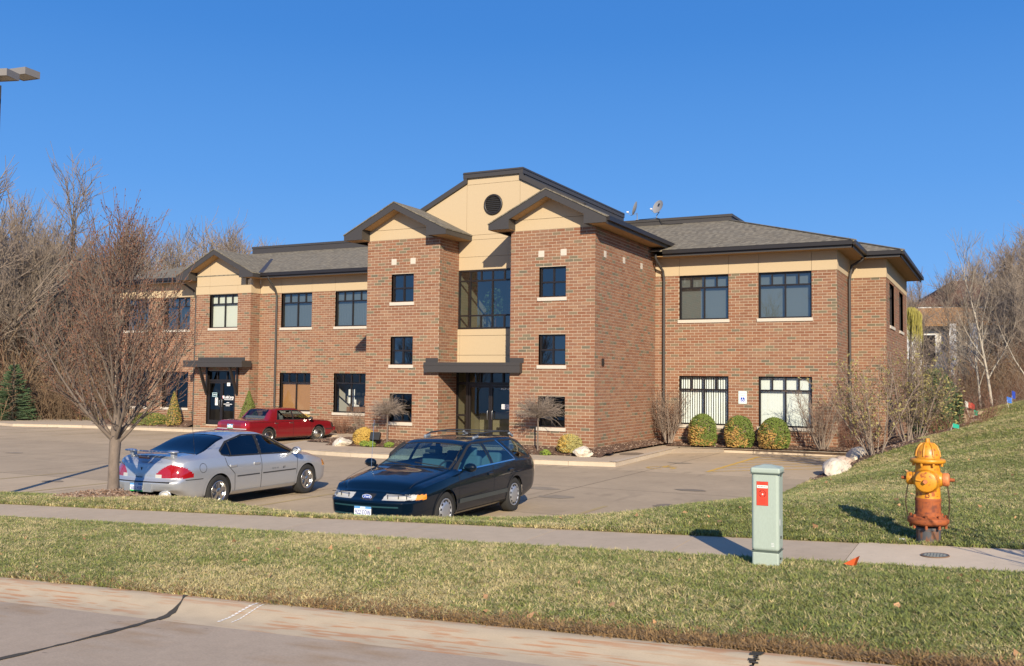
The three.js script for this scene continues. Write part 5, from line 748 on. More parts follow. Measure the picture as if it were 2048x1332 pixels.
{ // ---- silver saloon, tail to the street ----
  const car = thing('silver_saloon', 'silver four door saloon with a boot spoiler and dark windows parked beside the bare tree', 'car', [-2.56, lotY(-2.56), 13.47], 92.2 * Math.PI / 180);
  const paintM = phys([.46, .475, .50], .34, { metalness: .55, clearcoat: 1, clearcoatRoughness: .03 });
  const fd = polyHas([[1.02, .925], [.42, 1.23], [.12, 1.305], [.0, 1.315], [-.09, .945]]), rd = polyHas([[-.17, .95], [-.08, 1.32], [-.42, 1.325], [-.95, 1.215], [-1.22, 1.06], [-1.22, 1.0], [-1.05, .975]]);
  const b = carBody(car, {
    axles: [-1.36, 1.36], r: .318, arch: .362, bulgeF: .10, bulgeR: .10, lipW: .045,
    yb: [[-2.41, .40], [-2.2, .30], [-1.85, .21], [1.8, .19], [2.31, .23]], ys: [[-2.41, .84], [-2.1, .93], [-1.4, .95], [-.2, .915], [.9, .875], [1.5, .80], [2.0, .70], [2.31, .60]],
    yt: [[-2.41, .985], [-2.3, 1.02], [-1.75, 1.055], [-.95, 1.345], [-.4, 1.40], [.05, 1.39], [.4, 1.30], [1.25, .95], [1.7, .87], [2.1, .76], [2.31, .64]], yr: [[-2.41, .945], [-2.3, .985], [-1.75, 1.02], [-.95, 1.28], [-.4, 1.345], [.05, 1.335], [.4, 1.245], [1.25, .91], [1.7, .83], [2.1, .72], [2.31, .60]],
    W: [[-2.41, .645], [-2.36, .73], [-2.25, .81], [-1.9, .875], [-1.3, .895], [0, .885], [1.3, .89], [1.9, .845], [2.15, .76], [2.31, .58]], wr: [[-2.41, .62], [-1.75, .66], [-.95, .57], [-.3, .55], [.3, .57], [1.25, .70], [1.7, .66], [2.31, .46]],
    tail: (y) => (y > .56 ? .07 * sstep(.56, .62, y) + .06 * sstep(.65, .98, y) : 0) + (y < .42 ? .06 * sstep(.44, .34, y) : 0),
    mats: { paint: ['body', paintM], glass: ['window', CM.dark], screen: ['windscreen', CM.dark], red: ['tail_light', CM.red], white: ['reversing_light', CM.lamp], lamp: ['headlight', CM.amber], groove: ['bumper_groove', CM.rubber] },
    region: (x, y, z, zn) => {
      if (x < -1.98 && y > .63 && y < .92 && zn !== 'top') { const t = zn === 'rear' ? (z - .34) / .62 : .5 + (x + 2.41) / .80; if (t > 0 && t < 1 && y < .632 + .25 * Math.pow(Math.sin(Math.PI * Math.min(1, .04 + t * .9)), .75)) return t < .2 && y < .70 ? 'white' : 'red'; }
      if (zn === 'side' && (fd(x, y) || rd(x, y))) return 'glass'; if (zn === 'top' && x > .40 && x < 1.22) return 'screen'; if (zn === 'top' && x < -.92 && x > -1.74 && z < lerp(.66, .60, (x + 1.74) / .8)) return 'glass';
      if (x > 1.95 && y > .56 && y < .68 && z > .5) return 'lamp'; return 'paint';
    },
  });
  const sides = (L, w, lift) => b.ribbon(L, w, [1, -1], lift);
  part(car, 'window_seal', sides([[1.05, .915], [.42, 1.238], [.12, 1.313], [-.42, 1.335], [-.95, 1.225], [-1.235, 1.065], [-1.235, 1.0], [-1.06, .967], [1.05, .915]], .026), CM.rubber); part(car, 'window_seal', sides([[-.05, 1.32], [-.13, .945]], .085, .003), CM.rubber); part(car, 'quarter_divider', sides([[-.92, 1.23], [-1.0, .975]], .025), CM.rubber);
  part(car, 'screen_seal', b.topRibbon([[-1.75, -.63], [-1.76, 0], [-1.75, .63]], .03), CM.rubber); part(car, 'screen_seal', b.topRibbon([[-.92, -.53], [-.92, .53]], .03), CM.rubber);
  for (const L of [[[1.03, .26], [1.0, .5], [1.03, .9]], [[-.13, .24], [-.13, .94]], [[-1.2, 1.0], [-1.14, .8], [-.93, .62], [-.9, .3]]]) part(car, 'door_gap', sides(L, .012, .002), CM.rubber);
  part(car, 'side_moulding', sides([[.96, .565], [-.09, .565]], .022, .008), CM.plastic); part(car, 'side_moulding', sides([[-.19, .565], [-.86, .565]], .022, .008), CM.plastic); part(car, 'side_moulding', sides([[-1.78, .595], [-2.2, .595]], .014, .005), CM.plastic); for (const q of [1, -1]) part(car, 'sill', b.ribbon([[.98, .25], [-.98, .25]], .07, [q], .014), paintM);
  for (const [i, x] of [[0, -.28], [1, -.98]].entries()) { const X = x[1]; part(car, 'door_handle', new GB().geo(new RoundedBoxGeometry(.19, .055, .03, 2, .014), MT(X, .775, b.zAt(X, .775) + .006)).geo(new RoundedBoxGeometry(.19, .055, .03, 2, .014), MT(X, .775, -(b.zAt(X, .775) + .006))).build(), paintM); void i; }
  { const L = []; for (let k = 0; k <= 20; k++) { const a = k / 20 * 6.283; L.push([-1.78 + .085 * Math.cos(a), .79 + .085 * Math.sin(a)]); } part(car, 'fuel_flap', b.ribbon(L, .008, [1], .002), CM.rubber); }
  // boot spoiler on two feet
  const sp = part(car, 'spoiler', new GB().geo(new RoundedBoxGeometry(.16, .028, 1.18, 3, .012), M4(V(-2.19, 1.092, 0), EU(0, 0, -.06))).geo(new THREE.SphereGeometry(1, 18, 10).scale(.10, .026, .12), MT(-2.19, 1.098, .52)).geo(new THREE.SphereGeometry(1, 18, 10).scale(.10, .026, .12), MT(-2.19, 1.098, -.52)).build(), paintM);
  for (const z of [-.5, .5]) part(sp, 'spoiler_foot', new GB().geo(new RoundedBoxGeometry(.12, .11, .09, 2, .03), MT(-2.14, 1.05, z)).build(), paintM);
  part(car, 'brake_light', boxGeo(-2.375, .968, -.13, -2.34, .998, .13), CM.redDark);
  const rear = (y) => -2.41 - .10 + (y > .56 ? .07 * sstep(.56, .62, y) + .06 * sstep(.65, .98, y) : 0);
  part(car, 'bumper_groove', (() => { const G = new GB(); for (let k = -16; k < 16; k++) { const q = (t) => V(-2.402 - .103 * (1 - (t / .72) ** 2), .565, t); G.bar(q(k / 24), q((k + 1) / 24), .02, .02); } return G.build(); })(), CM.rubber);
  part(car, 'plate_recess', boxGeo(rear(.46) + .005, .385, -.33, rear(.46) + .06, .535, .33), paintM); sheet(car, 'number_plate', .305, .145, [rear(.46) - .008, .46, -.02], plateTex('584 HJR'), { ry: -Math.PI / 2 }); part(car, 'plate_frame', boxGeo(rear(.46) - .006, .38, -.18, rear(.46) + .01, .54, .14), CM.chrome);
  sheet(car, 'lettering', .30, .05, [rear(.66) - .008, .60 + .045, .02], print(256, 40, (c) => { c.fillStyle = '#4a4d55'; c.font = 'bold 34px sans-serif'; c.fillText('PONTIAC', 10, 33, 236); }), { ry: -Math.PI / 2, alpha: true });
  sheet(car, 'badge', .08, .09, [rear(.78) - .006, .79, 0], print(64, 72, (c) => { c.fillStyle = '#23252b'; c.beginPath(); c.moveTo(32, 70); c.lineTo(16, 10); c.lineTo(32, 20); c.lineTo(48, 10); c.closePath(); c.fill(); }), { ry: -Math.PI / 2, alpha: true });
  for (const s of [1, -1]) { sheet(car, 'lettering', .50, .065, [.42, .635, s * (b.zAt(.42, .635) + .004)], print(320, 44, (c) => { c.fillStyle = '#6a6e76'; c.font = '28px sans-serif'; c.fillText('GRAND AM', 4, 32, 190); c.fillStyle = '#1c1d22'; c.font = 'italic bold 40px sans-serif'; c.fillText('GT', 228, 38, 86); }), { ry: s > 0 ? 0 : Math.PI, alpha: true }); const fl = part(car, 'fog_lamp', new GB().geo(new THREE.SphereGeometry(1, 18, 12).scale(.03, .055, .075), M4(V(-2.40, .335, s * .56), EU(0, s * .45, 0))).build(), CM.lamp); part(fl, 'lamp_ring', new GB().geo(new THREE.TorusGeometry(.085, .018, 8, 24).scale(1.1, .78, 1).rotateY(-Math.PI / 2), M4(V(-2.395, .335, s * .56), EU(0, s * .45, 0))).build(), paintM); }
  mirrors(car, .86, .965, .86, paintM); cabin(car, { front: -.05, rear: -.95, dash: .85, wheelSide: -1, mat: mat([.05, .05, .055], .9) });
  part(car, 'aerial', new GB().tube([V(-1.72, 1.05, .60), V(-1.86, 1.86, .62)], .004, 5).build(), CM.rubber);
  for (const x of [-1.36, 1.36]) for (const s of [-1, 1]) wheel(car, x, s * .785, .318, 'spokes', .225);
}
{ // ---- dark red saloon by the building ----
  const car = thing('red_saloon', 'dark red boxy saloon parked by the building below the left wing windows', 'car', [-14.49, lotY(-14.49) - .06, -1.9], 83.1 * Math.PI / 180);
  const paintM = phys([.20, .008, .013], .35, { clearcoat: 1, clearcoatRoughness: .05, metalness: .1 });
  const fd = polyHas([[.86, .93], [.36, 1.275], [.02, 1.29], [-.02, .935]]), rd = polyHas([[-.10, .937], [-.07, 1.295], [-.72, 1.285], [-.88, .945]]);
  const b = carBody(car, {
    axles: [-1.332, 1.332], r: .316, arch: .36, bulgeF: .05, bulgeR: .05, lipMat: CM.chrome, lipW: .03,
    yb: [[-2.53, .36], [-2.2, .28], [-1.8, .21], [1.8, .21], [2.30, .30]], ys: [[-2.53, .83], [-2.3, .89], [0, .895], [1, .88], [2.0, .80], [2.3, .74]],
    yt: [[-2.53, .89], [-2.4, .95], [-1.45, .985], [-1.0, 1.36], [-.4, 1.405], [.2, 1.39], [.36, 1.35], [1.05, .955], [1.6, .90], [2.2, .82], [2.30, .78]], yr: [[-2.53, .86], [-2.4, .92], [-1.45, .955], [-1.0, 1.32], [-.4, 1.36], [.2, 1.345], [.36, 1.305], [1.05, .93], [1.6, .87], [2.2, .79], [2.30, .75]],
    W: [[-2.53, .83], [-2.3, .87], [0, .88], [2, .87], [2.3, .80]], wr: [[-2.53, .74], [-1.45, .72], [-.95, .60], [.2, .60], [1.05, .71], [2.3, .68]],
    tail: (y) => (y > .56 ? .09 * sstep(.56, .60, y) : 0), nose: (y) => (y > .56 ? -.08 * sstep(.56, .6, y) : 0),
    mats: { paint: ['body', paintM], glass: ['window', CM.grey], screen: ['windscreen', CM.grey], red: ['tail_light', CM.red], strip: ['reflector_strip', CM.lamp], lamp: ['corner_lamp', CM.plastic] },
    region: (x, y, z, zn) => {
      if (x < -2.3 && y > .64 && y < .83 && z > .56 && zn !== 'top') return 'red'; if (zn === 'rear' && y > .60 && y < .64) return 'strip'; if (x > 2.08 && y > .56 && y < .74 && zn !== 'top') return 'lamp';
      if (zn === 'side' && (fd(x, y) || rd(x, y))) return 'glass'; if (zn === 'top' && x > .36 && x < 1.03) return 'screen'; if (zn === 'top' && x < -1.04 && x > -1.43 && z < lerp(.62, .53, (x + 1.43) / .39)) return 'glass'; return 'paint';
    },
  });
  const sides = (L, w, lift) => b.ribbon(L, w, [1, -1], lift);
  part(car, 'window_seal', sides([[.88, .915], [.36, 1.283], [0, 1.298], [-.73, 1.293], [-.90, .94], [.88, .915]], .024), CM.rubber); part(car, 'window_seal', sides([[-.03, 1.305], [-.06, .935]], .08, .003), CM.rubber);
  for (const L of [[[.95, .25], [.93, .9]], [[-.06, .24], [-.06, .93]], [[-1.0, .93], [-.92, .6]]]) part(car, 'door_gap', sides(L, .014, .002), CM.rubber);
  part(car, 'side_moulding', sides([[2.1, .50], [1.72, .50]], .03, .01), CM.plastic); part(car, 'side_moulding', sides([[.95, .50], [-.95, .50]], .03, .01), paintM); part(car, 'pin_line', sides([[1.9, .83], [0, .855], [-2.3, .85]], .012, .004), CM.chrome);
  for (const X of [-.18, -.95]) part(car, 'door_handle', new GB().geo(new RoundedBoxGeometry(.17, .035, .03, 2, .01), MT(X, .80, b.zAt(X, .8) + .008)).geo(new RoundedBoxGeometry(.17, .035, .03, 2, .01), MT(X, .80, -(b.zAt(X, .8) + .008))).build(), CM.chrome);
  part(car, 'bumper', new GB().geo(new RoundedBoxGeometry(.12, .17, 1.66, 3, .04), MT(-2.545, .49, 0)).build(), paintM); part(car, 'bumper', new GB().geo(new RoundedBoxGeometry(.12, .17, 1.62, 3, .04), MT(2.31, .49, 0)).build(), paintM);
  sheet(car, 'number_plate', .31, .155, [-2.515, .71, 0], plateTex('417 KLD'), { ry: -Math.PI / 2 }); part(car, 'plate_frame', boxGeo(-2.512, .62, -.165, -2.46, .8, .165), CM.chrome);
  mirrors(car, .78, .955, .84, CM.plastic); cabin(car, { front: -.1, rear: -.92, dash: .78, wheelSide: -1, mat: mat([.33, .32, .31], .9) });
  for (const x of [-1.332, 1.332]) for (const s of [-1, 1]) wheel(car, x, s * .775, .316, 'cover', .195, x > 0 ? -.32 : 0);
}

// ---------- plants ----------
T.bark = tex(128, 256, (u, v, x, y) => .55 + .45 * fbm(u * 16, v * 8, 300, 4, 8) + .12 * (hash2(x, y >> 2, 3) - .5), true, 1);
const PM = {
  barkGrey: mat([.225, .175, .14], .95, { map: T.bark, bumpMap: T.bark, bumpScale: .012 }), twigRed: mat([.185, .118, .086], .9), bud: mat([.22, .095, .055], .9),
  woodBark: mat([.15, .12, .092], .95, { map: T.bark }), woodPale: mat([.50, .44, .36], .9, { map: T.bark }), woodTwig: mat([.25, .195, .15], .95), woodTwig2: mat([.22, .17, .13], .95), woodTwig3: mat([.29, .235, .18], .95),
  shrubStem: mat([.27, .215, .17], .95), shrubTwig: mat([.235, .165, .12], .95), leafYellow: phys([.40, .345, .11], .8, { transmission: .3, thickness: 0 }), leafGreen: phys([.145, .20, .022], .8, { transmission: .3, thickness: 0 }), leafBurnt: phys([.52, .32, .085], .85, { transmission: .3, thickness: 0 }),
  leafGold: phys([.55, .36, .07], .85, { transmission: .3, thickness: 0 }), needle: phys([.065, .115, .042], .8, { transmission: .2, thickness: 0 }), conifer: phys([.15, .18, .03], .8, { transmission: .25, thickness: 0 }), darkGreen: phys([.05, .085, .02], .8, { transmission: .25, thickness: 0 }), redBrush: mat([.20, .10, .065], .95),
  willow: phys([.46, .40, .06], .8, { transmission: .3, thickness: 0 }),
};
const UP = V(0, 1, 0);
function dirOf(az, tilt) { return V(Math.sin(tilt) * Math.cos(az), Math.cos(tilt), Math.sin(tilt) * Math.sin(az)); }
// a curved branch: returns its points; lift bends it upwards, wig shakes it
function bough(r, p, d, len, n, lift, wig) { const out = [p.clone()], q = p.clone(), v = d.clone(); for (let i = 0; i < n; i++) { v.addScaledVector(UP, lift / n).add(V((r() - .5) * wig, (r() - .5) * wig * .6, (r() - .5) * wig)).normalize(); q.addScaledVector(v, len / n); out.push(q.clone()); } return out; }
const taper = (a, b, n) => Array.from({ length: n + 1 }, (_, i) => lerp(a, b, Math.pow(i / n, .8)));
function along(pts, t) { const n = pts.length - 1, k = Math.min(n - 1, Math.floor(t * n)), u = t * n - k; return [pts[k].clone().lerp(pts[k + 1], u), pts[k + 1].clone().sub(pts[k]).normalize()]; }
function side(r, d, spread) { const a = V(r() - .5, (r() - .5) * .5, r() - .5); a.addScaledVector(d, -a.dot(d)).normalize(); return d.clone().multiplyScalar(Math.cos(spread)).addScaledVector(a, Math.sin(spread)).normalize(); }

// ornamental pear: short trunk, a fan of steep limbs packed with upright twigs
function pearTree(seed, k = 1) {
  const r = rng(seed), trunk = new GB(), limbs = new GB(), twigs = new GB(), buds = new GB(), fork = 1.12;
  trunk.tube([V(0, -.15, 0), V(0, .02, 0), V(.01, .3, .01), V(.0, .7, 0), V(.015, fork, 0), V(.02, 1.5, 0)], [.17, .145, .118, .108, .118, .085], 14);
  const twig = (p, d, len, rad) => { const P = bough(r, p, d, len, 3, .5, .22); twigs.tube(P, taper(rad, rad * .45, 3), 3); const n = 1 + (r() < .5); for (let i = 0; i < n; i++) { const [q, v] = along(P, i ? .6 + .2 * r() : 1); const e = i ? side(r, v, .6) : v; buds.tube([q, q.clone().addScaledVector(e, .018), q.clone().addScaledVector(e, .04)], [.005, .0115, .002], 3); } };
  const limb = (p, d, len, rad, lvl) => {
    const n = lvl ? 5 : 8, P = bough(r, p, d, len, n, lvl ? .6 : .5, lvl ? .26 : .16); (lvl ? limbs : limbs).tube(P, taper(rad, rad * .22, n), lvl ? 4 : 7);
    const step = lvl ? .085 : .19; for (let t = lvl ? .12 : .16; t < .99; t += step / len * (.7 + .6 * r())) { const [q, v] = along(P, t), far = (1 - t); if (!lvl) limb(q, side(r, v, .55 + .35 * r()), (.35 + .85 * far * r() + .25) * k, Math.max(.007, rad * .38 * (1 - .6 * t)), 1); else twig(q, side(r, v, .45 + .5 * r()), .14 + .30 * r() * (1 - .4 * t), .0068); }
    const [q, v] = along(P, 1); twig(q, v, .3 + .25 * r(), .0065);
  };
  const lead = bough(r, V(.02, 1.2, 0), dirOf(0, .03), 3.75 * k, 10, .1, .10); limbs.tube(lead, taper(.085, .012, 10), 8);
  for (let i = 0; i < 9; i++) { const az = i * 2.399 + r() * .6; limb(V(.07 * Math.cos(az), fork - .02 + .16 * r(), .07 * Math.sin(az)), dirOf(az, .62 + .36 * r()), (2.15 + .45 * r()) * k, .036 + .012 * r(), 0); }
  for (let i = 0; i < 30; i++) { const t = .02 + .9 * i / 30, [q] = along(lead, t), az = i * 2.399 + r() * .7; limb(q, dirOf(az, lerp(.62, .34, t) + .14 * (r() - .5)), lerp(2.35, .62, Math.pow(t, 1.15)) * (.85 + .3 * r()) * k, lerp(.034, .013, t), 0); }
  return { trunk: trunk.build(), limbs: limbs.build(), twigs: twigs.build(), buds: buds.build() };
}
function addPear(label, pos, seed, turn, scale = 1) { const t = thing('pear_tree', label, 'tree', pos, turn), G = pearTree(seed); const crown = new THREE.Group(); crown.name = 'crown'; part(t, 'trunk', G.trunk, PM.barkGrey); t.add(crown); part(crown, 'limb', G.limbs, PM.barkGrey, 'stuff'); part(crown, 'twig', G.twigs, PM.twigRed, 'stuff'); part(crown, 'bud', G.buds, PM.bud, 'stuff'); t.scale.set(...(Array.isArray(scale) ? scale : [scale, scale, scale])); return t; }
addPear('bare ornamental tree with dense reddish upright twigs in a mulch mound beside the silver saloon', [TREE_AT[0], bankY(...TREE_AT) - .0, TREE_AT[1]], 11, .6, [.80, .83, .80]);
// ---- bare woodland trees: six built, the rest copied ----
function woodTree(seed, o) {
  const r = rng(seed), trunk = new GB(), crown = new GB(), H = o.h;
  const P = bough(r, V(0, -.6, 0), dirOf(r() * 6, .04 + .05 * r()), H * .88, 10, .15, .09); trunk.tube(P, taper(o.r, o.r * .14, 10), 7);
  const twig = (p, d, len) => { const Q = bough(r, p, d, len, 2, .35, .3); crown.tube(Q, taper(o.tw, o.tw * .6, 2), 3); };
  const limb = (p, d, len, rad, lvl) => { const n = lvl ? 3 : 5, Q = bough(r, p, d, len, n, lvl ? .3 : .5, .22); (lvl ? crown : trunk).tube(Q, taper(rad, Math.max(o.tw, rad * .25), n), lvl ? 3 : 5); const step = lvl ? .16 * o.k : .42 * o.k; for (let t = .15; t < .99; t += step / len * (.6 + .8 * r())) { const [q, v] = along(Q, t); if (!lvl) limb(q, side(r, v, .5 + .5 * r()), len * (.22 + .3 * r()) + .5, Math.max(o.tw * 1.4, rad * .4), 1); else twig(q, side(r, v, .5 + .5 * r()), .35 + .6 * r()); } const [q, v] = along(Q, 1); twig(q, v, .6 + .5 * r()); };
  const nl = o.n; for (let i = 0; i < nl; i++) { const t = lerp(o.from, .97, i / nl) + .03 * r(), [q, v] = along(P, t); limb(q, side(r, v, lerp(o.open, .35, t)), H * lerp(.34, .13, t) * (.7 + .6 * r()), o.r * lerp(.5, .16, t), 0); }
  const [q, v] = along(P, 1); limb(q, v, H * .13, o.r * .14, 1); return [trunk.build(), crown.build()];
}
const WOOD = [[31, { h: 12, r: .15, tw: .013, k: 1.0, n: 18, from: .28, open: .9 }, PM.woodBark, PM.woodTwig], [32, { h: 14, r: .19, tw: .014, k: 1.05, n: 17, from: .34, open: .75 }, PM.woodBark, PM.woodTwig2], [33, { h: 10, r: .11, tw: .013, k: .95, n: 18, from: .2, open: 1.0 }, PM.woodBark, PM.woodTwig3], [34, { h: 13, r: .13, tw: .010, k: 1.1, n: 12, from: .35, open: .7 }, PM.woodPale, PM.woodTwig3], [35, { h: 11, r: .17, tw: .014, k: .98, n: 18, from: .24, open: 1.15 }, PM.woodBark, PM.woodTwig]];
const protos = WOOD.map(([s, o]) => woodTree(s, o));
const woodLooks = ['brown barked', 'tall dark stemmed', 'low branching', 'slim pale stemmed', 'wide spreading'];
function placeWood(kind, pos, turn, scale, label, group) { const t = thing('woodland_tree', label, 'tree', pos, turn, group); part(t, 'trunk', protos[kind][0], WOOD[kind][2]); part(t, 'crown', protos[kind][1], WOOD[kind][3]); t.scale.set(scale * 1.0, scale, scale * 1.0); }
const spot = (a) => (a < -.93 ? 'in the wood behind the young spruce' : a < -.885 ? 'in the wood between the spruce and the ornamental tree' : a < -.84 ? 'in the wood showing through the ornamental tree' : a < -.79 ? 'rising behind the far end of the left wing' : 'over the roof left of the gabled bay');
{ // left: from the car park's end round behind the building
  const r = rng(404), G = 'bare trees in the wood beyond the car park', place = (az, dist, kind, h, label) => { const az0 = az, x = 11.6 + Math.sin(az) * dist, z = 28.5 - Math.cos(az) * dist, y = wildY(x, z); placeWood(kind, [x, y, z], r() * 6.28, h / WOOD[kind][1].h, label ?? `${woodLooks[kind]} bare tree ${spot(az0)}`, G); };
  const az = (px) => -.47199 + Math.atan((px - 1024) / 1913.4);
  // the tall forked tree that stands out
  place(az(128), 70, 1, 16.8, 'tallest bare tree of the wood, forked high above the others'); place(az(-30), 64, 4, 15.5); place(az(12), 72, 0, 15.2);
  for (let i = 0; i < 62; i++) { const px = -70 + 345 * (i + r() * .9) / 62, d = 64 + 26 * r(); place(az(px), d, Math.floor(r() * 5), (px < 60 ? 13.6 : 12.3) * (.80 + .3 * r()) * d / 76); }
  for (let i = 0; i < 30; i++) { const px = 250 + 270 * (i + r()) / 30, d = 92 + 26 * r(); place(az(px), d, Math.floor(r() * 5), 17.0 * (.88 + .2 * r()) * d / 104); }
}
{ // right: on the slope behind and beside the building
  const r = rng(505), G = 'bare trees on the wooded slope behind the building', az = (px) => -.47199 + Math.atan((px - 1024) / 1913.4), place = (px, dist, kind, h, label) => { const a = az(px), x = 11.6 + Math.sin(a) * dist, z = 28.5 - Math.cos(a) * dist, y = wildY(x, z); placeWood(kind, [x, y, z], r() * 6.28, h / WOOD[kind][1].h, label ?? `${woodLooks[kind]} bare tree ${px < 1870 ? 'on the slope by the yellow willow twigs' : px < 1935 ? 'before the tan roofed house on the slope' : px < 1990 ? 'on the slope behind the foremost pale stem' : 'on the slope over the crest of the lawn'}${dist > 116 ? ', far back' : dist > 92 ? ', farther back' : ''}`, G); };
  place(1992, 47, 3, 9.3, 'pale stemmed slender tree, foremost of three at the top of the lawn'); place(1962, 49, 3, 8.0, 'thin pale stemmed tree just behind the foremost pale one on the slope'); place(2042, 45, 3, 9.0, 'pale stemmed tree nearest the edge of the grassy hilltop');
  for (let i = 0; i < 60; i++) { const px = 1805 + 310 * (i + r() * .9) / 60, d = (px < 2000 && px > 1822 ? 92 : 66) + 32 * r(), t = (px - 1815) / 233; place(px, d, [0, 1, 2, 4][Math.floor(r() * 4)], (lerp(11.5, 12.5, t)) * (.76 + .3 * r()) * d / 92); }
  for (let i = 0; i < 9; i++) { const px = 1850 + 220 * (i + r()) / 9, d = 118 + 20 * r(); place(px, d, [0, 1, 4][Math.floor(r() * 3)], 12.4 * (.85 + .25 * r())); }
  place(1848, 66, 4, 7.2, 'dark spreading bare tree standing before the white walls of the house'); place(1905, 70, 0, 7.6, 'bare tree whose stem crosses the middle of the tan roofed house'); place(1935, 64, 2, 6.2, 'small bare tree before the right end of the tan roofed house');
  place(1655, 92, 2, 15.6, 'bare treetop rising behind the hip of the right wing roof'); place(1690, 95, 4, 14.6, 'second bare treetop over the right wing roof'); place(1548, 110, 0, 16.9, 'thin treetop just clearing the ridge of the right wing'); place(1578, 112, 2, 16.6, 'faint bare treetop over the right wing roof slope');
}
{ // undergrowth: tangles of dead stems, uncountable
  const clump = (seed, n, h, w) => { const r = rng(seed), g = new GB(); for (let i = 0; i < n; i++) { const P = bough(r, V((r() - .5) * w, 0, (r() - .5) * w), dirOf(r() * 6.28, .15 + .7 * r()), h * (.4 + .6 * r()), 4, .1, .5); g.tube(P, taper(.014, .007, 4), 3); for (let k = 0; k < 4; k++) { const [q, v] = along(P, .3 + .7 * r()); g.tube(bough(r, q, side(r, v, .8), h * .3 * (.5 + r()), 2, .1, .5), [.008, .007, .005], 3); } } return g.build(); };
  const cl = [clump(1, 46, 2.6, 2.2), clump(2, 40, 3.4, 2.4), clump(3, 54, 1.8, 2.6)], r = rng(606), L = [[[], []], [[], []], [[], []]], az = (px) => -.47199 + Math.atan((px - 1024) / 1913.4);
  const put1 = (px, d, s, cols) => { const a = az(px), x = 11.6 + Math.sin(a) * d, z = 28.5 - Math.cos(a) * d, k = Math.floor(r() * 3), b = .7 + .6 * r(), c = cols[Math.floor(r() * cols.length)]; if (x > -31 && x < 9.5 && z > -22) return; L[k][0].push(M4(V(x, wildY(x, z) - .1, z), EU(0, r() * 6.28, 0), V(s, s * (.8 + .5 * r()), s))); L[k][1].push(c.map((q) => q * b)); };
  const tan = [.225, .15, .088], red = [.15, .075, .045], grey = [.20, .158, .118];
  for (let i = 0; i < 620; i++) put1(-80 + 330 * r(), 56 + 42 * Math.sqrt(r()), .9 + 1.1 * r(), [tan, tan, red, grey]);
  for (let i = 0; i < 240; i++) put1(240 + 280 * r(), 84 + 40 * r(), 1.2 + .9 * r(), [tan, grey]);
  for (let i = 0; i < 330; i++) put1(1800 + 300 * r(), 47 + 21 * r(), .42 + .34 * r(), [red, red, tan, grey]); for (let i = 0; i < 200; i++) put1(1990 + 120 * r(), 60 + 40 * r(), .7 + .6 * r(), [red, tan, grey]); for (let i = 0; i < 160; i++) put1(1800 + 300 * r(), 92 + 34 * r(), 1.1 + .6 * r(), [grey, tan]);
  const bm = mat([1, 1, 1], 1); L.forEach(([m, c], i) => instanced(scene, 'undergrowth', cl[i], bm, m, c));
  // dry grass along the wood's edge
  const dg = (() => { const g = new GB(), q = rng(9); for (let i = 0; i < 26; i++) { const a = q() * 6.28, b = q() * .28, d = dirOf(q() * 6.28, .3 * q()), o = V(Math.cos(a) * b, 0, Math.sin(a) * b), e = o.clone().addScaledVector(d, .35 + .3 * q()); g.tri(o.clone().add(V(-.012, 0, 0)), o.clone().add(V(.012, 0, 0)), e); } return g.build(); })(), m = [], c = [];
  for (let i = 0; i < 1500; i++) { const x = -31 - 26 * r(), z = -7.5 - 10 * r() + .25 * (x + 31), b = .7 + .6 * r(); m.push(M4(V(x, wildY(x, z) + .03, z), EU(0, r() * 6, 0), V(1, .6 + .8 * r(), 1))); c.push(r() < .75 ? [.50 * b, .36 * b, .19 * b] : [.26 * b, .27 * b, .09 * b]); } instanced(scene, 'dry_grass', dg, mat([1, 1, 1], 1), m, c);
}
// ---- shrubs ----
function stemShrub(seed, o) { const r = rng(seed), st = new GB(), tw = new GB(), lf = new GB();
  for (let i = 0; i < o.n; i++) { const az = r() * 6.28, P = bough(r, V(Math.cos(az) * o.base, -.05, Math.sin(az) * o.base), dirOf(az, o.open * (.15 + .85 * r())), o.h * (.65 + .4 * r()), 6, o.lift ?? .2, .28); st.tube(P, taper(o.r, o.r * .3, 6), 5); for (let t = .2; t < .98; t += o.step * (.6 + .8 * r())) { const [q, v] = along(P, t), B = bough(r, q, side(r, v, .5 + .5 * r()), o.h * (.10 + .16 * r()), 3, .25, .35); tw.tube(B, taper(o.r * .38, o.r * .16, 3), 3); for (let k = 0; k < 3; k++) { const [a, e] = along(B, .25 + .7 * r()), C2 = bough(r, a, side(r, e, .7), o.h * (.04 + .07 * r()), 2, .2, .3); tw.tube(C2, taper(o.r * .26, o.r * .17, 2), 3); if (o.leaf) for (let m = 0; m < 3; m++) if (r() < o.leaf) { const [b] = along(C2, .4 + .6 * r()), s = .026 + .026 * r(), E = EU(r() * 6, r() * 6, r() * 6); lf.quad(...[[-s, 0], [0, -s * .6], [s, 0], [0, s * .6]].map(([x, y]) => V(x, y, 0).applyQuaternion(E).add(b))); } } } }
  return { st: st.build(), tw: tw.build(), lf: lf.p.length ? lf.build() : null }; }
function addShrub(name, label, pos, seed, o, m = [PM.shrubStem, PM.shrubTwig, PM.leafYellow]) { const t = thing(name, label, 'shrub', pos, 0), g = stemShrub(seed, o); part(t, 'stem', g.st, m[0], 'stuff'); part(t, 'twig', g.tw, m[1], 'stuff'); if (g.lf) part(t, 'leaf', g.lf, m[2], 'stuff'); return t; }
addShrub('budding_shrub', 'tall many stemmed shrub with opening yellow leaves just behind the white boulders', [8.5, .08, .23], 71, { n: 17, h: 2.75, r: .019, open: .70, base: .16, step: .045, leaf: .5, lift: .12 });
addShrub('budding_shrub', 'broad budding shrub beside the right wing corner, farther up the bank', [9.0, .2, -4.96], 72, { n: 24, h: 3.2, r: .019, open: .58, base: .25, step: .042, leaf: .45, lift: .12 });
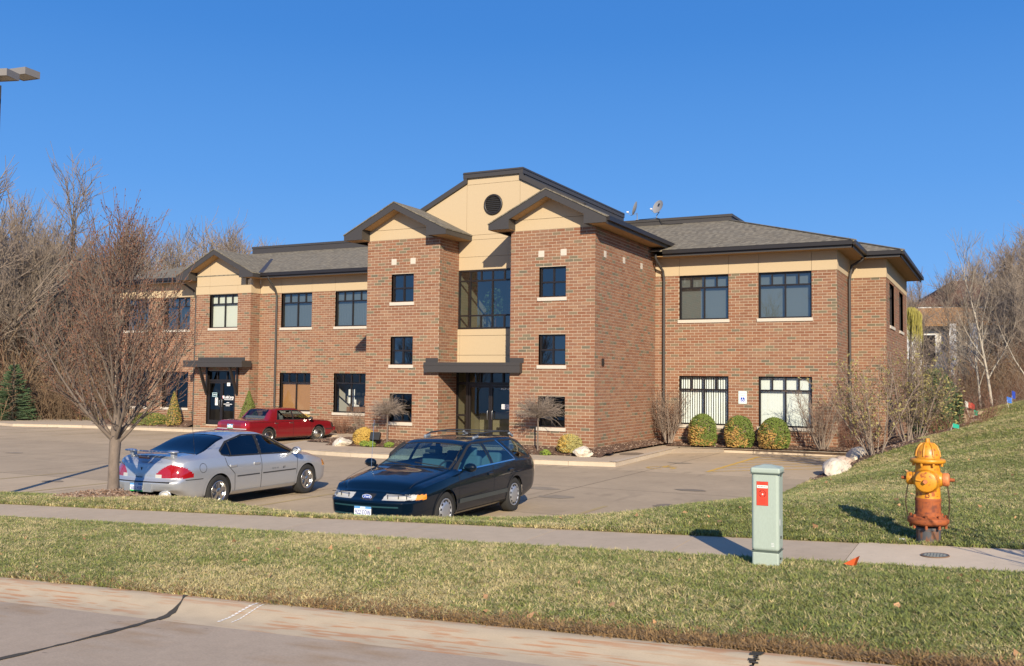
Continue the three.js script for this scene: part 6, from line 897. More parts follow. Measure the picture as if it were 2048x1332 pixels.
addShrub('bare_shrub', 'bare vase shaped shrub in the corner by the downspout and blinds', [.73, -.13, -5.5], 73, { n: 34, h: 2.0, r: .014, open: .42, base: .12, step: .075 }, [PM.shrubStem, PM.shrubTwig]);
addShrub('bare_shrub', 'bare many stemmed shrub against the wall right of the three clipped globes', [6.16, -.12, -5.5], 74, { n: 30, h: 2.1, r: .014, open: .55, base: .15, step: .07 }, [PM.shrubStem, PM.shrubTwig]);
addShrub('bare_shrub', 'low reddish bare shrub at the corner of the right wing downspout', [7.25, -.1, -6.4], 75, { n: 46, h: 1.15, r: .009, open: .9, base: .4, step: .08 }, [PM.redBrush, PM.redBrush]);
addShrub('bare_shrub', 'reddish bare brush on the mulch bank below the stone blocks', [10.2, .5, -6.2], 76, { n: 60, h: .8, r: .008, open: 1.0, base: .7, step: .09 }, [PM.redBrush, PM.redBrush]);
addShrub('bare_shrub', 'brown bare bush under the uncovered ground floor window', [-12.9, -.28, -5.3], 77, { n: 30, h: 1.35, r: .010, open: .5, base: .18, step: .08 }, [PM.shrubStem, PM.shrubTwig]);
addShrub('bare_shrub', 'low rust brown tuft of grass beside the red saloon bonnet', [-13.9, -.28, -5.2], 78, { n: 60, h: .7, r: .007, open: .6, base: .15, step: .1 }, [PM.redBrush, PM.redBrush]);
addShrub('bare_shrub', 'russet bare brush beside the evergreen on the bank', [10.6, .65, -9.6], 79, { n: 50, h: 1.3, r: .010, open: .8, base: .6, step: .08 }, [PM.redBrush, PM.redBrush]);
addShrub('sapling', 'young bare tree whose branching shadow crosses the pale pavement slab', [12.95, walkY(12.9, 19) + .03, 20.75], 23, { n: 6, h: 2.7, r: .022, open: .28, base: .03, step: .22, lift: .1 }, [PM.barkGrey, PM.twigRed]);
// leafy masses: many small leaves through a lumpy shell, some of them winter burnt on one side
function leafMass(seed, n, rx, ry, rz, shape, s0, burntAt) { const r = rng(seed), a = new GB(), b = new GB(); for (let i = 0; i < n; i++) { const h = r(), az = r() * 6.283, R = shape(h) * (.80 + .40 * fbm(3 + Math.cos(az) * 2.4, 3 + Math.sin(az) * 2.4 + h * 5, seed, 3)) * (.72 + .30 * Math.sqrt(r())), p = V(Math.cos(az) * R * rx, h * ry, Math.sin(az) * R * rz), out = V(Math.cos(az), .35 + .6 * (h - .4), Math.sin(az)).normalize(), s = s0 * (.6 + .8 * r()); const u = side(r, out, 1.2), v = new THREE.Vector3().crossVectors(out, u).normalize(); const g = burntAt && burntAt(p, r) ? b : a; const q = [p.clone().addScaledVector(u, -s), p.clone().addScaledVector(v, s * .42).addScaledVector(out, s * .2), p.clone().addScaledVector(u, s).addScaledVector(out, s * .6), p.clone().addScaledVector(v, -s * .42).addScaledVector(out, s * .2)]; g.quad(...q); } return [a.build(), b.p.length ? b.build() : null]; }
const dome = (h) => Math.pow(Math.max(0, 1 - Math.pow(Math.max(0, (h - .3) / .7), 2.3)), .5) * (.86 + .14 * sstep(0, .3, h)), cone = (h) => Math.max(.03, 1 - Math.pow(h, 1.15)) * (.8 + .2 * sstep(0, .12, h));
const stump = (h, r = .05) => new GB().tube([V(0, -.05, 0), V(.01, h * .5, 0), V(0, h, 0)], [r, r * .7, r * .2], 6).build();
function leafy(name, label, cat, pos, gs, ms, h, group, core) { const t = thing(name, label, cat, pos, 0, group); part(t, 'stem', stump(h * .8), PM.woodBark); if (core) part(t, 'inner_branch', core, PM.shrubTwig); part(t, 'foliage', gs[0], ms[0]); if (gs[1]) { const q = part(t, 'foliage', gs[1], ms[1]); q.userData.label = 'foliage burnt straw yellow by the winter'; } return t; }
const coreOf = (rx, ry, rz) => new GB().geo(new THREE.IcosahedronGeometry(1, 2).scale(rx * .72, ry * .46, rz * .72), MT(0, ry * .46, 0)).build();
[['clipped globe evergreen under the striped blinds, leftmost of three by the wall', 1.99], ['clipped globe evergreen standing below the accessible parking sign', 3.32], ['clipped globe evergreen under the closed white blinds, next to the bare shrub', 4.55]].forEach(([label, x], i) => leafy('globe_evergreen', label, 'shrub', [x, -.2, -5.45], leafMass(80 + i, 5200, .52 + .015 * i, 1.1 - .03 * i, .46, dome, .034, (p, r) => { const d = -p.x * .6 + p.z * .35 - (p.y - .45) * .5 + .75 * (fbm(p.x * 5 + 9, p.y * 5 + p.z * 3, 4 + i, 3) - .5); return r() < sstep(-.12, .32, d) * .85; }), [PM.leafGreen, PM.leafBurnt], 1, 'clipped globe evergreens along the right wing', coreOf(.5, 1.05, .44)));
leafy('cone_evergreen', 'small cone shaped evergreen between the side door and the red saloon', 'shrub', [-19.11, -.2, -5.15], leafMass(90, 3600, .52, 1.62, .5, cone, .036, null), [PM.conifer], 1.5, undefined, coreOf(.3, 1.1, .3));
leafy('cone_evergreen', 'narrow half browned cone evergreen left of the side door', 'shrub', [-24.27, -.3, -5.6], leafMass(91, 3000, .42, 1.62, .4, cone, .036, (p, r) => r() < .45), [PM.conifer, PM.leafBurnt], 1.5, undefined, coreOf(.25, 1.1, .25));
leafy('low_hedge', 'low green hedge under the far left ground floor windows', 'hedge', [-26.1, -.36, -5.75], leafMass(92, 3600, 1.25, .62, .42, dome, .04, (p, r) => r() < .12), [PM.conifer, PM.leafBurnt], .5);
leafy('gold_shrub', 'round straw yellow shrub beside the floodlight and white rock', 'shrub', [-8.5, -.27, .6], leafMass(93, 2600, .37, .56, .35, dome, .045, null), [PM.leafGold], .4, undefined, coreOf(.35, .5, .33));
leafy('gold_shrub', 'round yellow green shrub at the foot of the right tower', 'shrub', [-.57, -.18, .62], leafMass(94, 2600, .40, .52, .35, dome, .042, (p, r) => r() < sstep(.25, -.2, p.x) * .8), [PM.leafYellow, PM.leafGold], .4, undefined, coreOf(.36, .46, .32));
leafy('gold_shrub', 'small yellow shrub half hidden behind the red saloon bonnet', 'shrub', [-16.2, -.2, -5.5], leafMass(95, 1400, .5, .62, .3, dome, .045, (p, r) => r() < .5), [PM.leafYellow, PM.leafGold], .4);
leafy('dark_evergreen', 'dark green leafy evergreen behind the budding shrubs on the bank', 'shrub', [9.5, .35, -8.6], leafMass(96, 6500, .98, 2.25, .9, (h) => dome(h) * (1 - .25 * h), .055, (p, r) => r() < .2), [PM.darkGreen, PM.leafYellow], 2, undefined, coreOf(.8, 1.9, .75));
for (const [x, z, i] of [[-7.2, .95, 0], [-7.9, 1.05, 1], [-8.25, .95, 2], [-1.2, 1.1, 3]]) leafy('spring_plant', ['fresh green sprouts before the left tower window', 'fresh green sprouts at the foot of the floodlight', 'fresh green sprouts beside the straw yellow shrub', 'fresh green sprouts before the right tower'][i], 'plant', [x, -.29, z], leafMass(100 + i, 160, .16, .16, .12, dome, .04, null), [phys([.22, .30, .03], .8, { transmission: .3, thickness: 0 })], .06);
// spruce at the car park's end
{ const t = thing('spruce_tree', 'dark green young spruce at the far end of the car park', 'tree', [-36.8, -.75, -6]), r = rng(120), g = new GB(); part(t, 'trunk', new GB().tube([V(0, -.1, 0), V(0, 1.6, 0), V(0, 3.55, 0)], [.09, .06, .012], 7).build(), PM.woodBark);
  for (let y = .12; y < 3.3; y += .085) { const R = 1.42 * Math.pow(1 - y / 3.4, .85); for (let k = 0; k < Math.ceil(5 + R * 9); k++) { const a = r() * 6.283, L = R * (.75 + .35 * r()), d = V(Math.cos(a), -.12 + .12 * r(), Math.sin(a)), s = V(-d.z, 0, d.x); for (let q = .25; q < 1; q += .12) { const o = V(0, y + .1 * q * q, 0).addScaledVector(d, L * q), w = .075 * (1.15 - q * .6); for (const e of [-1, 1]) g.tri(o, o.clone().addScaledVector(d, .12).addScaledVector(s, e * w).add(V(0, -.03, 0)), o.clone().addScaledVector(d, .17).add(V(0, .03 * r(), 0))); } } }
  part(t, 'crown', g.build(), PM.needle); }
// grafted weeping trees by the entrance
function weeper(label, pos, seed, h, R, flat) { const r = rng(seed), t = thing('weeping_tree', label, 'tree', pos, 0), tw = new GB(); part(t, 'trunk', new GB().tube([V(0, -.1, 0), V(.01, h * .5, .01), V(0, h, 0)], [.032, .026, .03], 7).build(), PM.barkGrey); for (let i = 0; i < 150; i++) { const az = r() * 6.283, P = bough(r, V(0, h - .05, 0), dirOf(az, .35 + .95 * r()), R * (.75 + .5 * r()), 6, -.55 * flat, .35); tw.tube(P, taper(.007, .003, 6), 3); for (let k = 0; k < 7; k++) { const [q, v] = along(P, .2 + .78 * r()); tw.tube(bough(r, q, side(r, v, .7), R * .32 * (.5 + r()), 3, -.4, .4), [.004, .0035, .003, .002], 3); } } part(t, 'crown', tw.build(), PM.shrubStem); }
weeper('small bare weeping tree on a thin stem before the left tower window', [-7.56, -.25, .55], 131, 1.12, .62, .9); weeper('small bare mop headed tree before the right tower window', [-1.7, -.16, .6], 132, 1.05, .78, .45);
// hanging yellow twigs of a willow up the slope
{ const r = rng(140), t = thing('willow_tree', 'yellow hanging willow twigs close by the right wing end', 'tree', [6.95, 3.2, -31]); t.scale.setScalar(.62); part(t, 'trunk', new GB().tube([V(0, -2.5, 0), V(.1, 2, 0), V(.2, 5.2, 0)], [.14, .10, .05], 6).build(), PM.woodBark); const g = new GB(); for (let i = 0; i < 190; i++) { const a = r() * 6.28, q = .95 * Math.sqrt(r()), p = V(Math.cos(a) * q + .2, 5.4 - .9 * q * q, Math.sin(a) * q); g.tube(bough(r, p, V(.1 * (r() - .5), -1, .1 * (r() - .5)), 1.4 + 1.6 * r(), 4, 0, .12), [.018, .018, .016, .014, .008], 3); } part(t, 'crown', g.build(), PM.willow); }

// ---------- street furniture and small things ----------
{ // utility pedestal beside the pavement
  const green = mat([.37, .44, .38], .55, { map: T.fine }), t = thing('utility_pedestal', 'pale green metal utility pedestal with an orange red warning label beside the pavement', 'utility box', [9.765, stripY(9.8, 20) - .055, 20.02], .04); t.scale.set(1.03, 1.06, 1.03);
  const box = (w, d, y0, y1, rr) => new GB().geo(new RoundedBoxGeometry(w, y1 - y0, d, 3, rr), MT(0, (y0 + y1) / 2, 0)).build();
  part(t, 'base', box(.222, .212, -.1, .185, .018), green); part(t, 'body', box(.228, .218, .188, .83, .028), green);
  const cap = new GB(), P = (w, d, y) => [V(-w, y, d), V(w, y, d), V(w, y, -d), V(-w, y, -d)]; cap.geo(new RoundedBoxGeometry(.246, .05, .236, 3, .018), MT(0, .84, 0)); const a = P(.112, .107, .862), b = P(.03, .03, .885); for (let i = 0; i < 4; i++) { const j = (i + 1) % 4; cap.quad(a[i], a[j], b[j], b[i]); } cap.quad(b[0], b[1], b[2], b[3]); part(t, 'lid', cap.build(), green);
  part(t, 'seam', new GB().box(-.116, .183, -.110, .116, .190, .1115).box(-.125, .813, -.119, .125, .816, .1195).build(), mat([.09, .12, .10], .8)); part(t, 'latch', new GB().geo(new THREE.CylinderGeometry(.012, .012, .01, 10).rotateZ(Math.PI / 2), MT(.116, .30, .03)).geo(new THREE.CylinderGeometry(.009, .009, .01, 10).rotateZ(Math.PI / 2), MT(.116, .13, .04)).geo(new THREE.CylinderGeometry(.008, .008, .01, 10).rotateZ(Math.PI / 2), MT(.116, .80, .03)).build(), MAT.bronzeDark); part(t, 'vent_slot', new GB().box(.05, .232, .108, .075, .236, .1105).box(.05, .244, .108, .075, .248, .1105).box(.05, .256, .108, .07, .26, .1105).build(), MAT.white);
  part(t, 'bar_code_label', boxGeo(.1135, .40, .05, .1150, .45, .075), MAT.white);
  sheet(t, 'warning_label', .096, .195, [-.022, .655, .1115], print(192, 390, (c) => { c.fillStyle = '#e2402a'; c.fillRect(0, 0, 192, 390); c.strokeStyle = '#7c1d12'; c.lineWidth = 6; c.strokeRect(4, 4, 184, 382); c.fillStyle = '#f4f2ec'; c.fillRect(8, 62, 176, 44); c.fillStyle = '#161616'; c.font = 'bold 34px sans-serif'; c.textAlign = 'center'; c.fillText('WARNING', 96, 96, 160); c.lineWidth = 9; c.strokeStyle = '#43130e'; c.beginPath(); c.arc(96, 196, 56, 0, 7); c.stroke(); c.beginPath(); c.moveTo(56, 156); c.lineTo(136, 236); c.stroke(); c.beginPath(); c.moveTo(60, 228); c.lineTo(104, 190); c.lineTo(132, 170); c.stroke(); c.fillStyle = '#f4e6dc'; c.beginPath(); c.arc(100, 206, 13, 0, 7); c.fill(); c.fillStyle = '#8f2417'; for (let i = 0; i < 4; i++) c.fillRect(40 + 8 * (i % 2), 282 + i * 22, 112 - 16 * (i % 2), 7); for (let i = 0; i < 2; i++) c.fillRect(48, 18 + i * 16, 96, 6); }));
}
{ // fire hydrant: orange paint worn and rusted from the foot up
  const px = 10.95, pz = 18.34, t = thing('fire_hydrant', 'orange fire hydrant with a rusted lower barrel and chained caps behind the pavement', 'hydrant', [px, walkY(px, 18.5) + .015, pz], -.05);
  const worn = (paint, rust, cut, soft) => tex(256, 256, (u, v) => { const n = fbm(u * 10, v * 10, 400, 4, 10), m = fbm(u * 26, v * 5, 410, 3, 5), k = clamp((n * .6 + m * .4 - cut) / soft, 0, 1), s = clamp((fbm(u * 40, v * 7, 420, 3, 7) - .62) * 6, 0, 1) * .65; return [lerp(lerp(paint[0], rust[0], k), .10, s), lerp(lerp(paint[1], rust[1], k), .045, s), lerp(lerp(paint[2], rust[2], k), .02, s)]; });
  const orange = phys([1, 1, 1], .48, { map: worn([.60, .255, .010], [.34, .085, .010], .57, .10), clearcoat: .25, clearcoatRoughness: .3 }), rust = mat([1, 1, 1], .75, { map: worn([.33, .085, .022], [.17, .045, .02], .5, .2) }), foot = mat([1, 1, 1], .7, { map: worn([.075, .078, .085], [.19, .085, .045], .5, .12) }), faded = phys([1, 1, 1], .55, { map: worn([.60, .20, .07], [.48, .14, .05], .5, .2) });
  const L = (pts, n = 36) => new THREE.LatheGeometry(pts.map(([r, y]) => new THREE.Vector2(r, y)), n);
  part(t, 'foot', L([[.112, -.12], [.112, .105], [.118, .11], [.118, .135], [.10, .14], [.08, .155]]), foot);
  const fl = part(t, 'ground_flange', L([[.08, .15], [.165, .16], [.188, .182], [.19, .215], [.175, .232], [.135, .24], [.120, .262]]), rust); for (let k = 0; k < 8; k++) { const a = k / 8 * 6.283; part(fl, 'bolt', new GB().geo(new THREE.CylinderGeometry(.015, .015, .13, 6), MT(Math.cos(a) * .158, .195, Math.sin(a) * .158)).build(), rust); }
  part(t, 'lower_barrel', L([[.120, .26], [.117, .30], [.117, .385], [.121, .392], [.121, .412], [.116, .417]]), rust);
  part(t, 'upper_barrel', L([[.116, .415], [.113, .45], [.112, .56], [.115, .66], [.112, .74], [.118, .752]]), orange);
  const bf = part(t, 'bonnet_flange', L([[.118, .75], [.15, .755], [.163, .765], [.163, .785], [.155, .797], [.120, .803]]), orange); for (let k = 0; k < 8; k++) { const a = k / 8 * 6.283 + .3; part(bf, 'bolt', new GB().geo(new THREE.CylinderGeometry(.013, .013, .03, 6), MT(Math.cos(a) * .138, .742, Math.sin(a) * .138)).build(), orange); }
  const bon = part(t, 'bonnet', L([[.116, .80], [.115, .835], [.103, .885], [.08, .922], [.052, .942], [.052, .952], [.034, .955], [0, .955]]), orange); for (let k = 0; k < 8; k++) { const a = k / 8 * 6.283 + .2, q = [[.117, .82], [.109, .87], [.086, .917], [.055, .944]].map(([r, y]) => V(Math.cos(a) * r, y, Math.sin(a) * r)); part(bon, 'rib', new GB().tube(q, .011, 6).build(), orange); }
  part(t, 'operating_nut', new GB().geo(new THREE.CylinderGeometry(.022, .026, .04, 5), MT(0, .972, 0)).build(), orange);
  const pn = part(t, 'pumper_nozzle', new GB().geo(L([[.118, 0], [.114, .03], [.108, .045]]).rotateX(Math.PI / 2), MT(0, .585, .085)).build(), orange); const pc = part(t, 'pumper_cap', new GB().geo(L([[.106, 0], [.104, .035], [.09, .05], [.03, .06], [0, .06]]).rotateX(Math.PI / 2), MT(0, .585, .128)).build(), orange); part(pc, 'cap_nut', new GB().geo(new THREE.CylinderGeometry(.021, .024, .035, 5).rotateX(Math.PI / 2), MT(0, .587, .205)).build(), faded); part(pc, 'cap_ear', new GB().geo(new RoundedBoxGeometry(.06, .022, .022, 2, .008), M4(V(-.062, .597, .185), EU(0, 0, -.2))).build(), orange); void pn;
  for (const s of [-1, 1]) { const m = s < 0 ? orange : faded, rot = (g) => g.rotateZ(-s * Math.PI / 2); part(t, 'side_nozzle', new GB().geo(rot(L([[.075, 0], [.07, .03], [.06, .045]])), MT(s * .09, .60, 0)).build(), orange); const c = part(t, 'side_cap', new GB().geo(rot(L([[.062, 0], [.064, .012], [.064, .045], [.05, .056], [0, .058]])), MT(s * .138, .60, 0)).build(), m); part(c, 'cap_nut', new GB().geo(rot(new THREE.CylinderGeometry(.016, .021, .05, 5)), MT(s * .215, .60, 0)).build(), rust);
    const ch = new GB(), q = []; for (let k = 0; k <= 24; k++) { const u = k / 24; q.push(V(s * (.175 + .02 * Math.sin(u * 3.1)), .545 - u * .33, .02 + .03 * Math.sin(u * 3.1))); } for (let k = 0; k < 24; k++) { const a = q[k], b = q[k + 1], mid = a.clone().lerp(b, .5), d = b.clone().sub(a).normalize(); ch.geo(new THREE.TorusGeometry(.0085, .0026, 5, 10).scale(.75, 1.25, 1), M4(mid, new THREE.Quaternion().setFromUnitVectors(UP, d).multiply(EU(0, k % 2 ? 1.4 : .1, 0)))); } part(t, 'chain', ch.build(), mat([.07, .035, .025], .7, { metalness: .3 })); }
  part(t, 'raised_digit', new GB().geo(new THREE.TorusGeometry(.014, .0042, 6, 16).scale(1, .9, 1), MT(.008, .475, .1135)).geo(new THREE.TorusGeometry(.017, .0042, 6, 16).scale(1, 1, 1), MT(.008, .445, .1145)).build(), rust);
}
single('marker_flag', new GB().hexa([V(-.085, -.01, .001), V(.02, -.02, .001), V(.02, -.02, -.001), V(-.085, -.01, -.001), V(-.07, .0, .012), V(.055, .075, .012), V(.055, .075, .010), V(-.07, .0, .010)]).build(), mat([.62, .10, .02], .7), 'orange plastic flag lying low in the grass at the pavement joint', 'flag').position.set(10.46, stripY(10.46, 19.9) + .045, 19.9);
{ // valve lid set in the pavement
  const t = thing('valve_cover', 'small round blue grey valve lid set into the pale pavement slab', 'utility cover', [11.05, walkY(11.05, 19.09) + .009, 19.09]); t.rotation.set(.019, 0, .0384); part(t, 'lid', new THREE.CylinderGeometry(.105, .105, .012, 32), mat([.13, .16, .17], .6, { map: T.speck })); part(t, 'rim', new THREE.TorusGeometry(.114, .008, 6, 32).rotateX(Math.PI / 2), mat([.16, .10, .06], .8)); const g = new GB(); for (let i = -3; i <= 3; i++) for (let j = -3; j <= 3; j++) if (Math.hypot(i, j) < 3.4) g.box(i * .026 - .009, .006, j * .026 - .009, i * .026 + .009, .0095, j * .026 + .009); part(t, 'tread_stud', g.build(), mat([.22, .24, .22], .6)); }
single('pebble', new THREE.IcosahedronGeometry(.035, 1).scale(1.3, .7, 1), mat([.75, .72, .68], .9), 'white pebble on bare earth at the foot of the hydrant', 'stone').position.set(10.72, walkY(10.7, 18.5) + .02, 18.42);
// boulders
function boulder(name, label, pos, sx, sy, sz, seed, col = [.66, .58, .48], turn = 0) {
  const g = mergeVertices(new THREE.IcosahedronGeometry(1, 5).deleteAttribute('uv').deleteAttribute('normal')), p = g.attributes.position, v = V(0, 0, 0), r = rng(seed), cuts = Array.from({ length: 11 }, () => [dirOf(r() * 6.28, Math.acos(2 * r() - 1)), .62 + .3 * r()]);
  for (let i = 0; i < p.count; i++) { v.fromBufferAttribute(p, i); for (const [n, d] of cuts) { const k = v.dot(n); if (k > d) v.addScaledVector(n, d - k); } const n = fbm(v.x * 2.4 + 9 + seed, v.y * 2.4 + v.z * 1.7 + 5, seed, 4); v.multiplyScalar(.86 + .34 * n); v.addScaledVector(V(1, 1, 1), .03 * (fbm(v.x * 11 + 40, (v.y + v.z) * 11 + 40, seed, 2) - .5)); p.setXYZ(i, v.x * sx, v.y * sy, v.z * sz); }
  g.computeVertexNormals(); const uv = new Float32Array(p.count * 2); for (let i = 0; i < p.count; i++) { uv[2 * i] = p.getX(i) + p.getZ(i) * .7; uv[2 * i + 1] = p.getY(i) + p.getZ(i) * .5; } g.setAttribute('uv', new THREE.BufferAttribute(uv, 2));
  const m = single(name, toCreasedNormals(g, .5), mat(col, .95, { map: T.rock }), label, 'rock'); m.position.set(...pos); m.rotation.y = turn;
}
T.rock = tex(256, 256, (u, v, x, y) => { const n = fbm(u * 10, v * 10, 500, 5, 10), k = fbm(u * 22, v * 22, 510, 3, 22), g = clamp(.6 + .5 * n - (k > .6 ? (k - .6) * 2.2 : 0), .1, 1); return [g, g * lerp(.93, .98, n), g * lerp(.82, .96, n)]; }, true, 1.2);
boulder('boulder', 'white boulder at the edge of the car park, lower of the pair on the bank', [7.70, -.27, 1.75], .38, .33, .85, 3, [.80, .72, .60], .15); boulder('boulder', 'cream boulder between the bank pair and the mulch, higher up by the budding shrub', [7.90, -.12, -1.0], .40, .31, 1.05, 8, [.80, .70, .54], .1); boulder('boulder', 'small pinkish rock wedged between the two larger boulders', [7.62, -.22, .25], .28, .24, .4, 12, [.62, .50, .42]);
boulder('white_rock', 'white rock in the bed beside the straw yellow shrub', [-9.2, -.24, 1.0], .38, .27, .3, 34, [.74, .69, .60], .8); boulder('white_rock', 'white rock at the corner of the right tower bed', [.03, -.15, .98], .34, .20, .24, 41, [.74, .69, .60], .5);
// stone blocks stepping up the bank
for (const [x, y, z, w, ry, label] of [[11.05, .70, -10, .95, -.1, 'tan retaining block at the hilltop beside the mulch'], [11.75, .86, -10.2, .8, 0, 'half sunk retaining block right of the tan block on the hill'], [10.15, .62, -12.6, 1.1, .1, 'long pale retaining block below the striped flag'], [10.75, .92, -13.6, 1.3, .05, 'retaining block carrying the upper step beside the striped flag'], [10.6, .55, -9.2, .8, 0, 'low buried retaining block edging the mulch']]) { const m = single('retaining_block', new RoundedBoxGeometry(w, .36, .4, 2, .03), mat([.42, .34, .24], .95, { map: T.rock }), label, 'stone block'); m.position.set(x, y - .05, z); m.rotation.y = ry; }
single('edging_stone', new RoundedBoxGeometry(.16, .16, 3.4, 2, .03), mat([.58, .50, .40], .95, { map: T.concrete }), 'straight concrete edging between the lawn and the planting behind the boulders', 'edging').position.set(8.9, .14, -3.2);
// survey flags
function flag(label, x, z, y, cols, w, h, lean) { const t = thing('survey_flag', label, 'flag', [x, y, z]); part(t, 'wire', new GB().tube([V(-lean, -.55, 0), V(0, .1, 0)], .006, 5).build(), MAT.white); const n = cols.length; cols.forEach((c, i) => part(t, 'flag_sheet', new GB().hexa([V(w * i / n, -.03 * i, .001), V(w * (i + 1) / n, -.03 * (i + 1), .02 * (i + 1)), V(w * (i + 1) / n, -.03 * (i + 1), .02 * (i + 1) - .004), V(w * i / n, -.03 * i, -.003), V(w * i / n, h - .03 * i, .001), V(w * (i + 1) / n, h - .05 * (i + 1), .02 * (i + 1)), V(w * (i + 1) / n, h - .05 * (i + 1), .02 * (i + 1) - .004), V(w * i / n, h - .03 * i, -.003)]).build(), mat(c, .7))); }
flag('white and red striped survey flag standing above the retaining blocks', 10.35, -13, 1.2, [[.75, .78, .72], [.70, .12, .08], [.62, .06, .05]], .34, .24, -.2); flag('bright green survey flag at the edge of the mulch', 10.25, -4.5, .72, [[.02, .42, .28]], .18, .14, .2); flag('small green survey flag farther up beside the blocks', 10.75, -9.3, 1.0, [[.02, .42, .25]], .12, .18, .05); flag('bright blue survey flag on the crest of the lawn', 11.8, -12, 1.42, [[.03, .20, .75]], .16, .22, -.12); flag('dark blue survey flag farther back in the shaded ground', 12.0, -15, 1.55, [[.02, .06, .42]], .12, .3, 0);
{ // floodlight in the bed
  const t = thing('floodlight', 'black box floodlight on a short stalk aimed at the left tower', 'floodlight', [-7.85, -.25, .85], .3); part(t, 'stalk', new GB().tube([V(0, -.05, 0), V(0, .12, 0)], .03, 8).build(), MAT.bronzeDark); part(t, 'housing', new GB().geo(new RoundedBoxGeometry(.36, .30, .16, 2, .02), M4(V(0, .28, 0), EU(-.5, 0, 0))).build(), MAT.black); part(t, 'lens', new GB().geo(new THREE.PlaneGeometry(.3, .24), M4(V(0, .31, -.084), EU(-.5 + Math.PI, 0, 0))).build(), MAT.glassDark); }
{ // accessible parking sign on the wall
  const t = thing('parking_sign', 'white reserved parking sign with a blue wheelchair symbol on the brick wall', 'sign', [3.305, 1.52, ZW + .02]); part(t, 'plate', new GB().geo(new RoundedBoxGeometry(.31, .46, .012, 2, .005), MT(0, 0, 0)).build(), MAT.white);
  sheet(t, 'sign_face', .305, .455, [0, 0, .0075], print(204, 306, (c) => { c.fillStyle = '#eef2f2'; c.fillRect(0, 0, 204, 306); c.strokeStyle = '#2c7a55'; c.lineWidth = 5; c.strokeRect(6, 6, 192, 294); c.fillStyle = '#2c7a64'; c.font = 'bold 40px sans-serif'; c.textAlign = 'center'; c.fillText('RESERVED', 102, 66, 176); c.fillText('PARKING', 102, 120, 160); c.fillStyle = '#1746a8'; c.fillRect(52, 150, 100, 104); c.strokeStyle = c.fillStyle = '#f4f6fa'; c.lineWidth = 8; c.beginPath(); c.arc(100, 166, 8, 0, 7); c.fill(); c.beginPath(); c.moveTo(98, 178); c.lineTo(98, 208); c.lineTo(122, 208); c.lineTo(132, 236); c.stroke(); c.beginPath(); c.arc(96, 220, 23, .1, 4.2); c.stroke(); c.beginPath(); c.moveTo(98, 190); c.lineTo(120, 190); c.stroke(); })); }
// satellite dishes on the roof parapet
function dish(label, x, turn, tilt) { const t = thing('satellite_dish', label, 'satellite dish', [x, 9.11, -11.02], turn), grey = mat([.24, .24, .25], .6); part(t, 'mast', new GB().tube([V(.0, .0, 0), V(.02, .16, 0), V(.14, .30, -.02)], .018, 8).box(-.12, 0, -.05, .12, .015, .05).build(), grey);
  const pts = []; for (let i = 0; i <= 10; i++) { const q = i / 10; pts.push(new THREE.Vector2(.29 * q + .001, .06 * q * q)); } const d = part(t, 'reflector', new GB().geo(new THREE.LatheGeometry(pts, 36).rotateX(Math.PI / 2).scale(.92, 1.05, 1), M4(V(.14, .50, .03), EU(-tilt, 0, 0))).build(), grey); part(d, 'emblem', new GB().geo(new THREE.PlaneGeometry(.1, .08), M4(V(.19, .61, .07), EU(-tilt, 0, 0))).build(), MAT.black);
  part(t, 'feed_arm', new GB().tube([V(.14, .28, .02), V(.08, .22, .25), V(.04, .34, .42)], .011, 6).build(), grey); part(t, 'feed_horn', new GB().geo(new RoundedBoxGeometry(.07, .07, .1, 2, .02), MT(.04, .38, .42)).build(), MAT.white); }
dish('grey satellite dish on the roof parapet facing the street', -1.62, -.35, .35); dish('satellite dish seen edge on, left of its twin on the roof parapet', -2.5, -1.45, .3);
single('roof_cable', new GB().tube([V(-2.4, 9.12, -10.93), V(-1.95, 9.125, -10.92), V(-1.62, 9.14, -10.92), V(-1.45, 9.10, -10.90), V(-1.40, 8.95, -10.93), V(-1.3, 8.87, -10.90), V(-1.0, 8.82, -10.90), V(-.4, 8.82, -10.90)], .014, 6).build(), MAT.black, 'black cable drooping from the satellite dish over the parapet', 'cable');
{ // car park lamp: its pole stands just west of what is seen
  const t = thing('lamp_post', 'tall car park lamp with two boxy bronze heads high over the car park', 'street lamp', [-6.42, -.45, 16.3]), pole = MAT.bronze; part(t, 'concrete_base', new THREE.CylinderGeometry(.28, .28, .7, 20).translate(0, .2, 0), GM.kerb); part(t, 'pole', boxGeo(-.06, .5, -.06, .06, 8.35, .06), pole);
  for (const [dx, dy, dz, i] of [[.84, 8.46, -.0, 0], [.86, 8.30, .46, 1]]) { const h = new THREE.Group(); h.name = 'lamp_head'; t.add(h); h.position.set(dx, dy, dz); h.rotation.y = i ? .3 : .12; h.scale.setScalar(.86); const g = new GB(); g.box(-.25, -.075, -.21, .25, -.05, -.18).box(-.25, -.075, .18, .25, -.05, .21).box(-.25, -.075, -.18, -.22, -.05, .18).box(.22, -.075, -.18, .25, -.05, .18).box(-.25, -.05, -.21, .25, .085, .21); part(h, 'housing', g.build(), mat([.20, .185, .17], .5)); part(h, 'lens', boxGeo(-.218, -.068, -.178, .218, -.055, .178), mat([.30, .27, .22], .3)); part(h, 'arm', new GB().bar(V(-.25, .02, 0), V(-dx + .06, .02 , -dz * .6), .07, .07).build(), pole); }
}
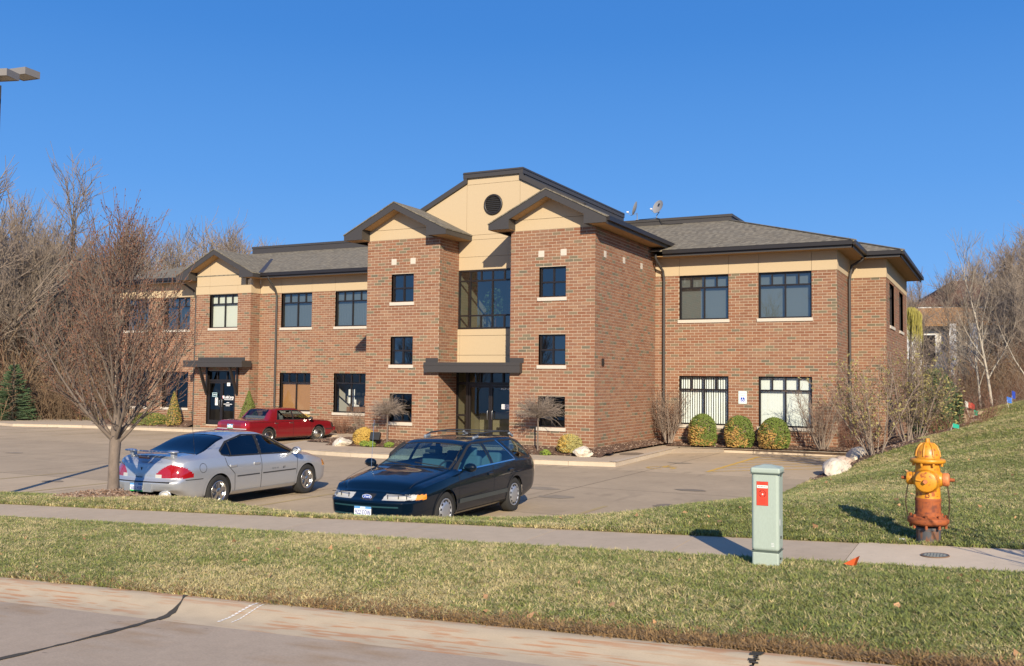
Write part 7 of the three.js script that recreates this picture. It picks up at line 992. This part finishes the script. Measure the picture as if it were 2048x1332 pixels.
// houses up the slope
function house(label, pos, turn, w, d, h, roof, o) { const t = thing('house', label, 'house', pos, turn), wall = mat(o.wall, .9, { map: T.fine }); const W = w / 2, D = d / 2; part(t, 'wall', new GB().box(-W, -2, -D, W, h, D).build(), wall);
  const g = new GB(), e = .7; g.prism([V(-W - e, h, D + e), V(W + e, h, D + e), V(W - o.hip, h + roof, 0), V(-W + o.hip, h + roof, 0)], V(0, -.15, 0)); g.prism([V(W + e, h, -D - e), V(-W - e, h, -D - e), V(-W + o.hip, h + roof, 0), V(W - o.hip, h + roof, 0)], V(0, -.15, 0)); g.prism([V(W + e, h, D + e), V(W + e, h, -D - e), V(W - o.hip, h + roof, 0)], V(0, -.15, 0)); g.prism([V(-W - e, h, -D - e), V(-W - e, h, D + e), V(-W + o.hip, h + roof, 0)], V(0, -.15, 0)); part(t, 'roof', g.build(), mat(o.roof, .95, { map: T.shingle(false) }));
  for (const [x, y, ww, hh] of o.win) { const f = part(t, 'window', boxGeo(x - ww / 2, y, D, x + ww / 2, y + hh, D + .06), o.frame ?? MAT.white); part(f, 'pane', boxGeo(x - ww / 2 + .08, y + .08, D + .06, x + ww / 2 - .08, y + hh - .08, D + .075), MAT.frame); }
  for (const x of o.post ?? []) part(t, 'porch_post', boxGeo(x - .25, -2, D + .4, x + .25, h, D + .8), MAT.white); part(t, 'eave', boxGeo(-W - .6, h - .32, -D - .6, W + .6, h - .16, D + .6), o.trim ?? MAT.bronze); }
house('low house with a tan roof and white walls among bare trees on the slope', [7.9, 3.6, -52], -.06, 9.5, 7, 2.9, 1.5, { wall: [.72, .67, .57], roof: [.48, .27, .12], hip: 2.6, win: [[-3.2, .2, 1.6, 2], [-.8, -.2, 1.1, 2.4], [3.2, .2, 1.2, 2]], post: [-2.0, .9, 2.3], trim: MAT.bronzeDark });
house('red brown gabled house higher up behind the tan roofed one', [8.4, 6.6, -70], .25, 8, 8, 2.6, 2.6, { wall: [.20, .07, .055], roof: [.16, .09, .07], hip: 3.2, win: [[-1.6, .6, 1.2, 1.3], [1.8, .6, 1.2, 1.3]], trim: MAT.white });
// trees across the street, mirrored by the glass and the car paint
{ const r = rng(900), where = ['facing the entrance', 'opposite the left tower', 'behind the street', 'opposite the hill', 'opposite the side door', 'opposite the far left wing', 'opposite the hilltop', 'at the end of the street'];
  [2, -8, 9, 18, -18, -27, 27, -36, 5, -3, 13, -13, -23, -32, 22, -44, -50, 32, -57, 38].forEach((x, i) => placeWood(i % 3 === 2 ? 4 : i % 2, [x, kerbTop(x) - 1.3, 42 + 13 * r()], i, .72 + .2 * r(), `${woodLooks[i % 3 === 2 ? 4 : i % 2]} bare tree across the street, ${where[i % 8]}${i > 15 ? ', third row' : i > 7 ? ', second row' : ''}`, 'bare trees across the street')); }

renderer.render(scene, camera);
